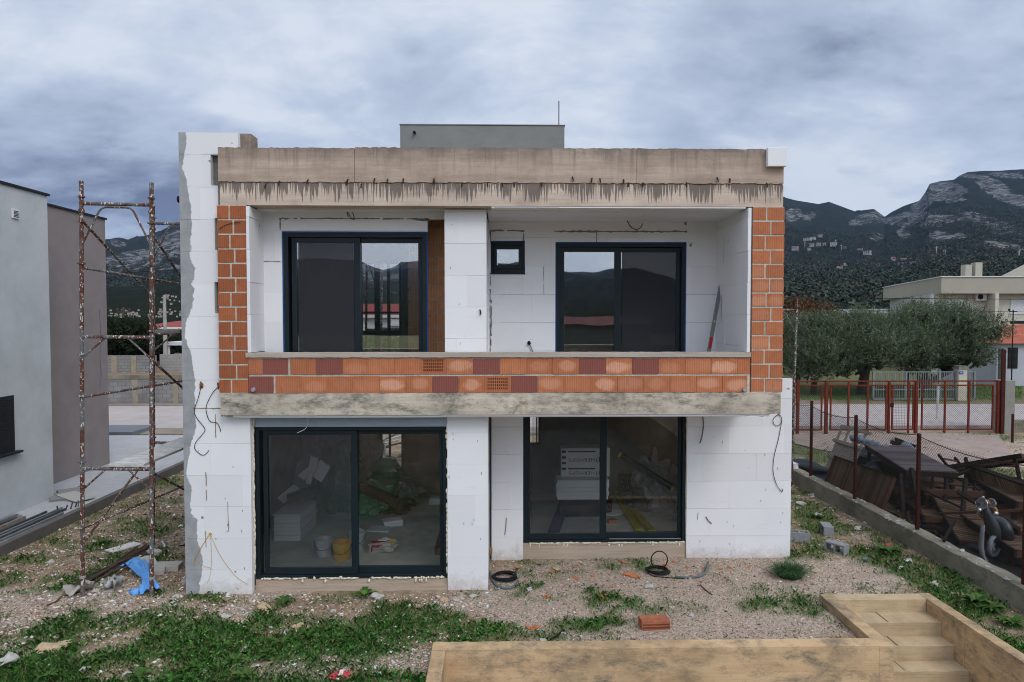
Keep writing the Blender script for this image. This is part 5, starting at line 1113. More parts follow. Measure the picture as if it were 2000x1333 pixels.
m = MB(); a = gx(1952); m.box(a-.02, a+.12, YGt-.12, YGt-.055, -.05, PZ(683, YGt, 1950)); m.build('tall_post', DRED, label='tall dark rusted post standing beside the grey gate pier', cat='post')
m = MB(); a = gx(1931); m.tube([(a, YGt+3, 0), (a, YGt+3, 1.55)], .05, 8); m.build('marker_post', PLANKW, label='pale weathered post standing by the road behind the red gate', cat='post')
# plain fence to the right of the pier
rf = thing('roadside_fence', 'wire mesh fence on a low block base to the right of the gate pier', 'fence', (20.5, 24.5, 0)); m = MB(); m.box(x0+.45, x0+6, YGt+.2, YGt+.4, -.1, .45); m.build('block_base', CONC_GREY, rf)
m = MB(); chain(m, (x0+.5, YGt+.3, .45), (1, 0, 0), 5.5, 1.1, .09, .003); m.build('wire_mesh', WIRE, rf)
m = MB(); a = G(1977, 864); m.bar((a[0], a[1], -.05), (a[0], a[1], 1.0), .06, .06, up=(1, 0, 0)); m.build('fence_post', DRED, label='short dark fence post in the gravel at the right edge', cat='post')
# silver railing and number pillar
SIL = plain('galvanised_railing', (.21, .23, .235), .5, .15, 3, metal=.3); YS = 35.6; rl = thing('metal_railing', 'silver metal gate railing of thin upright bars beneath the olive trees', 'railing', (21.5, YS, 0))
z0, z1 = PZ(781, YS, 1780), PZ(726, YS, 1780)
def sx_(px): return PX(px, YS, 755)
m = MB()
for px in (1705.5, 1834.5, 1769, 1866): m.box(sx_(px)-.045, sx_(px)+.045, YS-.05, YS+.05, .1, z1+.02)
m.box(sx_(1705), sx_(1866), YS-.03, YS+.03, z1-.05, z1); m.box(sx_(1705), sx_(1866), YS-.03, YS+.03, z0, z0+.07); m.box(sx_(1705), sx_(1866), YS-.025, YS+.025, PZ(764, YS), PZ(764, YS)+.06); m.build('railing_frame', SIL, rl)
m = MB(); x = sx_(1707)
while x < sx_(1864): m.box(x-.014, x+.014, YS-.014, YS+.014, z0+.07, z1-.05); x += .125
m.build('railing_bars', SIL, rl)
r2 = thing('metal_railing', 'short silver railing section to the right of the house number pillar', 'railing', (25, YS, 0)); m = MB()
for px in (1886, 1903): m.box(sx_(px)-.05, sx_(px)+.05, YS-.05, YS+.05, .1, z1+.02)
m.box(sx_(1886), sx_(1903), YS-.03, YS+.03, z1-.05, z1); m.box(sx_(1886), sx_(1903), YS-.03, YS+.03, z0, z0+.06)
x = sx_(1888)
while x < sx_(1902): m.box(x-.014, x+.014, YS-.014, YS+.014, z0+.06, z1-.05); x += .125
m.build('railing_frame', SIL, r2)
pp = thing('number_pillar', 'cream gatepost pillar with a blue house number plate', 'pillar', (sx_(1875), YS, 0)); xa_, xb_ = sx_(1867), sx_(1883.5); m = MB(); m.box(xa_, xb_, YS-.2, YS+.22, 0, PZ(722, YS)); m.build('shaft', plain('cream_pillar_render', (.47, .43, .34), .9, .12, 3), pp, bevel=.01)
m = MB(); m.box(xa_-.05, xb_+.05, YS-.26, YS+.28, PZ(722, YS)+.001, PZ(719, YS)); m.box(xa_, xb_, YS-.2, YS+.22, PZ(719, YS)+.001, PZ(716, YS)); m.build('cap', CONC_GREY, pp)
m = MB(); a = P(1877.5, 728.5, YS-.21); m.box(a[0]-.11, a[0]+.11, a[1]-.01, YS-.2005, a[2]-.075, a[2]+.075); pl_ = m.build('number_plate', plain('blue_enamel', (.025, .075, .36), .4), pp)
m = MB()
for k in (-.042, .012): m.box(a[0]+k, a[0]+k+.03, a[1]-.013, a[1]-.0105, a[2]-.03, a[2]+.045)
m.build('number', WHITE, pl_)
# cream apartment block
CRM = plain('cream_facade', (.50, .475, .40), .9, .05, .8); CRG = plain('grey_cream_facade', (.42, .41, .385), .9, .05, .8); FAS = plain('grey_beige_fascia', (.355, .335, .275), .9, .06, .8)
D = 52; D2 = 70.5; ab = thing('apartment_block', 'cream apartment block with a flat roof, balconies and white shutters behind the olive trees', 'apartment block', (44, D, 0))
XL = PX(1838.5, D, 560); XW = PX(1725, D2, 570); ztop = PZ(541.5, D, 1838); zs_ = PZ(573.5, D, 1838)
def prism(mb, pts, z0, z1): n = len(pts); mb.add([(x, y, z0) for x, y in pts]+[(x, y, z1) for x, y in pts], [tuple(range(n))[::-1], tuple(range(n, 2*n))]+[(i, (i+1) % n, n+(i+1) % n, n+i) for i in range(n)])
m = MB(); prism(m, [(XL, D), (XL+22, D), (XL+22, D2), (XW, D2)], zs_, ztop); m.build('fascia', FAS, ab)
m = MB(); prism(m, [(XL-.08, D-.08), (XL+22, D-.08), (XL+22, D2+.08), (XW-.08, D2+.08)], ztop+.002, ztop+.07); m.build('roof_edge', WHITE, ab)
xw0 = PX(1828, D+.6, 600); m = MB(); prism(m, [(xw0, D+.9), (XL+21.6, D+.9), (XL+21.6, D2-.5), (PX(1739, D2-.6, 600), D2-.5)], 0, zs_-.002); m.build('wall', CRG, ab)
m = MB(); prism(m, [(XL+.15, D+.88), (XL+21, D+.88), (XL+21, D+.899), (XL+.15, D+.899)], 3.0, zs_-.003); m.build('balcony_wall', CRM, ab)
zb1 = PZ(622, D, 1900); m = MB(); prism(m, [(xw0, D-.45), (XL+21, D-.45), (XL+21, D-.25), (xw0, D-.25)], PZ(645, D), zb1); m.build('balcony_parapet', CRM, ab)
m = MB(); m.box(XL-.4, XL+21, D-.25, D+.9, PZ(648, D), PZ(645, D)-.002); m.build('balcony_slab', CRM, ab)
for px in (1946,): m = MB(); a = PX(px, D-.2, 600); m.box(a-.12, a+.16, D-.24, D+.87, zb1-.4, zs_-.003); m.build('party_wall', CRM, ab)
m = MB(); a = PX(1826, D+.4, 600); m.box(a-.05, a+.10, D+.7, D+.89, 3, zs_-.003); m.build('downpipe', WHITE, ab)
def shut(p0, p1, q0, q1): m = MB(); a, b = PX(p0, D+.87), PX(p1, D+.87); m.box(a, b, D+.83, D+.879, PZ(q1, D+.87), PZ(q0, D+.87)); m.build('roller_shutter', plain('white_shutter', (.56, .57, .58), .6) if 'white_shutter' not in bpy.data.materials else bpy.data.materials['white_shutter'], ab)
shut(1844, 1881, 585.5, 612); shut(1972, 2012, 584.5, 614)
ac = thing('air_conditioner', None, None, P(1914, 580, D+.7), None, ab); a = P(1914.5, 580.5, D+.7); m = MB(); m.box(a[0]-.43, a[0]+.43, a[1]-.18, a[1]+.16, a[2]-.28, a[2]+.28); m.build('casing', WHITE, ac, bevel=.02)
m = MB(); m.lathe([(.21, 0), (.21, .02)], (a[0]-.12, a[1]-.2, a[2]), 16, R=Matrix.Rotation(math.pi/2, 3, 'X')); m.build('fan_grille', BLACK, ac)
m = MB(); a = P(1892, 583, D+.8); m.lathe([(.17, 0), (.17, .05)], (a[0], a[1], a[2]), 14, R=Matrix.Rotation(math.pi/2, 3, 'X')); m.build('wall_vent', CRG, ab)
for px, w_, zt_ in ((1892, .56, 516), (1912, .60, 511.5)): m = MB(); a = PX(px, D+5, 530); m.box(a-w_/2, a+w_/2, D+5, D+5.6, ztop, PZ(zt_, D+5)); m.build('chimney', FAS, ab, bevel=.01)
m = MB(); Dg = D+4; x0, x1 = PX(1957, Dg, 540), PX(2060, Dg, 540); m.add([(x0, Dg, ztop+.075), (x1, Dg, PZ(490, Dg)), (x1, Dg, PZ(490, Dg)-.7), (x0+1.2, Dg, ztop+.075), (x0, Dg+.9, ztop+.075), (x1, Dg+.9, PZ(490, Dg)), (x1, Dg+.9, PZ(490, Dg)-.7), (x0+1.2, Dg+.9, ztop+.075)], [(0, 3, 2, 1), (4, 5, 6, 7), (0, 1, 5, 4), (3, 7, 6, 2), (0, 4, 7, 3), (1, 2, 6, 5)]); m.build('gable_roof', FAS, ab)
m = MB(); prism(m, [(x0+1.5, Dg+.5), (x1, Dg+.5), (x1, Dg+.85), (x0+1.5, Dg+.85)], ztop+.08, ztop+.5); m.build('gable_wall', CRG, ab)
for px, q0, q1 in ((1783, 586, 601), (1799, 585, 603)):      # windows of the receding side wing
    f = (1838.5-px)/(1838.5-1725); y = D+.9+(D2-D-1.4)*f*.8; x = xw0+(PX(1739, D2-.6, 600)-xw0)*(y-D-.9)/(D2-D-1.4)
    m = MB(); m.obox((x-.05, y, PZ((q0+q1)/2, y)), (.06, 1.1, (q1-q0)/FPX*y), Matrix.Rotation(-math.atan2(PX(1739, D2-.6, 600)-xw0, D2-D-1.4), 3, 'Z')); m.build('window', WHITE if px > 1790 else GLD, ab)
for k in range(3): m = MB(); a = P(1958+k*9+(9 if k else 0), 608, D-.45); m.box(a[0]-.12-.3*(k == 2), a[0]+.12+.5*(k == 2), a[1]-.02, a[1]-.002+.0, zb1-.42, zb1-.2); m.build('parapet_slot', GLD, ab)
D = 62; m = MB(); m.box(PX(1655, D, 606), PX(1735, D, 606), D, D+8, 0, PZ(603.5, D)); m.build('low_white_building', WHT, label='low white flat-roofed building behind the olive trees', cat='building')
# small red-roofed house at the right edge
D = 43; rh = thing('cottage', 'small white cottage with a red roof and dark shutters at the right edge', 'cottage', (PX(1990, D), D, 0)); x0, x1 = PX(1947, D, 700), PX(2160, D, 700); ze = PZ(671, D, 1980); m = MB(); m.box(x0, x1, D, D+6, 0, ze); m.build('wall', plain('bluish_white_wall', (.40, .42, .45), .9, .1, 1), rh)
m = MB(); o = .15; m.add([(x0-o, D-o-.2, ze), (x1+o, D-o-.2, ze), (x1+o, D+6, ze), (x0-o, D+6, ze), (x0+2.0, D+2.4, PZ(636, D+2.4)), (x1-2.4, D+2.4, PZ(632, D+2.4))], [(0, 1, 5, 4), (2, 3, 4, 5), (1, 2, 5), (3, 0, 4), (3, 2, 1, 0)]); m.build('roof', plain('faded_red_roof', (.33, .10, .062), .9, .25, 2), rh)
wd = thing('window', None, None, (PX(1979, D), D, 2), None, rh); m = MB(); xa_, xb_, za_, zb_ = PX(1969.5, D), PX(1988.5, D), PZ(721.5, D), PZ(680, D); m.box(xa_, xb_, D-.04, D-.002, za_, zb_); m.build('shutter_backing', BLACK, wd); m = MB()
for s_ in (0, 1):
    z = za_+.06
    while z < zb_-.06: m.box(xa_+.05+s_*(xb_-xa_)*.5, xa_+(xb_-xa_)*(.46+.5*s_), D-.055, D-.041, z, z+.035); z += .075
m.build('louvred_shutters', plain('brown_black_louvres', (.035, .03, .028), .7), wd)
m = MB(); m.box(PX(1951, D), PX(1962, D), D-.03, D-.002, .1, PZ(682, D)); m.build('door', plain('dark_green_door', (.06, .07, .06), .8), rh)
D = 42.4; a = P(1979, 606, D); up = thing('roof_pole', 'thin metal pole with a short crossbar above the red-roofed cottage', 'pole', (a[0], D, 0)); m = MB(); m.tube([(a[0], D, 0), (a[0], D, a[2])], .035, 6); m.build('pole', BLACK, up); m = MB(); m.bar((a[0]-.24, D, a[2]-.08), (a[0]+.24, D, a[2]-.08), .05, .05); m.tube([(a[0]-.26, D, a[2]-.05), (a[0]-.26, D, a[2]+.08)], .06, 8); m.build('crossbar', BLACK, up)
# gravel drive between gate and yard
def poly_sheet(name, pts, z, mat_): m = MB(); m.add([(x, y, z) for x, y in pts], [tuple(range(len(pts)))]); return m.build(name, mat_, kind='structure')
poly_sheet('gravel_drive', [G(1552, 851)[:2], G(1950, 851)[:2], G(1985, 905)[:2], G(1930, 918)[:2], G(1800, 905)[:2], G(1690, 893)[:2], G(1600, 880)[:2], G(1552, 868)[:2]], .03, DRIVE)
# red-roofed row behind the camera: only the window panes show it
hall('red_roof_hall', 'grey hall with a dark red roof reflected in the upper window panes', 6, 14, -46, -38, 0, 3.8, 4.55, [(a, a+1.2, 2.0, 3.2) for a in (7, 9.5, 12)], False, plain('dull_grey_wall', (.10, .10, .095), .9), plain('dark_red_roof', (.10, .022, .018), .8)).rotation_euler = (0, 0, 0)
# ------------------------------------------------------------------ loose things
def gp(px, py, z=0.0):
    a = G(px, py, z); return (a[0], a[1], float(gz(a[0], a[1]))+z)
def holed(mb, xs_, zs_, holes, y0, y1, R=None, c=(0, 0, 0), mi=0):     # block with through holes, one welded shell
    nx_, nz_ = len(xs_), len(zs_); vs = [Vector((x, y, z)) for y in (y0, y1) for z in zs_ for x in xs_]
    if R: vs = [R@v for v in vs]
    vs = [(v.x+c[0], v.y+c[1], v.z+c[2]) for v in vs]; idx = lambda i, k, s: s*nx_*nz_+k*nx_+i
    solid = lambda i, k: 0 <= i < nx_-1 and 0 <= k < nz_-1 and (i, k) not in holes
    fs = []
    for k in range(nz_-1):
        for i in range(nx_-1):
            if not solid(i, k): continue
            fs += [(idx(i, k, 0), idx(i+1, k, 0), idx(i+1, k+1, 0), idx(i, k+1, 0)), (idx(i, k, 1), idx(i, k+1, 1), idx(i+1, k+1, 1), idx(i+1, k, 1))]
            if not solid(i-1, k): fs.append((idx(i, k, 0), idx(i, k+1, 0), idx(i, k+1, 1), idx(i, k, 1)))
            if not solid(i+1, k): fs.append((idx(i+1, k, 0), idx(i+1, k, 1), idx(i+1, k+1, 1), idx(i+1, k+1, 0)))
            if not solid(i, k-1): fs.append((idx(i, k, 0), idx(i, k, 1), idx(i+1, k, 1), idx(i+1, k, 0)))
            if not solid(i, k+1): fs.append((idx(i, k+1, 0), idx(i+1, k+1, 0), idx(i+1, k+1, 1), idx(i, k+1, 1)))
    mb.add(vs, fs, mi)
CIND = plain('grey_cinder_block', (.25, .255, .26), .95, .22, 14, bump=.8)
def cinder(px, py, rz, tilt, label, face='y', L=.38, H=.19, W_=.19):
    a = gp(px, py); m = MB(); t_ = .032; xs_ = [-L/2, -L/2+t_, -.016, .016, L/2-t_, L/2]; zs_ = [0, t_, W_-t_, W_]
    R = Matrix.Rotation(rz, 3, 'Z')@Matrix.Rotation(tilt, 3, 'X'); holed(m, xs_, zs_, {(1, 1), (3, 1)}, -H/2, H/2, R, (a[0], a[1], a[2]-.01+(.1 if tilt else 0)))
    m.build('cinder_block', CIND, label=label, cat='cinder block', group='cinder blocks by the house corner', bevel=.004)
cinder(1614, 1040, 1.35, .0, 'cinder block standing apart in the grass, farthest of the three along the low wall')
cinder(1634, 1078, 2.2, 0, 'cinder block with open cells facing out, beside the gravel patch'); cinder(1562, 1058, 2.95, 1.57, 'cinder block lying against the corner of the white insulated wall')
m = MB(); a = gp(1550, 1010); m.obox((5.45, a[1]+1.0, .32), (.05, .19, .62), Matrix.Rotation(.15, 3, 'X')); m.build('grey_board', CIND, label='grey board leaning upright at the back corner of the insulated wall', cat='board')
# hollow clay brick in front
a = gp(1280, 1231); m = MB(); L, Hh = .40, .13; xs_ = [-L/2]; 
for i in range(13): xs_ += [-L/2+.012+i*(L-.012)/13, -L/2+.012+i*(L-.012)/13+.018]
xs_ = sorted(set(round(v, 4) for v in xs_+[L/2])); zs_ = [0, .014, .046, .06, .085, .099, Hh]
holes = {(i, k) for i in range(1, len(xs_)-1, 2) for k in (1, 3)}; R = Matrix.Rotation(.06, 3, 'Z')
holed(m, xs_, zs_, holes, -.10, .10, R, (a[0], a[1]+.08, a[2])); m.build('hollow_brick', plain('red_hollow_brick', (.34, .12, .065), .9, .3, 9), label='single orange hollow brick lying on the gravel before the house', cat='brick', bevel=.003)
SHARD = plain('broken_brick_orange', (.44, .17, .08), .92, .3, 12)
def shard(px, py, s, label, mat_, name, cat, group, flat=.45, seed=0, ln=1.6, rot=None):
    a = gp(px, py); m = MB(); R = Matrix.Rotation(seed*1.7 if rot is None else rot, 3, 'Z'); m.blob((a[0], a[1], a[2]+s*flat*.5), (s*ln, s, s*flat), seed+px, .45, 8, 6, R=R); return m.build(name, mat_, label=label, cat=cat, group=group)
for i, (px, py, s) in enumerate(((1228, 1122, .06), (1247, 1128, .045), (1236, 1126, .05), (1179, 1165, .06), (1186, 1168, .035), (1124, 1127, .04), (1078, 1113, .035), (1219, 1099, .05), (1125, 1104, .035), (1302, 1105, .04), (1341, 1108, .035), (1406, 1112, .03), (1426, 1110, .035), (1158, 1124, .03), (1195, 1145, .025), (1066, 1165, .04), (1036, 1227, .045), (1044, 1227, .05), (1315, 1098, .03), (1374, 1109, .03), (1010, 1108, .04), (1462, 1108, .03))):
    shard(px, py, s, 'broken orange brick shard lying on the gravel below the right wall', SHARD, 'brick_shard', 'brick shard', 'brick shards on the gravel', .4, i)
STONE = plain('pale_limestone', (.42, .40, .37), .9, .2, 10); STONET = plain('tan_limestone', (.44, .33, .21), .9, .22, 9)
for i, (px, py, s) in enumerate(((1267, 1147, .055), (1312, 1188, .03), (1349, 1205, .03), (213, 1158, .055), (187, 1157, .04), (17, 1292, .10), (98, 1097, .05), (180, 1056, .05), (360, 1138, .04), (345, 1165, .04), (337, 1180, .05), (1562, 985, .09), (1600, 1008, .08), (1585, 965, .06), (1660, 1018, .05), (1676, 1034, .065), (1690, 1022, .045), (1570, 940, .06), (1695, 1017, .04), (1776, 1097, .05), (1758, 1112, .04), (1825, 1143, .05), (436, 1202, .05), (525, 1193, .04), (738, 1166, .07), (1100, 1240, .035), (1033, 1151, .04), (1350, 1203, .03), (925, 1165, .05), (890, 1172, .04), (650, 1190, .03), (1062, 1255, .04), (470, 1215, .035), (245, 1312, .04), (165, 1305, .05), (1550, 1152, .03))):
    shard(px, py, s, 'pale limestone lying loose on the building plot', STONE, 'stone', 'stone', 'loose pale stones', .6, i, 1.35)
for i, (px, py, s, lb) in enumerate(((515, 1186, .10, 'tan stone slab in the grass left of the tall door sill'), (104, 1264, .12, 'flat tan stone in the green at the lower left'), (867, 1173, .06, 'tan stone on the gravel before the white pillar'), (583, 1217, .05, 'small orange-tan stone in the middle of the grass'), (1880, 1163, .07, 'flat tan stone by the weeds right of the steps'), (1594, 1116, .06, 'pinkish tan stone near the grass tuft'), (470, 1210, .07, 'flat tan stone on the bare strip in front of the fin wall'), (1087, 1108, .05, 'tan cobble beside the sill of the right window'))):
    shard(px, py, s, lb, STONET, 'tan_stone', 'stone', None, .4, i+40, 1.7)
# hoses and cables on the ground
def coil(c, R_, n, r, mat_, label, tails=(), seed=1, up=0):
    g = random.Random(seed); m = MB(); pts = []
    for i in range(n*22):
        t = i/22*2*math.pi; q = R_*(1-.10*(i/(n*22)))*(1+.05*math.sin(t*.37+seed)); pts.append((c[0]+q*math.cos(t)+.02*math.sin(t*.21), c[1]+q*math.sin(t)*.92, c[2]+r+abs(math.sin(i*.13))*.02+i/(n*22)*.05))
    if up:
        for i in range(1, 20): t = i/19*2*math.pi; pts.append((c[0]+R_*.75*math.sin(t)*-1+R_*.2, c[1]+R_*.2, c[2]+.06+up*.5*(1-math.cos(t))))
    m.tube(pts, r, 6); o = m.build('coiled_cable', mat_, label=label, cat='cable', smooth=True); return o
GCON = plain('grey_conduit', (.12, .135, .15), .7, .2, 8)
c = gp(985, 1133); coil((c[0], c[1]+.05, c[2]), .20, 6, .013, BLACK, 'black cable coil lying at the foot of the white pillar', seed=2)
def gpipe(pts, r, mat_, name, label, cat, h=0.0):
    q = [Vector(gp(*p[:2]))+Vector((0, 0, r+(p[2] if len(p) > 2 else 0))) for p in pts]; out = []
    for i in range(len(q)-1):
        p0, p1, p2, p3 = q[max(i-1, 0)], q[i], q[i+1], q[min(i+2, len(q)-1)]
        for k in range(6): t = k/6; out.append(.5*((2*p1)+(p2-p0)*t+(2*p0-5*p1+4*p2-p3)*t*t+(3*p1-p0-3*p2+p3)*t**3))
    m = MB(); m.tube(out+[q[-1]], r, 8); return m.build(name, mat_, label=label, cat=cat, smooth=True)
gpipe([(958, 1118), (962, 1135), (975, 1147), (995, 1149), (1008, 1143), (1012, 1136)], .022, GCON, 'conduit', 'grey conduit curving under the cable coil by the white pillar', 'conduit')
c = gp(1285, 1120); coil((c[0], c[1]+.03, c[2]), .19, 5, .010, BLACK, 'black cable coil with a raised loop lying before the right window sill', seed=5, up=.30)
gpipe([(1264, 1118), (1275, 1126), (1300, 1129), (1330, 1131), (1362, 1129)], .008, BLACK, 'cable', 'thin black cable running from the coil to the grey conduit', 'cable')
gpipe([(1318, 1129), (1345, 1130), (1368, 1127), (1378, 1118), (1383, 1104, .04)], .02, GCON, 'conduit', 'grey conduit bent up out of the gravel near the insulated wall', 'conduit')
gpipe([(1075, 1252), (1086, 1246), (1098, 1236), (1101, 1233)], .016, BLACK, 'pipe_offcut', 'short black pipe offcut in the weeds behind the retaining wall', 'pipe')
gpipe([(1368, 1144), (1380, 1155), (1391, 1163)], .010, PLANKB, 'stick', 'thin brown stick on the gravel below the right wall', 'stick'); gpipe([(348, 1066), (375, 1062)], .012, BLACK, 'pipe_offcut', 'black hose end poking out beside the fin wall', 'pipe')
gpipe([(316, 1060), (322, 1070)], .03, ALU_LITE, 'pipe_offcut', 'short shiny grey pipe offcut near the fin wall', 'pipe')
# grass tuft, weeds
TUFT = tinted('grass_blades', .8, .15, 4, spec=.08)
def tuft(c, n, L, spread, cols, name, label, cat, wd=.004, mat_=None, kind=None):
    th = rs.rand(n)*6.283; q = rs.rand(n)**.6; bx = c[0]+spread*.45*q*np.cos(th); by = c[1]+spread*.45*q*np.sin(th); l = L*(.5+.6*rs.rand(n)); ln = .15+.85*q; V = []
    dx, dy = np.cos(th)*ln, np.sin(th)*ln; tx, ty = -np.sin(th)*wd, np.cos(th)*wd; z = np.full(n, c[2]-.01)
    p0 = np.stack([bx-tx, by-ty, z], -1); p1 = np.stack([bx+tx, by+ty, z], -1); p2 = np.stack([bx+dx*l*.45+tx*.8, by+dy*l*.45+ty*.8, z+l*.62], -1); p3 = np.stack([bx+dx*l*.45-tx*.8, by+dy*l*.45-ty*.8, z+l*.62], -1)
    p4 = np.stack([bx+dx*l+tx*.15, by+dy*l+ty*.15, z+l*(.85-.35*ln)], -1); p5 = np.stack([bx+dx*l-tx*.15, by+dy*l-ty*.15, z+l*(.85-.35*ln)], -1)
    V = np.stack([p0, p1, p2, p3, p3, p2, p4, p5], 1).reshape(-1, 3); F = np.arange(len(V)).reshape(-1, 4); col = np.repeat(np.array(cols)[rs.choice(len(cols), n)]*(.7+.6*rs.rand(n, 1)), 2, 0)
    return np_mesh(name, V, F, mat_ or TUFT, col, label=label, cat=cat)
GCOL = [(.045, .10, .020), (.060, .125, .028), (.035, .075, .018), (.085, .13, .035)]
a = gp(1541, 1125); tuft(a, 1400, .27, .42, [(.035, .085, .030), (.05, .11, .04), (.028, .065, .025)], 'grass_tuft', 'dense dark green grass tuft at the corner of the insulated wall', 'grass tuft', .003)
def rosette(px, py, n, L, label, seed):
    g = random.Random(seed); a = gp(px, py); m = MB()
    for i in range(n):
        th = g.uniform(0, 6.28); l = L*g.uniform(.5, 1.1); lift = g.uniform(.5, 1.7); l *= .62; wv = l*g.uniform(.2, .32); d = Vector((math.cos(th), math.sin(th), 0)); s = Vector((-d.y, d.x, 0)); pts = []; o = Vector(a)+d*g.uniform(0, .06)
        rows = []
        for k in range(6): t = k/5; c_ = o+d*(l*t)+Vector((0, 0, l*lift*(t-.75*t*t)+.01)); w_ = wv*math.sin(math.pi*min(1, .12+t*.88))*(1 if k % 2 else .72)+.002; rows += [c_-s*w_+Vector((0, 0, w_*.3)), c_, c_+s*w_+Vector((0, 0, w_*.3))]
        k = g.uniform(.75, 1.2); tt_ = tuple(v*k for v in g.choice(GCOL)); m.add(rows, [(r*3+q, r*3+q+1, r*3+q+4, r*3+q+3) for r in range(5) for q in (0, 1)], 0, tt_)
    m.build('leafy_weed', TUFT, label=label, cat='weed', smooth=True)
rosette(1737, 1082, 42, .34, 'broad-leaved weed with many leaves in the grass below the low wall', 1); rosette(1908, 1178, 50, .34, 'broad-leaved weed right of the steps', 2); rosette(1975, 1215, 30, .28, 'broad-leaved weed at the right edge of the photo', 3); rosette(556, 1178, 22, .24, 'leafy weed on the left in front of the tall door sill', 4); rosette(712, 1162, 26, .26, 'leafy weed in front of the tall door sill, right of the grey patch', 5)
rosette(1595, 1010, 26, .26, 'pale leafy weed at the corner behind the insulated wall', 6); rosette(205, 1060, 20, .22, 'leafy weed behind the near scaffolding standard', 7); rosette(1935, 1190, 30, .3, 'low spreading weed between the steps and the boundary wall', 8)
for i, (px, py) in enumerate(((380, 1300), (460, 1290), (270, 1320), (180, 1290), (520, 1280), (600, 1240), (430, 1262), (90, 1325), (330, 1275), (550, 1255), (480, 1318), (650, 1250))): rosette(px, py, 26, .2, 'clump of round-leaved mallow in the lush green at the lower left', 20+i)
for o in bpy.data.objects:
    if o.name.startswith('leafy_weed') and 'mallow' in o['label']: o['group'] = 'mallow clumps'
# litter
def crumple(c, size, seed, mats, tints, name, label, cat, n=9, mat_=None, group=None, rz=0.0):
    g = np.random.RandomState(seed); u, v = np.meshgrid(np.linspace(-1, 1, n), np.linspace(-1, 1, n)); f1 = fbm(u*1.7+seed, v*1.7, seed, 4)-.5; f2 = fbm(u*1.9+3, v*1.9+seed, seed+5, 4)-.5; f3 = fbm(u*1.8+9, v*1.6+seed, seed+9, 4)
    x = (u*.8+f1*1.0)*size[0]; y = (v*.8+f2*1.0)*size[1]; z = (f3-f3.min())*size[2]*1.6+.006; X2 = x*math.cos(rz)-y*math.sin(rz); Y2_ = x*math.sin(rz)+y*math.cos(rz)
    V = np.stack([X2+c[0], Y2_+c[1], z+c[2]], -1).reshape(-1, 3); i_, j_ = np.meshgrid(np.arange(n-1), np.arange(n-1)); i_, j_ = i_.ravel(), j_.ravel(); F = np.stack([j_*n+i_, j_*n+i_+1, (j_+1)*n+i_+1, (j_+1)*n+i_], -1)
    col = np.array(tints)[(np.floor(i_/(n-1)*len(tints))).astype(int) % len(tints)]
    o = np_mesh(name, V, F, mat_, col, label=label, cat=cat); md = o.modifiers.new('thickness', 'SOLIDIFY'); md.thickness = .004
    if group: o['group'] = group
    return o
FILM = tinted('crumpled_film', .35, .12, 8, spec=.5); PAPER = tinted('crumpled_paper', .8, .12, 8)
crumple(gp(668, 1322), (.16, .10, .10), 3, None, [(.55, .05, .07), (.6, .58, .56), (.5, .06, .08), (.3, .16, .08)], 'paper_wrapper', 'crumpled red and white paper wrapper in the grass at the bottom edge', 'litter', 10, PAPER)
m = MB(); a = gp(1736, 1069); m.tube([(a[0]-.06, a[1], a[2]+.04), (a[0]+.06, a[1]+.02, a[2]+.06)], .03, 10); m.build('plastic_bottle', plain('pink_red_plastic', (.5, .05, .08), .5), label='small pink-red plastic tube beside the broad-leaved weed', cat='litter')
m = MB(); a = gp(1689, 1097); m.blob((a[0], a[1], a[2]+.02), (.03, .03, .025), 2, .2); m.build('bottle_cap', plain('blue_plastic', (.03, .14, .45), .5), label='tiny blue plastic cap on the gravel', cat='litter')
crumple(gp(1774, 1100), (.07, .05, .05), 8, None, [(.6, .6, .62)], 'paper_scrap', 'white paper scrap in the grass below the low wall', 'litter', 6, PAPER); crumple(gp(1571, 940), (.07, .06, .10), 9, None, [(.4, .44, .5)], 'plastic_scrap', 'bluish plastic scrap in the grass behind the insulated wall', 'litter', 6, FILM)
m = MB(); a = P(1557, 908, 18.3); m.obox((7.93, 18.2, .40), (.12, .5, .14), Matrix.Rotation(.03, 3, 'Z')); m.build('insulation_offcut', EPS, label='white insulation offcut standing on the far end of the low wall', cat='insulation', bevel=.004)
# near the scaffolding
ROD = plain('rusty_grey_rod', (.085, .06, .045), .85, .4, 14)
for i in range(11):
    a, b = Vector(gp(140+rnd.uniform(-8, 22), 1153+rnd.uniform(-9, 9))), Vector(gp(282+rnd.uniform(-14, 26), 1080+rnd.uniform(-10, 12))); dz = .02+.018*(i % 4); m = MB()
    m.tube([a+Vector((0, 0, dz)), a.lerp(b, .5)+Vector((rnd.uniform(-.03, .03), 0, dz+.02)), b+Vector((0, 0, dz+.03))], rnd.choice((.010, .014, .018)), 6); m.build('metal_rod', ROD, label='thin rusty metal rod in the loose pile beneath the scaffolding', cat='rod', group='pile of metal rods')
m = MB(); a, b = Vector(gp(225, 1131)), Vector(gp(287, 1098)); m.tube([a+Vector((0, 0, .03)), b+Vector((0, 0, .16))], .016, 6); m.build('metal_rod', ROD, label='single grey rod resting across the blue sheet', cat='rod')
gpipe([(92, 1186), (110, 1178), (122, 1168), (150, 1160), (170, 1150)], .014, PLANKB, 'branch', 'dark dry branch on the ground by the foot of the scaffolding', 'branch')
crumple(gp(153, 1160), (.22, .16, .22), 12, None, [(.36, .33, .29)], 'dirty_rag', 'crumpled off-white rag at the near foot of the scaffolding', 'rag', 10, PAPER, rz=.5)
crumple(gp(222, 1152), (.14, .22, .26), 14, None, [(.34, .35, .34)], 'clear_plastic_bag', 'crumpled clear plastic bag between the scaffolding feet', 'bag', 10, FILM)
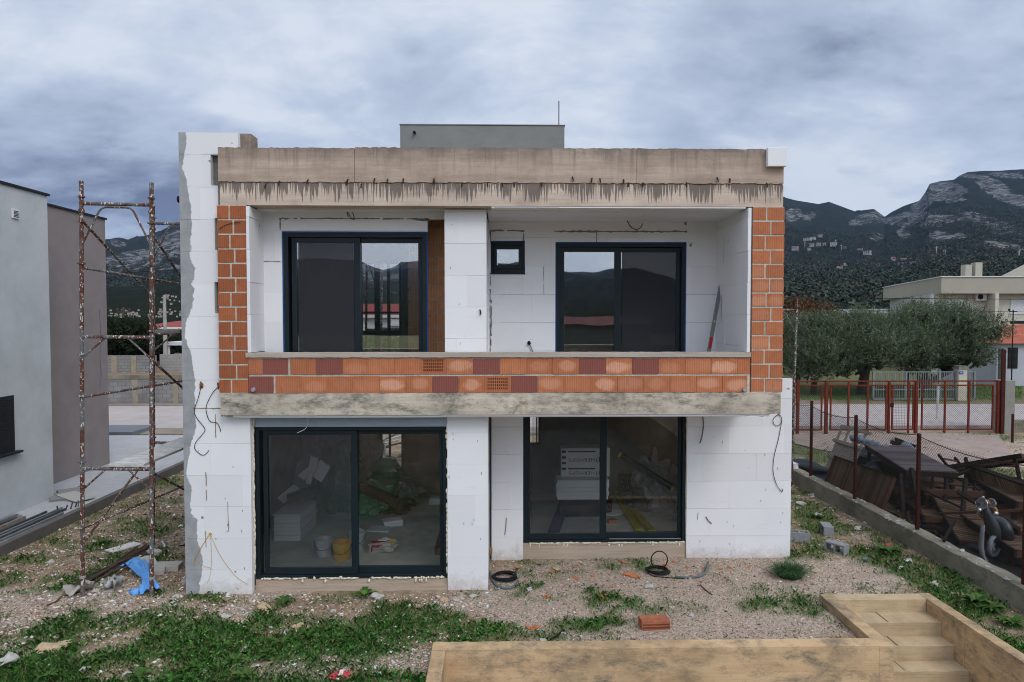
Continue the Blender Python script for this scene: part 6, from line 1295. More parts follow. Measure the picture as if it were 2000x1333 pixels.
# blue sheet twisted round the standard
BLUE = tinted('bright_blue_sheet', .5, .14, 14, spec=.4)
path = [(247, 1118, .20), (262, 1112, .20), (275, 1122, .14), (283, 1133, .11), (287, 1141, .05), (291, 1152, .08), (297, 1163, .16)]; V = []; nw = 12
for k, (px, py, w_) in enumerate(path):
    a = Vector(gp(px, py)); b = Vector(gp(*path[min(k+1, len(path)-1)][:2]))-Vector(gp(*path[max(k-1, 0)][:2])); s = Vector((-b.y, b.x, 0)).normalized()
    for q in range(nw): t = q/(nw-1)*2-1; V.append(a+s*t*w_*1.15+Vector((0, 0, .12+.05*math.sin(q*2.1+k*1.3)+.10*(1-abs(t))-(.1 if k in (0, 6) else 0))))
F = np.array([(k*nw+q, k*nw+q+1, (k+1)*nw+q+1, (k+1)*nw+q) for k in range(len(path)-1) for q in range(nw-1)])
o = np_mesh('plastic_sheet', np.array([tuple(v) for v in V]), F, BLUE, np.tile([(.11, .32, .70)], (len(F), 1))*(.8+.4*rs.rand(len(F), 1)), label='bright blue plastic sheet twisted around the foot of the scaffolding', cat='plastic sheet'); md = o.modifiers.new('thickness', 'SOLIDIFY'); md.thickness = .005; md = o.modifiers.new('smooth', 'SUBSURF'); md.levels = md.render_levels = 1
a = gp(270, 1165); crumple((a[0]+.03, a[1]+.12, a[2]), (.22, .07, .12), 17, None, [(.11, .32, .70)], 'plastic_sheet', 'loose tail of blue plastic left of the scaffolding foot', 'plastic sheet', 9, BLUE, rz=.7)
PAVE = plain('pale_grey_paver', (.38, .37, .34), .9, .12, 8)
for px, py, sz, R, lb in ((328, 1114, (.42, .26, .10), Matrix.Rotation(.12, 3, 'Z'), 'largest pale grey paver lying flat near the fin wall'), (306, 1124, (.26, .24, .09), Matrix.Rotation(.35, 3, 'Z'), 'small pale grey paver beside the scaffolding foot'), (286, 1115, (.30, .26, .07), Matrix.Rotation(.8, 3, 'Z')@Matrix.Rotation(.45, 3, 'X'), 'tilted pale paver propped on the blue sheet')):
    a = gp(px, py); m = MB(); m.obox((a[0], a[1], a[2]+sz[2]/2+(.08 if 'tilted' in lb else 0)), sz, R, jit=.006); m.build('paver', PAVE, label=lb, cat='paver', bevel=.005)
m = MB(); a = gp(241, 1070); m.obox((a[0], a[1], a[2]+.02), (.26, .56, .025), Matrix.Rotation(-.55, 3, 'Z')); m.build('insulation_offcut', eps_mat('dirty_polystyrene'), label='flat white insulation offcut on the dirt behind the scaffolding', cat='insulation', bevel=.004)
for px, py, r in ((272, 1100, .08), (283, 1099, .10), (300, 1085, .12)): a = gp(px, py); m = MB(); m.blob((a[0], a[1], a[2]+r*.5), (r, r*.8, r*.7), px, .35); m.build('stone', STONE, label='pale limestone lying loose on the building plot', cat='stone', group='loose pale stones')
# on the neighbour's pavement
STEEL = plain('galvanised_steel', (.26, .275, .29), .5, .2, 5, metal=.5); DSTEEL = plain('dark_steel', (.07, .075, .08), .6, .3, 6, metal=.3)
for i, (x, y1, mt) in enumerate(((-9.33, 14.6, STEEL), (-9.40, 14.9, DSTEEL), (-9.47, 14.75, STEEL), (-9.54, 14.8, DSTEEL), (-9.61, 15.0, STEEL), (-9.69, 14.7, DSTEEL))):
    m = MB(); m.bar((x, 10.4, .20), (x+rnd.uniform(-.03, .06), y1, .20), .04, .045); m.build('steel_bar', mt, label='long thin steel bar laid along the kerb of the neighbouring house', cat='steel bar', group='steel bars along the kerb')
for i, (x, y1, z, mt) in enumerate(((-9.88, 14.25, .21, GREYWOOD), (-10.0, 14.3, .215, STEEL), (-10.13, 14.4, .22, STEEL), (-9.95, 14.1, .30, STEEL))):
    m = MB(); holed(m, [-.055, -.045, .045, .055], [-.03, .02, .03], {(1, 0)}, 0, y1-10.8, None, (x, 10.8, z)); m.build('steel_channel', mt, label=('grey timber lath beside the steel channels', 'steel channel lying next to the timber lath', 'steel channel closest to the white house wall', 'steel channel lying on top of the others')[i], cat='steel channel')
for i, (px, py) in enumerate(((113, 1000), (128, 998), (138, 995), (147, 992), (153, 990))): a = G(px, py, .18); m = MB(); m.bar((a[0], a[1], .19), (a[0]+rnd.uniform(-.1, .1), a[1]+rnd.uniform(-.05, .1), .30), .022, .022); m.build('steel_stub', DSTEEL, label='short dark steel stub among the bars on the neighbouring pavement', cat='steel stub', group='steel stubs on the pavement')
for i, (px, py, s, lb) in enumerate(((122, 972, .5, 'cracked grey slab against the white wall corner'), (138, 963, .45, 'broken grey slab beneath the taupe wall'), (148, 974, .4, 'pale narrow slab strip in front of the broken slabs'))): a = G(px, py, .18); m = MB(); m.obox((a[0], a[1], .205), (s, s*1.3 if i < 2 else .9, .04), Matrix.Rotation(.5+i*.25, 3, 'Z'), jit=.03); m.build('broken_slab', PAVE if i == 2 else plain('grey_slab', (.22, .215, .21), .9), label=lb, cat='slab')
# rubble heaps beyond
for i in range(34):
    px, py = rnd.uniform(222, 352), rnd.uniform(858, 902); a = gp(px, py)
    if a[0] < -9.3 and i % 3: continue
    m = MB(); s = rnd.uniform(.07, .22); m.obox((a[0], a[1], a[2]+s*.3), (s*1.6, s, s*.6), Matrix.Rotation(rnd.uniform(0, 3), 3, 'Z')@Matrix.Rotation(rnd.uniform(-.4, .4), 3, 'X'), jit=s*.2); m.build('rubble_lump', rnd.choice((STONE, STONET, CIND, PAVE)), label='broken lump of rubble on the dirt behind the scaffolding', cat='rubble', group='rubble behind the scaffolding')
for i in range(16):
    x, y = rnd.uniform(-4.2, -1.6), rnd.uniform(18.6, 22.5); m = MB(); m.obox((x, y, .12+rnd.uniform(0, .4)), (rnd.uniform(.8, 1.6), .12, .04), Matrix.Rotation(rnd.uniform(-.5, 1.4), 3, 'Z')@Matrix.Rotation(rnd.uniform(-.3, .3), 3, 'Y')); m.build('scrap_board', rnd.choice((GREYWOOD, PLANKB, PLANKW)), label='scrap board in the heap behind the house, seen through the back window', cat='board', group='scrap boards behind the house')

# ------------------------------------------------------------------ balcony: levelling straightedge
a, b = Vector(P(1373, 752, 11.5)), Vector(P(1413.5, 525, YR-.06)); lv = thing('levelling_straightedge', 'grey aluminium straightedge leaning in the balcony corner', 'straightedge', tuple(a)); m = MB(); m.bar(a, b, .062, .03, up=(0, 1, 0)); m.build('bar', plain('brushed_aluminium', (.20, .205, .21), .5, .1, 4, metal=.6), lv, bevel=.004)
d = (b-a).normalized()
for t0, t1, mt in ((.30, .40, plain('red_sticker', (.4, .03, .03), .5)), (.985, 1.003, BLACK)): m = MB(); m.bar(a.lerp(b, t0), a.lerp(b, t1), .05 if t0 < .9 else .08, .034, up=(0, 1, 0)); m.build('sticker' if t0 < .9 else 'end_cap', mt, lv)
m = MB(); m.lathe([(.018, 0), (.018, .004)], a.lerp(b, .93)+Vector((0, -.018, 0)), 12, R=Matrix.Rotation(math.pi/2, 3, 'X')); m.build('grip_hole', BLACK, lv)
m = MB(); m.bar(a.lerp(b, .525), a.lerp(b, .54), .03, .034, up=(0, 1, 0)); m.build('vial', plain('green_vial', (.3, .6, .05), .3), lv)

# ------------------------------------------------------------------ inside, left room
FZ = .162
def fp(px, py, z=FZ): return G(px, py, z)
EPS_IN = plain('insulation_board_white', (.80, .81, .82), .9, .06, 5)
c = fp(552, 1058); z = FZ
for i in range(7):
    m = MB(); h_ = (.11, .075, .08, .075, .08, .05, .04)[i]; m.obox((c[0]+rnd.uniform(-.015, .015)+.10, c[1]+.52+rnd.uniform(-.02, .02), z+h_/2), (.5, 1.0, h_-.006), Matrix.Rotation(-.04+rnd.uniform(-.02, .02), 3, 'Z')); m.build('insulation_board', EPS_IN, label='white insulation board in the stack behind the left sash', cat='insulation', group='boards stacked behind the left sash', bevel=.004); z += h_
def bucket(px, py, r, h, mat_, label, spill=False):
    a = fp(px, py); a = (a[0], a[1]+r, FZ+.002); t = thing('bucket', label, 'bucket', a); m = MB(); m.lathe([(r*.82, 0), (r*.98, h*.86), (r*1.04, h*.87), (r*1.05, h), (r*.97, h), (r*.95, h*.9), (r*.78, .02)], a, 22); m.build('body', mat_, t, smooth=False)
    m = MB(); pts = [(a[0]+r*1.06*math.cos(k/12*math.pi+math.pi), a[1]-r*1.03*abs(math.sin(k/12*math.pi))-.005, a[2]+h*.86-h*.42*math.sin(k/12*math.pi)) for k in range(13)]; m.tube(pts, .005, 5); m.build('handle', DSTEEL, t)
    return t
bucket(629, 1091, .155, .30, plain('plaster_stained_bucket', (.55, .56, .57), .8, .35, 12), 'plaster-stained white bucket behind the left sash'); bucket(664, 1099, .16, .31, plain('yellow_bucket', (.78, .42, .03), .6, .15, 8), 'yellow plastic bucket standing beside the white one'); bucket(694, 1082, .15, .36, plain('grey_white_bucket', (.45, .47, .47), .7, .25, 10), 'pale bucket half hidden by the middle stile')
BAGG = plain('green_rubbish_bag', (.085, .30, .165), .35, .35, 9, spec=.6); BAGD = plain('dark_green_bag', (.045, .14, .095), .4, .35, 8, spec=.5); BAGW = plain('whitish_sack', (.42, .42, .42), .7, .3, 9); DARKJ = plain('dark_junk', (.03, .03, .03), .8, .4, 6)
def bag(px, py, rad, mat_, label, seed, name='rubbish_bag', cat='bag', z=FZ, amp=.32):
    a = fp(px, py); m = MB(); m.blob((a[0], a[1]+rad[1]*.6, z+rad[2]*.75), rad, seed, amp, 30, 20, freq=3.2, flat=z); o = m.build(name, mat_, label=label, cat=cat, smooth=False); return o
bag(727, 1008, (.42, .36, .34), BAGG, 'bright green rubbish bag in the middle of the room', 1); bag(655, 1005, (.50, .42, .75), BAGD, 'tall dark green rubbish bag behind the insect screen', 2); bag(748, 968, (.55, .40, .45), BAGG, 'green rubbish bag against the back of the heap', 3); bag(640, 975, (.75, .5, .95), BAGW, 'big grey-white sack in the heap behind the screen', 4, 'sack', 'sack'); bag(712, 965, (.42, .4, 1.0), BAGW, 'stuffed white sack below the back window', 5, 'sack', 'sack')
bag(590, 985, (.5, .4, .55), BAGW, 'crumpled white sack behind the board stack', 6, 'sack', 'sack'); bag(620, 962, (1.1, .6, 1.25), DARKJ, 'dark heap of site waste in the back corner', 7, 'waste_heap', 'waste'); bag(650, 950, (.55, .35, 1.5), BAGD, 'dark green bag on top of the waste heap', 8)
for i, (p, q, w_) in enumerate((((548, 978, 13.2), (580, 952, 13.5), .16), ((588, 934, 13.3), (608, 918, 13.5), .16), ((602, 945, 13.4), (607, 925, 13.4), .10), ((609, 922, 13.5), (615, 893, 13.5), .16), ((618, 935, 13.6), (636, 905, 13.6), .26))):
    m = MB(); m.bar(P(*p), P(*q), w_, .05, up=(0, -1, .5)); m.build('insulation_offcut', EPS_IN, label=('long white offcut leaning on the waste heap, lowest of five', 'short diagonal white offcut high on the waste heap', 'small upright white offcut on the waste heap', 'topmost narrow white offcut on the waste heap', 'wide white offcut board lying on the waste heap')[i], cat='insulation')
m = MB(); m.bar(P(562, 975, 13.0), P(632, 950, 13.2), .3, .12); m.build('dark_board', DARKJ, label='dark board lying across the waste heap', cat='board')
m = MB(); m.tube([P(700, 950, 14.0), P(740, 966, 13.8), P(782, 986, 13.4)], .115, 14); m.build('carpet_roll', plain('brown_roll', (.095, .065, .045), .9, .3, 7), label='long brown roll lying across the green bags', cat='roll')
bag(765, 1005, (.38, .3, .13), DARKJ, 'flat dark cloth at the end of the brown roll', 9, 'dark_cloth', 'cloth'); bag(790, 985, (.24, .22, .24), plain('clear_plastic_bag', (.30, .31, .30), .25, .35, 10, spec=.7), 'clear plastic bag at the end of the brown roll', 10)
a = fp(800, 988); m = MB(); m.obox((a[0], a[1], FZ+.07), (.26, .2, .13), Matrix.Rotation(.2, 3, 'Z')); m.build('carton', plain('cardboard', (.16, .10, .065), .9), label='small brown carton beside the clear plastic bag', cat='carton'); m = MB(); m.obox((a[0]-.02, a[1]-.13, FZ+.09), (.15, .02, .10)); m.build('paper_label', WHITE, label='white card leaning on the small brown carton', cat='card')
a = fp(742, 1035); m = MB(); m.obox((a[0], a[1], FZ+.02), (.45, .34, .03), Matrix.Rotation(-.15, 3, 'Z'), jit=.02); m.build('insulation_offcut', EPS_IN, label='flat white offcut lying on the screed before the green bag', cat='insulation'); a = fp(766, 1026); m = MB(); m.obox((a[0], a[1], FZ+.06), (.36, .22, .11), Matrix.Rotation(.35, 3, 'Z'), jit=.02); m.build('insulation_offcut', EPS_IN, label='thick white offcut block beside the flat one on the screed', cat='insulation')
a = fp(746, 1082); cb = thing('cement_bag', 'empty white, red and yellow cement bag lying on the screed', 'cement bag', (a[0], a[1], FZ)); Rz = Matrix.Rotation(.35, 3, 'Z')
m = MB(); m.blob((a[0], a[1]+.12, FZ+.11), (.24, .15, .12), 3, .35, 20, 12, freq=3, flat=FZ, R=Rz); m.build('paper_sack', plain('white_paper_sack', (.52, .50, .47), .8, .2, 9), cb)
CR, CY = plain('red_print', (.36, .02, .03), .7), plain('yellow_print', (.6, .42, .04), .7)
def patch(u0, u1, v0, v1, mat_, name):
    m = MB(); q = []
    for u in np.linspace(u0, u1, 7):
        for v in (v0, v1): p = Rz@Vector((u*.24, -.15*math.cos(v)*math.sqrt(max(0, 1-u*u*.8))-.012, .12*math.sin(v)+.004)); q.append((a[0]+p.x, a[1]+.12+p.y-.015, FZ+.11+p.z+.006))
    m.add(q, [(i*2, i*2+2, i*2+3, i*2+1) for i in range(6)]); o = m.build(name, mat_, cb); o.modifiers.new('thickness', 'SOLIDIFY').thickness = .004
patch(-.9, .5, .15, .45, CR, 'red_band'); patch(-.9, .4, .9, 1.25, CR, 'red_band'); patch(.5, .8, .1, 1.2, CY, 'yellow_band'); patch(-.95, -.85, -.6, .3, CR, 'red_band')
m = MB(); a = fp(838, 962); m.obox((a[0]+.1, a[1]+.1, FZ+.38), (.75, .05, .55), Matrix.Rotation(-.2, 3, 'X')); m.build('insulation_board', EPS_IN, label='white board leaning on the back wall beside the door frame', cat='insulation'); a = fp(852, 985); m = MB(); m.obox((a[0]+.1, a[1]+.1, FZ+.07), (.5, .3, .14)); m.build('insulation_board', EPS_IN, label='white board lying flat below the leaning board', cat='insulation')
crumple((fp(822, 972)[0], fp(822, 972)[1], FZ+.08), (.34, .16, .16), 21, None, [(.45, .48, .52)], 'plastic_film', 'bluish white plastic film heaped before the leaning board', 'plastic sheet', 9, FILM)
pal = thing('wooden_pallet', 'edge of a brown wooden pallet inside the right sash', 'pallet', (*fp(862, 1085)[:2], FZ)); a = fp(862, 1085)
for k in range(3): m = MB(); m.box(a[0]-.12, a[0]+.9, a[1]+.02+k*.4, a[1]+.12+k*.4, FZ, FZ+.10); m.build('block_rail', plain('pallet_wood', (.23, .15, .085), .9, .3, 8) if k == 0 else bpy.data.materials['pallet_wood'], pal)
for k in range(5): m = MB(); m.box(a[0]-.12+k*.2, a[0]+.0+k*.2, a[1], a[1]+.95, FZ+.101, FZ+.122); m.build('deck_board', bpy.data.materials['pallet_wood'], pal)
m = MB(); m.bar(P(858, 1112, 11.35), P(861, 1090, 11.4), .02, .02); m.build('white_strip', WHITE, label='thin white strip standing just inside the right sash', cat='strip')

# ------------------------------------------------------------------ inside, right room
Ys = 14.2; zb_ = PZ(977, Ys); zt_ = PZ(939, Ys); x0, x1 = PX(1087, Ys), PX(1190, Ys); n = 5
m = MB(); m.box(x0+.1, x1-.1, Ys+.05, Ys+.5, FZ, zb_-.003); m.build('carton_stand', DARKJ, label='dark crate carrying the white board stack in the right room', cat='crate')
for i in range(n): m = MB(); h_ = (zt_-zb_)/n; m.box(x0+rnd.uniform(-.01, .03), x1+rnd.uniform(-.02, .02), Ys+rnd.uniform(-.01, .02), Ys+.5, zb_+i*h_, zb_+(i+1)*h_-.004); m.build('insulation_board', EPS_IN, label='white insulation board in the stack below the printed pack', cat='insulation', group='boards stacked below the printed pack')
pk = thing('insulation_pack', 'printed white pack of insulation boards standing upside down on the board stack', 'insulation pack', ((x0+x1)/2, Ys+.3, zt_)); Yp = Ys+.32; m = MB(); m.box(PX(1097, Yp), PX(1192, Yp), Yp, Yp+.45, zt_+.002, PZ(877, Yp)); m.build('wrapped_boards', EPS_IN, pk)
INK = plain('black_ink', (.02, .02, .022), .7); INKR = plain('red_ink', (.42, .025, .03), .7)
def text(body, cx_, cz, h, mat_, parent, name, width=None):
    cu_ = bpy.data.curves.new(name, 'FONT'); cu_.body = body; cu_.size = 1; cu_.extrude = .004; cu_.align_x = 'CENTER'; cu_.align_y = 'CENTER'; ob = bpy.data.objects.new(name, cu_); C.objects.link(ob); bpy.context.view_layer.update()
    me = bpy.data.meshes.new_from_object(ob.evaluated_get(bpy.context.evaluated_depsgraph_get())); bpy.data.objects.remove(ob); v = np.array([p.co[:] for p in me.vertices]); s = h/(v[:, 1].max()-v[:, 1].min()); sx2 = s if width is None else width/(v[:, 0].max()-v[:, 0].min())
    o_ = base(parent)
    for p, q in zip(me.vertices, v): p.co = (cx_-q[0]*sx2-o_[0], Yp-.004-q[2]*.2-o_[1], cz-q[1]*s-o_[2])     # turned upside down
    me.materials.append(mat_); ob = bpy.data.objects.new(name, me); C.objects.link(ob); ob.parent = parent; return ob
for zrow, hh in ((898.5, 7.5), (924.5, 6.5)):
    z = PZ(zrow, Yp); hgt = hh/FPX*Yp; text('THERM', PX(1151, Yp), z, hgt, INK, pk, 'lettering', 37/FPX*Yp); text('EPS', PX(1121, Yp), z, hgt, INKR, pk, 'lettering', 20/FPX*Yp)
    m = MB(); xq = PX(1175, Yp); m.box(xq-.05, xq+.03, Yp-.006, Yp-.001, z-hgt*.55, z+hgt*.55); m.build('red_emblem', INKR, pk)
for y_ in (883, 916.5):
    m = MB(); m.box(PX(1110, Yp), PX(1164, Yp), Yp-.006, Yp-.001, PZ(y_+1.4, Yp), PZ(y_-1.4, Yp)); m.build('printed_bar', INK, pk)
for y_ in (883, 894.5, 905.5, 916.5): m = MB(); m.box(PX(1098.5, Yp), PX(1106, Yp), Yp-.006, Yp-.001, PZ(y_+2.4, Yp), PZ(y_-2.4, Yp)); m.build('printed_symbol', INK, pk)
m = MB(); m.bar(fp(1101, 984, FZ+.03), fp(1081, 1041, FZ+.03), .22, .03); m.build('blue_board', plain('dark_blue_board', (.02, .055, .17), .6), label='dark blue board lying on the floor of the right room', cat='board')
YEL = plain('yellow_profile_wrap', (.36, .33, .02), .45, .25, 8)
for p, q, lb in (((1203, 962), (1248, 1036), 'yellow wrapped profile bundle on the left of the pair'), ((1213, 970), (1274, 1038), 'yellow wrapped profile bundle on the right of the pair')): m = MB(); m.bar(fp(*p, FZ+.05), fp(*q, FZ+.05), .15, .06); m.build('profile_bundle', YEL, label=lb, cat='profile bundle', bevel=.01)
bb = thing('wrapped_bundle', 'long black film-wrapped bundle leaning over the grey sacks', 'bundle', P(1265, 925, 13.6)); p, q = Vector(P(1214, 890, 13.8)), Vector(P(1313, 953, 13.3)); m = MB(); m.bar(p, q, .15, .10); m.build('black_wrap', plain('black_film', (.012, .012, .013), .25, .3, 10, spec=.6), bb, bevel=.01)
for s, e in ((q, q+(q-p).normalized()*.03), (p-(q-p).normalized()*.05, p)): m = MB(); m.bar(s, e, .12, .08); m.build('yellow_end', plain('yellow_end_paper', (.55, .40, .05), .6) if 'yellow_end_paper' not in bpy.data.materials else bpy.data.materials['yellow_end_paper'], bb)
GSACK = plain('grey_plastic_sack', (.26, .265, .27), .5, .35, 9, spec=.5)
bag(1293, 1005, (.33, .3, .40), GSACK, 'pale grey sack with pointed folds, nearest in the right room', 31, 'sack', 'sack', amp=.4); bag(1275, 985, (.42, .32, .62), GSACK, 'tall grey plastic sack beneath the black bundle', 32, 'sack', 'sack', amp=.4); bag(1325, 990, (.28, .3, .5), GSACK, 'grey sack against the right side of the window', 33, 'sack', 'sack'); bag(1252, 1000, (.32, .25, .25), plain('dark_green_grey_sack', (.10, .115, .10), .6, .4, 8), 'low greenish grey sack in front of the black crate', 34, 'sack', 'sack')
a = fp(1234, 975); m = MB(); n = 7; xs_ = [-.25]; 
for i in range(n): xs_ += [-.25+.02+i*.068, -.25+.06+i*.068]
xs_ += [.25]; zs_ = [0]
for i in range(4): zs_ += [.03+i*.09, .09+i*.09]
zs_ += [.39]; holed(m, xs_, zs_, {(i, k) for i in range(1, len(xs_)-1, 2) for k in range(1, len(zs_)-1, 2)}, 0, .3, None, (a[0], a[1]+.2, FZ+.1)); m.build('plastic_crate', plain('black_crate', (.02, .02, .022), .5), label='black latticed plastic crate behind the yellow bundles', cat='crate')
m = MB(); a = fp(1183, 1000); m.lathe([(.13, 0), (.155, .3), (.15, .3), (.12, .02)], (a[0], a[1], FZ+.02), 18); m.build('black_tub', BLACK, label='black tub standing behind the middle stile of the right window', cat='tub'); m = MB(); m.lathe([(.26, 0), (.26, .018)], (a[0]+.08, a[1]-.05, FZ), 20); m.build('tub_lid', EPS_IN, label='pale round lid under the black tub', cat='lid')
m = MB(); a = fp(1320, 1017); m.obox((a[0], a[1], FZ+.07), (.13, .08, .13), Matrix.Rotation(.1, 3, 'Z')); m.build('small_box', plain('pale_box', (.4, .41, .42), .7), label='small pale box at the right end of the right window', cat='box'); m = MB(); m.tube([fp(1189, 1051, FZ+.05), fp(1222, 1048, FZ+.05)], .035, 10); m.build('white_tube', plain('greenish_white_tube', (.42, .48, .46), .5), label='greenish white tube on the floor just inside the right window', cat='tube')
m = MB(); a = fp(1195, 1022); m.obox((a[0], a[1], FZ+.04), (.18, .12, .07), Matrix.Rotation(.3, 3, 'Z')); m.build('brick', SHARD, label='single brick on the floor beside the middle stile', cat='brick')

# ------------------------------------------------------------------ the fenced yard on the right
def slat_mat(name, c):
    m, t = new_mat(name); p = t.pos(); i = t.n('ShaderNodeNewGeometry').outputs['Random Per Island']; k = t.math('ADD', t.math('MULTIPLY', i, .9), t.math('MULTIPLY', t.noise(p, 9, 5, .65), .8))
    return finish(m, t, t.ramp(k, [(.25, tuple(v*.5 for v in c)), (1.2 if False else 1.0, tuple(v*1.7 for v in c))]), .85, None, spec=.1)
DW = plain('dark_stained_timber', (.016, .013, .012), .8, .35, 9, spec=.1); BW = plain('red_brown_timber', (.07, .035, .024), .8, .3, 9); SLW = slat_mat('brown_slat_timber', (.072, .047, .031)); GW = slat_mat('grey_slate_timber', (.055, .047, .049))
def bench(label, L, W_, H, slat, back=True, legs=True, cat='bench', name='slatted_bench', endb=True):
    t = thing(name, label, cat, (0, 0, 0)); r = .1
    for s in (-1, 1): m = MB(); m.box(s*W_/2-.025, s*W_/2+.025, -L/2, L/2, H-r, H+.03); m.build('side_rail', DW, t, bevel=.004)
    for y in (-L/2, L/2-.04): m = MB(); m.box(-W_/2+.026, W_/2-.026, y, y+.04, H-r, H+.03); m.build('end_rail', BW, t)
    m = MB(); n = int((L-.1)/.085)
    for k in range(n): y = -L/2+.05+k*(L-.1)/n; m.box(-W_/2+.027, W_/2-.027, y, y+(L-.1)/n*.64, H-.035, H-.012)
    m.build('slats', slat, t)
    if legs:
        for x in (-1, 1):
            for y in (-1, 1): m = MB(); m.bar((x*(W_/2-.06), y*(L/2-.25), H-.04), (x*(W_/2-.03), y*(L/2-.18), 0), .07, .07, up=(1, 0, 0)); m.build('leg', DW, t)
    if back:
        for x in (-1, 1): m = MB(); m.bar((x*(W_/2-.01), L/2-.22, H-.09), (x*(W_/2-.01), L/2+.02, H+.42), .08, .05, up=(1, 0, 0)); m.build('arm_post', DW, t)
        m = MB(); m.bar((-W_/2+.03, L/2-.03, H+.28), (W_/2-.03, L/2-.03, H+.28), .04, .05); m.build('cross_rail', BW, t)
    return t
def table(label, L, W_, H, top):
    t = thing('timber_table', label, 'table', (0, 0, 0)); m = MB(); n = 26
    for k in range(n): y = -L/2+k*L/n; m.box(-W_/2, W_/2, y, y+L/n*.86, H-.03, H)
    m.build('tabletop', top, t)
    for s in (-1, 1): m = MB(); m.box(s*(W_/2-.03)-.02, s*(W_/2-.03)+.02, -L/2, L/2, H-.14, H-.031); m.build('apron', DW, t)
    for y in (-L/2, L/2-.03): m = MB(); m.box(-W_/2+.051, W_/2-.051, y, y+.03, H-.14, H-.031); m.build('apron', DW, t)
    for x in (-1, 1):
        for y in (-1, 1): m = MB(); m.bar((x*(W_/2-.09), y*(L/2-.15), H-.1), (x*(W_/2-.05), y*(L/2-.08), 0), .08, .08, up=(1, 0, 0)); m.build('leg', DW, t)
    return t
def put(o, near, far, z):      # lay a copy's long side from the near to the far point
    a, b = Vector(near), Vector(far); c = (a+b)/2; o.location = (c.x, c.y, z); o.rotation_euler = (0, 0, math.atan2(b.y-a.y, b.x-a.x)-math.pi/2); return o
ZT = 1.16; nl, nr_, fl = Vector(G(1788, 923, ZT)), Vector(G(1848, 914.5, ZT)), Vector(G(1704.5, 872, ZT)); W1, L1 = (nr_-nl).length, (fl-nl).length; mid = (nl+nr_)/2
t1 = put(table('dark low table with a grey slatted top, stacked highest on the pile', L1, W1, .40, GW), mid, mid+(fl-nl), ZT-.40)
t2 = bench('dark brown slatted bench frame carrying the grey-topped table', L1+.25, W1+.12, .74, SLW, back=False); put(t2, mid+Vector((.38, -.12, 0)), mid+Vector((.38, -.12, 0))+(fl-nl), .02)
for x in (-1, 1):
    pass
ZB = .80; bl, br_, nl2 = Vector(G(1913, 938, ZB)), Vector(G(1955, 927, ZB)), Vector(G(2000, 982, ZB)); dirn = (nl2-bl).normalized(); mid2 = (bl+br_)/2; W2 = (br_-bl).length
b1 = put(bench('red-brown slatted bench with an arm frame, stacked topmost at the right edge', 2.3, W2, .36, SLW), mid2+dirn*2.3, mid2, ZB-.36)
b2 = dup(b1, label='slatted bench under the topmost one at the right edge'); put(b2, mid2+dirn*2.9+Vector((-.35, -.1, 0)), mid2+dirn*.6+Vector((-.35, -.1, 0)), .09)
b3 = dup(t2, label='dark slatted bench frame standing low behind the old scooter'); put(b3, mid2+dirn*3.7+Vector((-.75, .2, 0)), mid2+dirn*1.3+Vector((-.75, .2, 0)), -.34)
b4 = dup(t1, label='dark low table with a grey top on the grass behind the bench pile'); put(b4, (mid.x+1.75, mid.y-.2, 0), (mid.x+1.9, mid.y+1.7, 0), -.02)
b5 = dup(t2, label='dark timber bench frame at the bottom of the pile beside the low wall'); put(b5, mid+Vector((-.02, -.75, 0)), mid+Vector((.05, -.75, 0))+(fl-nl), -.36)
for i, (p, q) in enumerate((((1764, 1000, 13.6), (1758, 925, 13.9)), ((1795, 1000, 13.3), (1780, 915, 13.9)), ((1772, 1000, 13.4), (1776, 1030, 13.2)), ((1845, 985, 13.8), (1850, 925, 14.1)), ((1880, 1000, 13.2), (1886, 935, 13.6)), ((1870, 960, 13.2), (1990, 1035, 11.9)), ((1730, 1020, 13.6), (1850, 1035, 13.0)))):
    m = MB(); m.bar(P(*p), P(*q), .07, .06, up=(0, 1, 0)); m.build('loose_timber', DW, label='dark loose timber post among the stacked benches', cat='timber', group='loose timbers in the bench pile')
for o_, l_, r_, s_, lb in ((b1, (9.25, 13.35, .12), (.30, .12, -.25), (.8, .8, .8), 'slatted bench tipped forward beside the low wall, in front of the grey-topped table'), (t2, (10.15, 13.6, .42), (.1, 1.15, .15), (.8, .8, .8), 'dark slatted frame standing on its side between the table and the scooter'), (t2, (8.72, 15.5, .40), (0, -1.2, .08), (.7, .7, .7), 'dark slatted frame on edge close to the low wall, under the grey-topped table'), (b1, (10.75, 14.6, .95), (-.35, .2, .5), (.7, .7, .7), 'small slatted bench lying askew on top of the bench pile')):
    d_ = dup(o_, l_, r_, lb, s_)
for i in range(26):
    s_, e_ = Vector((rnd.uniform(8.5, 10.6), rnd.uniform(12.3, 16.6), rnd.uniform(.05, .9))), Vector((rnd.uniform(-.9, .9), rnd.uniform(-1.0, 1.0), rnd.uniform(-.5, .5))); m = MB(); e_ = s_+e_; e_.z = max(.04, min(.95, e_.z)); m.bar(s_, e_, rnd.uniform(.03, .07), rnd.uniform(.025, .05)); m.build('loose_timber', rnd.choice((DW, DW, BW, GW)), label='dark loose timber post among the stacked benches', cat='timber', group='loose timbers in the bench pile')
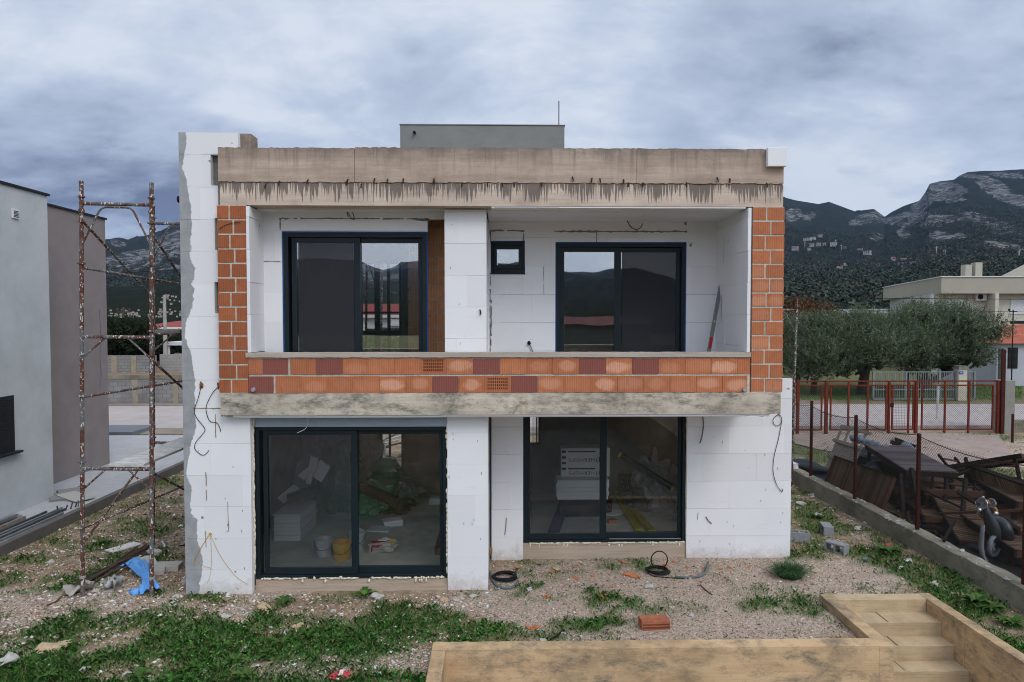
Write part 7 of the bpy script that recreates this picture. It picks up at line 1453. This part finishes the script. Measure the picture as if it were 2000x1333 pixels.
# pallet panel, tarpaulin and rolled sheet
bl_, br2 = Vector(G(1609, 924, .1)), Vector(G(1657, 943, .1)); ax = (br2-bl_); Lp = ax.length; ax.normalize(); upv = Vector((.42, .22, .80)).normalized(); pn = thing('pallet_panel', 'weathered grey plank panel leaning on the dark tarpaulin', 'pallet', tuple(bl_)); nrm = ax.cross(upv).normalized()
def onp(u, v, k=0.0): return bl_+ax*u+upv*v+nrm*k
for i in range(6): m = MB(); u = (i+.5)*Lp/6; m.bar(onp(u, 0), onp(u, 1.0), Lp/6-.018, .03, up=tuple(nrm)); m.build('plank', GREYWOOD, pn)
for v in (.02, .52, .98): m = MB(); m.bar(onp(-.1, v, .03*1), onp(Lp+.06, v, .03), .09, .05, up=tuple(nrm)); m.build('batten', GREYWOOD, pn)
for u in (.03, Lp*.33, Lp*.66, Lp-.03): m = MB(); m.bar(onp(u, 1.0), onp(u, 1.42), .06, .04, up=tuple(nrm)); m.build('frame_strut', GREYWOOD, pn)
m = MB(); m.bar(onp(-.02, 1.44), onp(Lp+.15, 1.44), .08, .05, up=tuple(nrm)); m.build('frame_rail', GREYWOOD, pn)
TARP = plain('dark_teal_tarpaulin', (.014, .024, .030), .55, .4, 8, spec=.15); LTARP = plain('pale_blue_sheeting', (.12, .155, .19), .6, .4, 9, spec=.2)
def heap(c, rad, seed, label, mat_, n=36):
    m = MB(); m.blob(c, rad, seed, .4, n, 20, freq=3.6, flat=0.0); m.build('tarpaulin', mat_, label=label, cat='tarpaulin')
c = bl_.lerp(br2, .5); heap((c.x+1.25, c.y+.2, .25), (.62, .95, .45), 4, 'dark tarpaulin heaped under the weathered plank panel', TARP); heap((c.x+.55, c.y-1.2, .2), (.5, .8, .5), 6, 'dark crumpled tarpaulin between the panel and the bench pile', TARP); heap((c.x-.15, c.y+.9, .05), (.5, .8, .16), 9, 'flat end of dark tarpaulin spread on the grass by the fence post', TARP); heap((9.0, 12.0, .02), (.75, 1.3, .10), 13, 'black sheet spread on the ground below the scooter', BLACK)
m = MB(); a, b = Vector(P(1662, 852, 17.4)), Vector(P(1752, 884, 16.6)); pts = [a.lerp(b, k/19)+Vector((0, 0, .03*math.sin(k*1.9)-.002*(k-9)**2*.4)) for k in range(20)]; m.tube(pts, [.085+.03*math.sin(k*2.3)+.02*math.sin(k*5.1) for k in range(20)], 9); m.build('rolled_sheet', LTARP, label='pale blue rolled sheeting lying over the top of the panel', cat='rolled sheet')
q = [Vector(P(px, py, 17.0)) for px, py in ((1740, 863), (1762, 870), (1787, 881))]
ft = thing('narrow_rack', 'narrow dark timber rack standing beyond the grey-topped table', 'rack', tuple(q[0])); m = MB(); m.bar(q[0], q[2], .05, .10); m.build('side_rail', DW, ft); m = MB(); m.bar(q[0]+Vector((.25, .3, .02)), q[2]+Vector((.25, .3, .02)), .05, .10); m.build('side_rail', DW, ft)
for k in (0, 1): m = MB(); s = q[0].lerp(q[2], k); m.bar(s, s+Vector((.25, .3, .02)), .05, .09); m.build('end_rail', GREYWOOD, ft)
for s in (.05, .95): m = MB(); s = q[0].lerp(q[2], s); m.bar(s+Vector((.1, .1, 0)), (s.x+.15, s.y+.1, 0), .06, .06); m.build('leg', DW, ft)
m = MB(); a = P(1768, 875, 16.95); m.blob(a, (.2, .12, .12), 3, .4); m.build('blue_rag', LTARP, label='pale blue rag hanging over the narrow timber rack', cat='rag')
# old scooter
CHR = plain('chrome', (.62, .63, .65), .18, .05, 5, metal=1.0); SCB = plain('black_scooter_paint', (.012, .016, .020), .3, .3, 6, spec=.6); SCG = plain('faded_grey_rubber', (.15, .16, .18), .7, .25, 8); ORG = plain('orange_lens', (.6, .26, .05), .4)
D = 11.75; scr = thing('old_scooter', 'old black scooter with chrome instruments and a grey front wheel beside the low wall', 'scooter', (PX(1938, D), D, 0))
def sp(px, py, dy=0.0): return Vector(P(px, py, D+dy))
def ring(mb, c, R_, r, ax_, n=30, k=10):
    ax_ = Vector(ax_).normalized(); u = ax_.cross(Vector((0, 0, 1))).normalized(); v = u.cross(ax_); vs = []; fs = []
    for i in range(n):
        t = 2*math.pi*i/n; d = u*math.cos(t)+v*math.sin(t)
        for j in range(k): s = 2*math.pi*j/k; vs.append(Vector(c)+d*(R_+r*math.cos(s))+ax_*r*1.3*math.sin(s))
    for i in range(n):
        for j in range(k): fs.append((i*k+j, ((i+1) % n)*k+j, ((i+1) % n)*k+(j+1) % k, i*k+(j+1) % k))
    mb.add(vs, fs)
wc = sp(1941.5, 1067); axw = Vector((.50, -.86, .0)); wh = thing('front_wheel', None, None, tuple(wc), None, scr); m = MB(); ring(m, wc, .165, .030, axw); m.build('tyre', SCG, wh, smooth=True)
m = MB(); u = axw.cross(Vector((0, 0, 1))).normalized(); v = Vector((0, 0, 1)); ring(m, wc, .115, .012, axw); m.build('rim', SCB, wh, smooth=True)
for k in range(3): t = 2*math.pi*k/3+.5; m = MB(); R = axw.normalized().to_track_quat('Z', 'Y').to_matrix(); m.lathe([(.042, -.015), (.042, .015)], wc+(u*math.cos(t)+v*math.sin(t))*.068, 14, R=R); m.build('hub_disc', SCG, wh)
m = MB(); rows = []
for px, py, w_ in ((1922, 1026, .02), (1919, 1045, .035), (1917, 1068, .045), (1919, 1085, .05), (1925, 1096, .045), (1936, 1102, .03)): a = sp(px, py, -.10); rows += [a+Vector((-w_*.3, .05, 0)), a, a+Vector((w_, .02, 0))]
m.add(rows, [(r*3+q_, r*3+q_+1, r*3+q_+4, r*3+q_+3) for r in range(5) for q_ in (0, 1)]); o = m.build('mudguard', SCG, scr, smooth=True); o.modifiers.new('thickness', 'SOLIDIFY').thickness = .012
m = MB(); m.tube([sp(1923, 985, .1), sp(1928, 1005, .1), sp(1936, 1022, .1), sp(1943, 1040, .05), sp(1946, 1066, .05)], [.035, .075, .11, .10, .06], 14); m.build('leg_shield', SCB, scr, smooth=True)
m = MB(); m.blob(sp(1950, 1035, .35), (.16, .32, .24), 4, .12); m.blob(sp(1962, 1060, .7), (.20, .5, .26), 5, .12); m.build('body', SCB, scr, smooth=True)
m = MB(); m.tube([sp(1908, 985, 0), sp(1925, 983, .06), sp(1946, 1002, .05)], .016, 8); m.build('handlebar', SCB, scr)
for (px, py), R_, nm in (((1917, 984), .095, 'gauge'), ((1936, 983), .075, 'gauge')):
    gg = thing(nm, None, None, tuple(sp(px, py)), None, scr); m = MB(); ring(m, sp(px, py, -.03), R_, .006, (-.85, -.45, .25), 26, 8); m.build('chrome_rim', CHR, gg, smooth=True); m = MB(); R = Vector((-.85, -.45, .25)).normalized().to_track_quat('Z', 'Y').to_matrix(); m.lathe([(R_*.98, -.03), (R_*.98, 0)], sp(px, py, -.03), 20, R=R); m.build('dial', plain('grey_dial', (.10, .105, .11), .4) if 'grey_dial' not in bpy.data.materials else bpy.data.materials['grey_dial'], gg)
    m = MB()
    for k in range(3): t = k*2.1+.4; n_ = Vector((-.85, -.45, .25)).normalized(); u_ = n_.cross(Vector((0, 0, 1))).normalized(); v_ = u_.cross(n_); m.bar(sp(px, py, -.03)+n_*.006, sp(px, py, -.03)+n_*.006+(u_*math.cos(t)+v_*math.sin(t))*R_*.9, .012, .008)
    m.build('spokes', CHR, gg)
for px, py, r in ((1913.5, 997, .035), (1945.5, 1004, .045), (1920.5, 972, .025)): m = MB(); m.blob(sp(px, py, -.1), (r, r*.8, r), px, .05); m.build('indicator_lamp', CHR, scr, smooth=True)
for px, py in ((1930, 980), (1945, 994)): m = MB(); m.tube([sp(px-4, py-2, -.06), sp(px, py-1, -.08), sp(px+3, py+5, -.08)], .014, 8); m.build('orange_reflector', ORG, scr, smooth=True)
# ------------------------------------------------------------------ gravel and ground cover
def scatter(n, x0, x1, y0, y1):          # photo-density sampling of the yard ground
    px, py = rs.uniform(x0, x1, n), rs.uniform(y0, y1, n); d = cF[None]+cR[None]*((px-1000)/FPX)[:, None]+cU[None]*((666.5-py)/FPX)[:, None]; t = -CAMZ/d[:, 2]; x, y = d[:, 0]*t, d[:, 1]*t
    ok = ~((x > WX0-.2) & (x < WX1+.05) & (y < 8.84)) & ~((x > WX1-.2) & (x < SX1+.2) & (y < 10.3)) & ~((x > -5.05) & (x < PX(874, YC, 1000)) & (y > 10.72) & (y < 16.5)) & ~((x > -1) & (x < px_r+.01) & (y > 10.8) & (y < 16.5)) & ~((x > -.2) & (x < 5.27) & (y > 12.17) & (y < 16.5)) & ~((x < -9.08) & (y < 24.6)) & ~((x > 7.76) & (x < 8.1) & (y < 20.6)) & (y < 26)
    return x[ok], y[ok]
x1, y1 = scatter(150000, -250, 2250, 905, 1420); x2, y2 = scatter(16000, -100, 2100, 845, 905); x, y = np.concatenate([x1, x2]), np.concatenate([y1, y2]); g = grass_mask(x, y); px, py = to_px(x, y, np.zeros(len(x)))
dens = .30+.55*fbm(x*.8, y*.8, 91, 3); keep = rs.rand(len(x)) < dens*(1-.8*np.clip(g*1.3, 0, 1)); x, y, px, py = x[keep], y[keep], px[keep], py[keep]; n = len(x)
right = (x > -.4) & (y < 12.4) & (y > 8)
s = .006+.011*rs.rand(n)**2.2+.014*(rs.rand(n) < .03); s = np.where(right, s*.9, s*1.25)*np.clip(y/10, .8, 1.6)
o8 = np.array([(1, 0, 0), (0, 1, 0), (-1, 0, 0), (0, -1, 0), (0, 0, 1), (0, 0, -.6)], float); f8 = np.array([(0, 1, 4), (1, 2, 4), (2, 3, 4), (3, 0, 4), (1, 0, 5), (2, 1, 5), (3, 2, 5), (0, 3, 5)])
th = rs.rand(n)*6.28; c_, s_ = np.cos(th), np.sin(th); V = o8[None]*(.65+.7*rs.rand(n, 6, 1))*s[:, None, None]*np.stack([1+.7*rs.rand(n), .8+.3*rs.rand(n), .55+.3*rs.rand(n)], -1)[:, None, :]
V = np.stack([V[..., 0]*c_[:, None]-V[..., 1]*s_[:, None], V[..., 0]*s_[:, None]+V[..., 1]*c_[:, None], V[..., 2]], -1)+np.stack([x, y, gz(x, y)+s*.25], -1)[:, None, :]
F = (np.arange(n)[:, None, None]*6+f8[None]).reshape(-1, 3); pal = np.array([(.24, .17, .125), (.38, .28, .215), (.52, .41, .33), (.66, .56, .48), (.12, .095, .075), (.76, .70, .64), (.42, .18, .09)]); pr = [.24, .26, .20, .13, .09, .05, .03]
ci = rs.choice(7, n, p=pr); col = np.repeat(pal[ci]*(.8+.4*rs.rand(n, 1)), 8, 0)
PEB = tinted('gravel_stones', .92, .1, 60); x3, y3 = scatter(5200, -200, 960, 925, 1400); g3 = grass_mask(x3, y3); kk = rs.rand(len(x3)) < (1-.75*g3); x3, y3 = x3[kk], y3[kk]; n3 = len(x3); s3 = .013+.026*rs.rand(n3)**2.4; th3 = rs.rand(n3)*6.28; c3, q3 = np.cos(th3), np.sin(th3)
V3 = o8[None]*(.6+.8*rs.rand(n3, 6, 1))*s3[:, None, None]*np.stack([1.2+.9*rs.rand(n3), .8+.3*rs.rand(n3), .4+.3*rs.rand(n3)], -1)[:, None, :]
V3 = np.stack([V3[..., 0]*c3[:, None]-V3[..., 1]*q3[:, None], V3[..., 0]*q3[:, None]+V3[..., 1]*c3[:, None], V3[..., 2]], -1)+np.stack([x3, y3, gz(x3, y3)+s3*.2], -1)[:, None, :]
V = np.concatenate([V.reshape(-1, 3), V3.reshape(-1, 3)]); F = np.concatenate([F, n*6+(np.arange(n3)[:, None, None]*6+f8[None]).reshape(-1, 3)])
col = np.concatenate([col, np.repeat(np.array([(.60, .575, .54), (.46, .42, .37), (.34, .28, .22), (.68, .66, .63)])[rs.choice(4, n3, p=[.35, .3, .2, .15])], 8, 0)])
np_mesh('gravel', V.reshape(-1, 3), F, PEB, col, kind='stuff')
# low leaves (clover, mallow) and grass blades
x1, y1 = scatter(330000, -300, 2300, 1105, 1440); x2, y2 = scatter(60000, -100, 2150, 850, 1105); x, y = np.concatenate([x1, x2]), np.concatenate([y1, y2]); g = grass_mask(x, y); keep = rs.rand(len(x)) < np.clip(g*1.05-.06, 0, 1)**1.4*.34; x, y, g = x[keep], y[keep], g[keep]; n = len(x)
r = (.0055+.008*rs.rand(n))*np.where(fbm(x*1.1, y*1.1, 33, 2) > .52, 1.25, .8); h = (.006+.036*g*rs.rand(n))*(.5+fbm(x*2.3, y*2.3, 34, 3)); th = rs.rand(n)*6.28; tilt = rs.normal(size=(n, 2))*.42
ang = np.linspace(0, 2*np.pi, 7)[:6]; rad = np.array([.55, 1, .9, 1.05, .9, 1]); vx = np.cos(ang[None]+th[:, None])*rad*r[:, None]; vy = np.sin(ang[None]+th[:, None])*rad*r[:, None]; vz = vx*tilt[:, :1]+vy*tilt[:, 1:]
V = np.stack([vx+x[:, None], vy+y[:, None], vz+(gz(x, y)+h)[:, None]], -1).reshape(-1, 3); F = np.arange(n*6).reshape(-1, 6)
gc = np.array([(.048, .215, .032), (.070, .255, .044), (.036, .155, .028), (.115, .27, .058), (.20, .21, .07)]); patch_ = fbm(x*.9, y*.9, 35, 3); ci = np.clip((patch_*6-1+rs.normal(size=n)*.9).astype(int), 0, 4); ci = np.where(rs.rand(n) < .05, 4, np.minimum(ci, 3))
np_mesh('ground_cover', V, F, TUFT, gc[ci]*(.7+.55*rs.rand(n, 1)), kind='stuff')
x1, y1 = scatter(150000, -300, 2300, 1090, 1440); x2, y2 = scatter(90000, -100, 2150, 845, 1090); x, y = np.concatenate([x1, x2]), np.concatenate([y1, y2]); g = grass_mask(x, y); keep = rs.rand(len(x)) < np.clip(g*1.1+.05, 0, 1)**.9*.9; x, y, g = x[keep], y[keep], g[keep]; n = len(x)
th = rs.rand(n)*6.28; l = (.035+.06*rs.rand(n))*(.6+.6*g); wd = .0022*np.clip(y/9, 1, 2); ln = rs.rand(n)*.9; z = gz(x, y); dx, dy = np.cos(th)*ln, np.sin(th)*ln; tx, ty = -np.sin(th)*wd, np.cos(th)*wd
p = [np.stack([x-tx, y-ty, z], -1), np.stack([x+tx, y+ty, z], -1), np.stack([x+dx*l*.4+tx, y+dy*l*.4+ty, z+l*.6], -1), np.stack([x+dx*l, y+dy*l, z+l*(.95-.4*ln)], -1), np.stack([x+dx*l*.4-tx, y+dy*l*.4-ty, z+l*.6], -1)]
gb = np.array([(.056, .20, .036), (.085, .24, .048), (.16, .21, .065), (.044, .14, .030), (.28, .23, .11)]); ci = rs.choice(5, n, p=[.33, .27, .18, .13, .09])
np_mesh('grass', np.stack(p, 1).reshape(-1, 3), np.arange(n*5).reshape(-1, 5), TUFT, gb[ci]*(.7+.6*rs.rand(n, 1)), kind='stuff')
# rough grass under the olive trees across the road
n = 26000; x = rs.uniform(13, 34, n); y = rs.uniform(35.9, 44, n); keep = (x/y > .40) & (x/y < .78); x, y = x[keep], y[keep]; n = len(x); th = rs.rand(n)*6.28; l = .08+.10*rs.rand(n); z = gz(x, y); dx, dy = np.cos(th)*.6, np.sin(th)*.6; wd = .012; tx, ty = -np.sin(th)*wd, np.cos(th)*wd
p = [np.stack([x-tx, y-ty, z], -1), np.stack([x+tx, y+ty, z], -1), np.stack([x+dx*l, y+dy*l, z+l*.7], -1)]
np_mesh('orchard_grass', np.stack(p, 1).reshape(-1, 3), np.arange(n*3).reshape(-1, 3), TUFT, gb[rs.choice(4, n)]*(.6+.5*rs.rand(n, 1)), kind='stuff')
# ------------------------------------------------------------------ air
m = MB(); m.box(-4900, 4900, -4900, 4900, -14, 720); hzb = m.build('haze', None or bpy.data.materials.new('thin_blue_air'), kind='stuff')
hm = bpy.data.materials['thin_blue_air']; hm.use_nodes = True; hm.node_tree.nodes.clear(); T = NT(hm.node_tree)
v = T.n('ShaderNodeVolumePrincipled', {'Color': (.42, .62, 1.0), 'Density': .000055, 'Anisotropy': .2}); T.n('ShaderNodeOutputMaterial', {'Volume': v.outputs[0]})
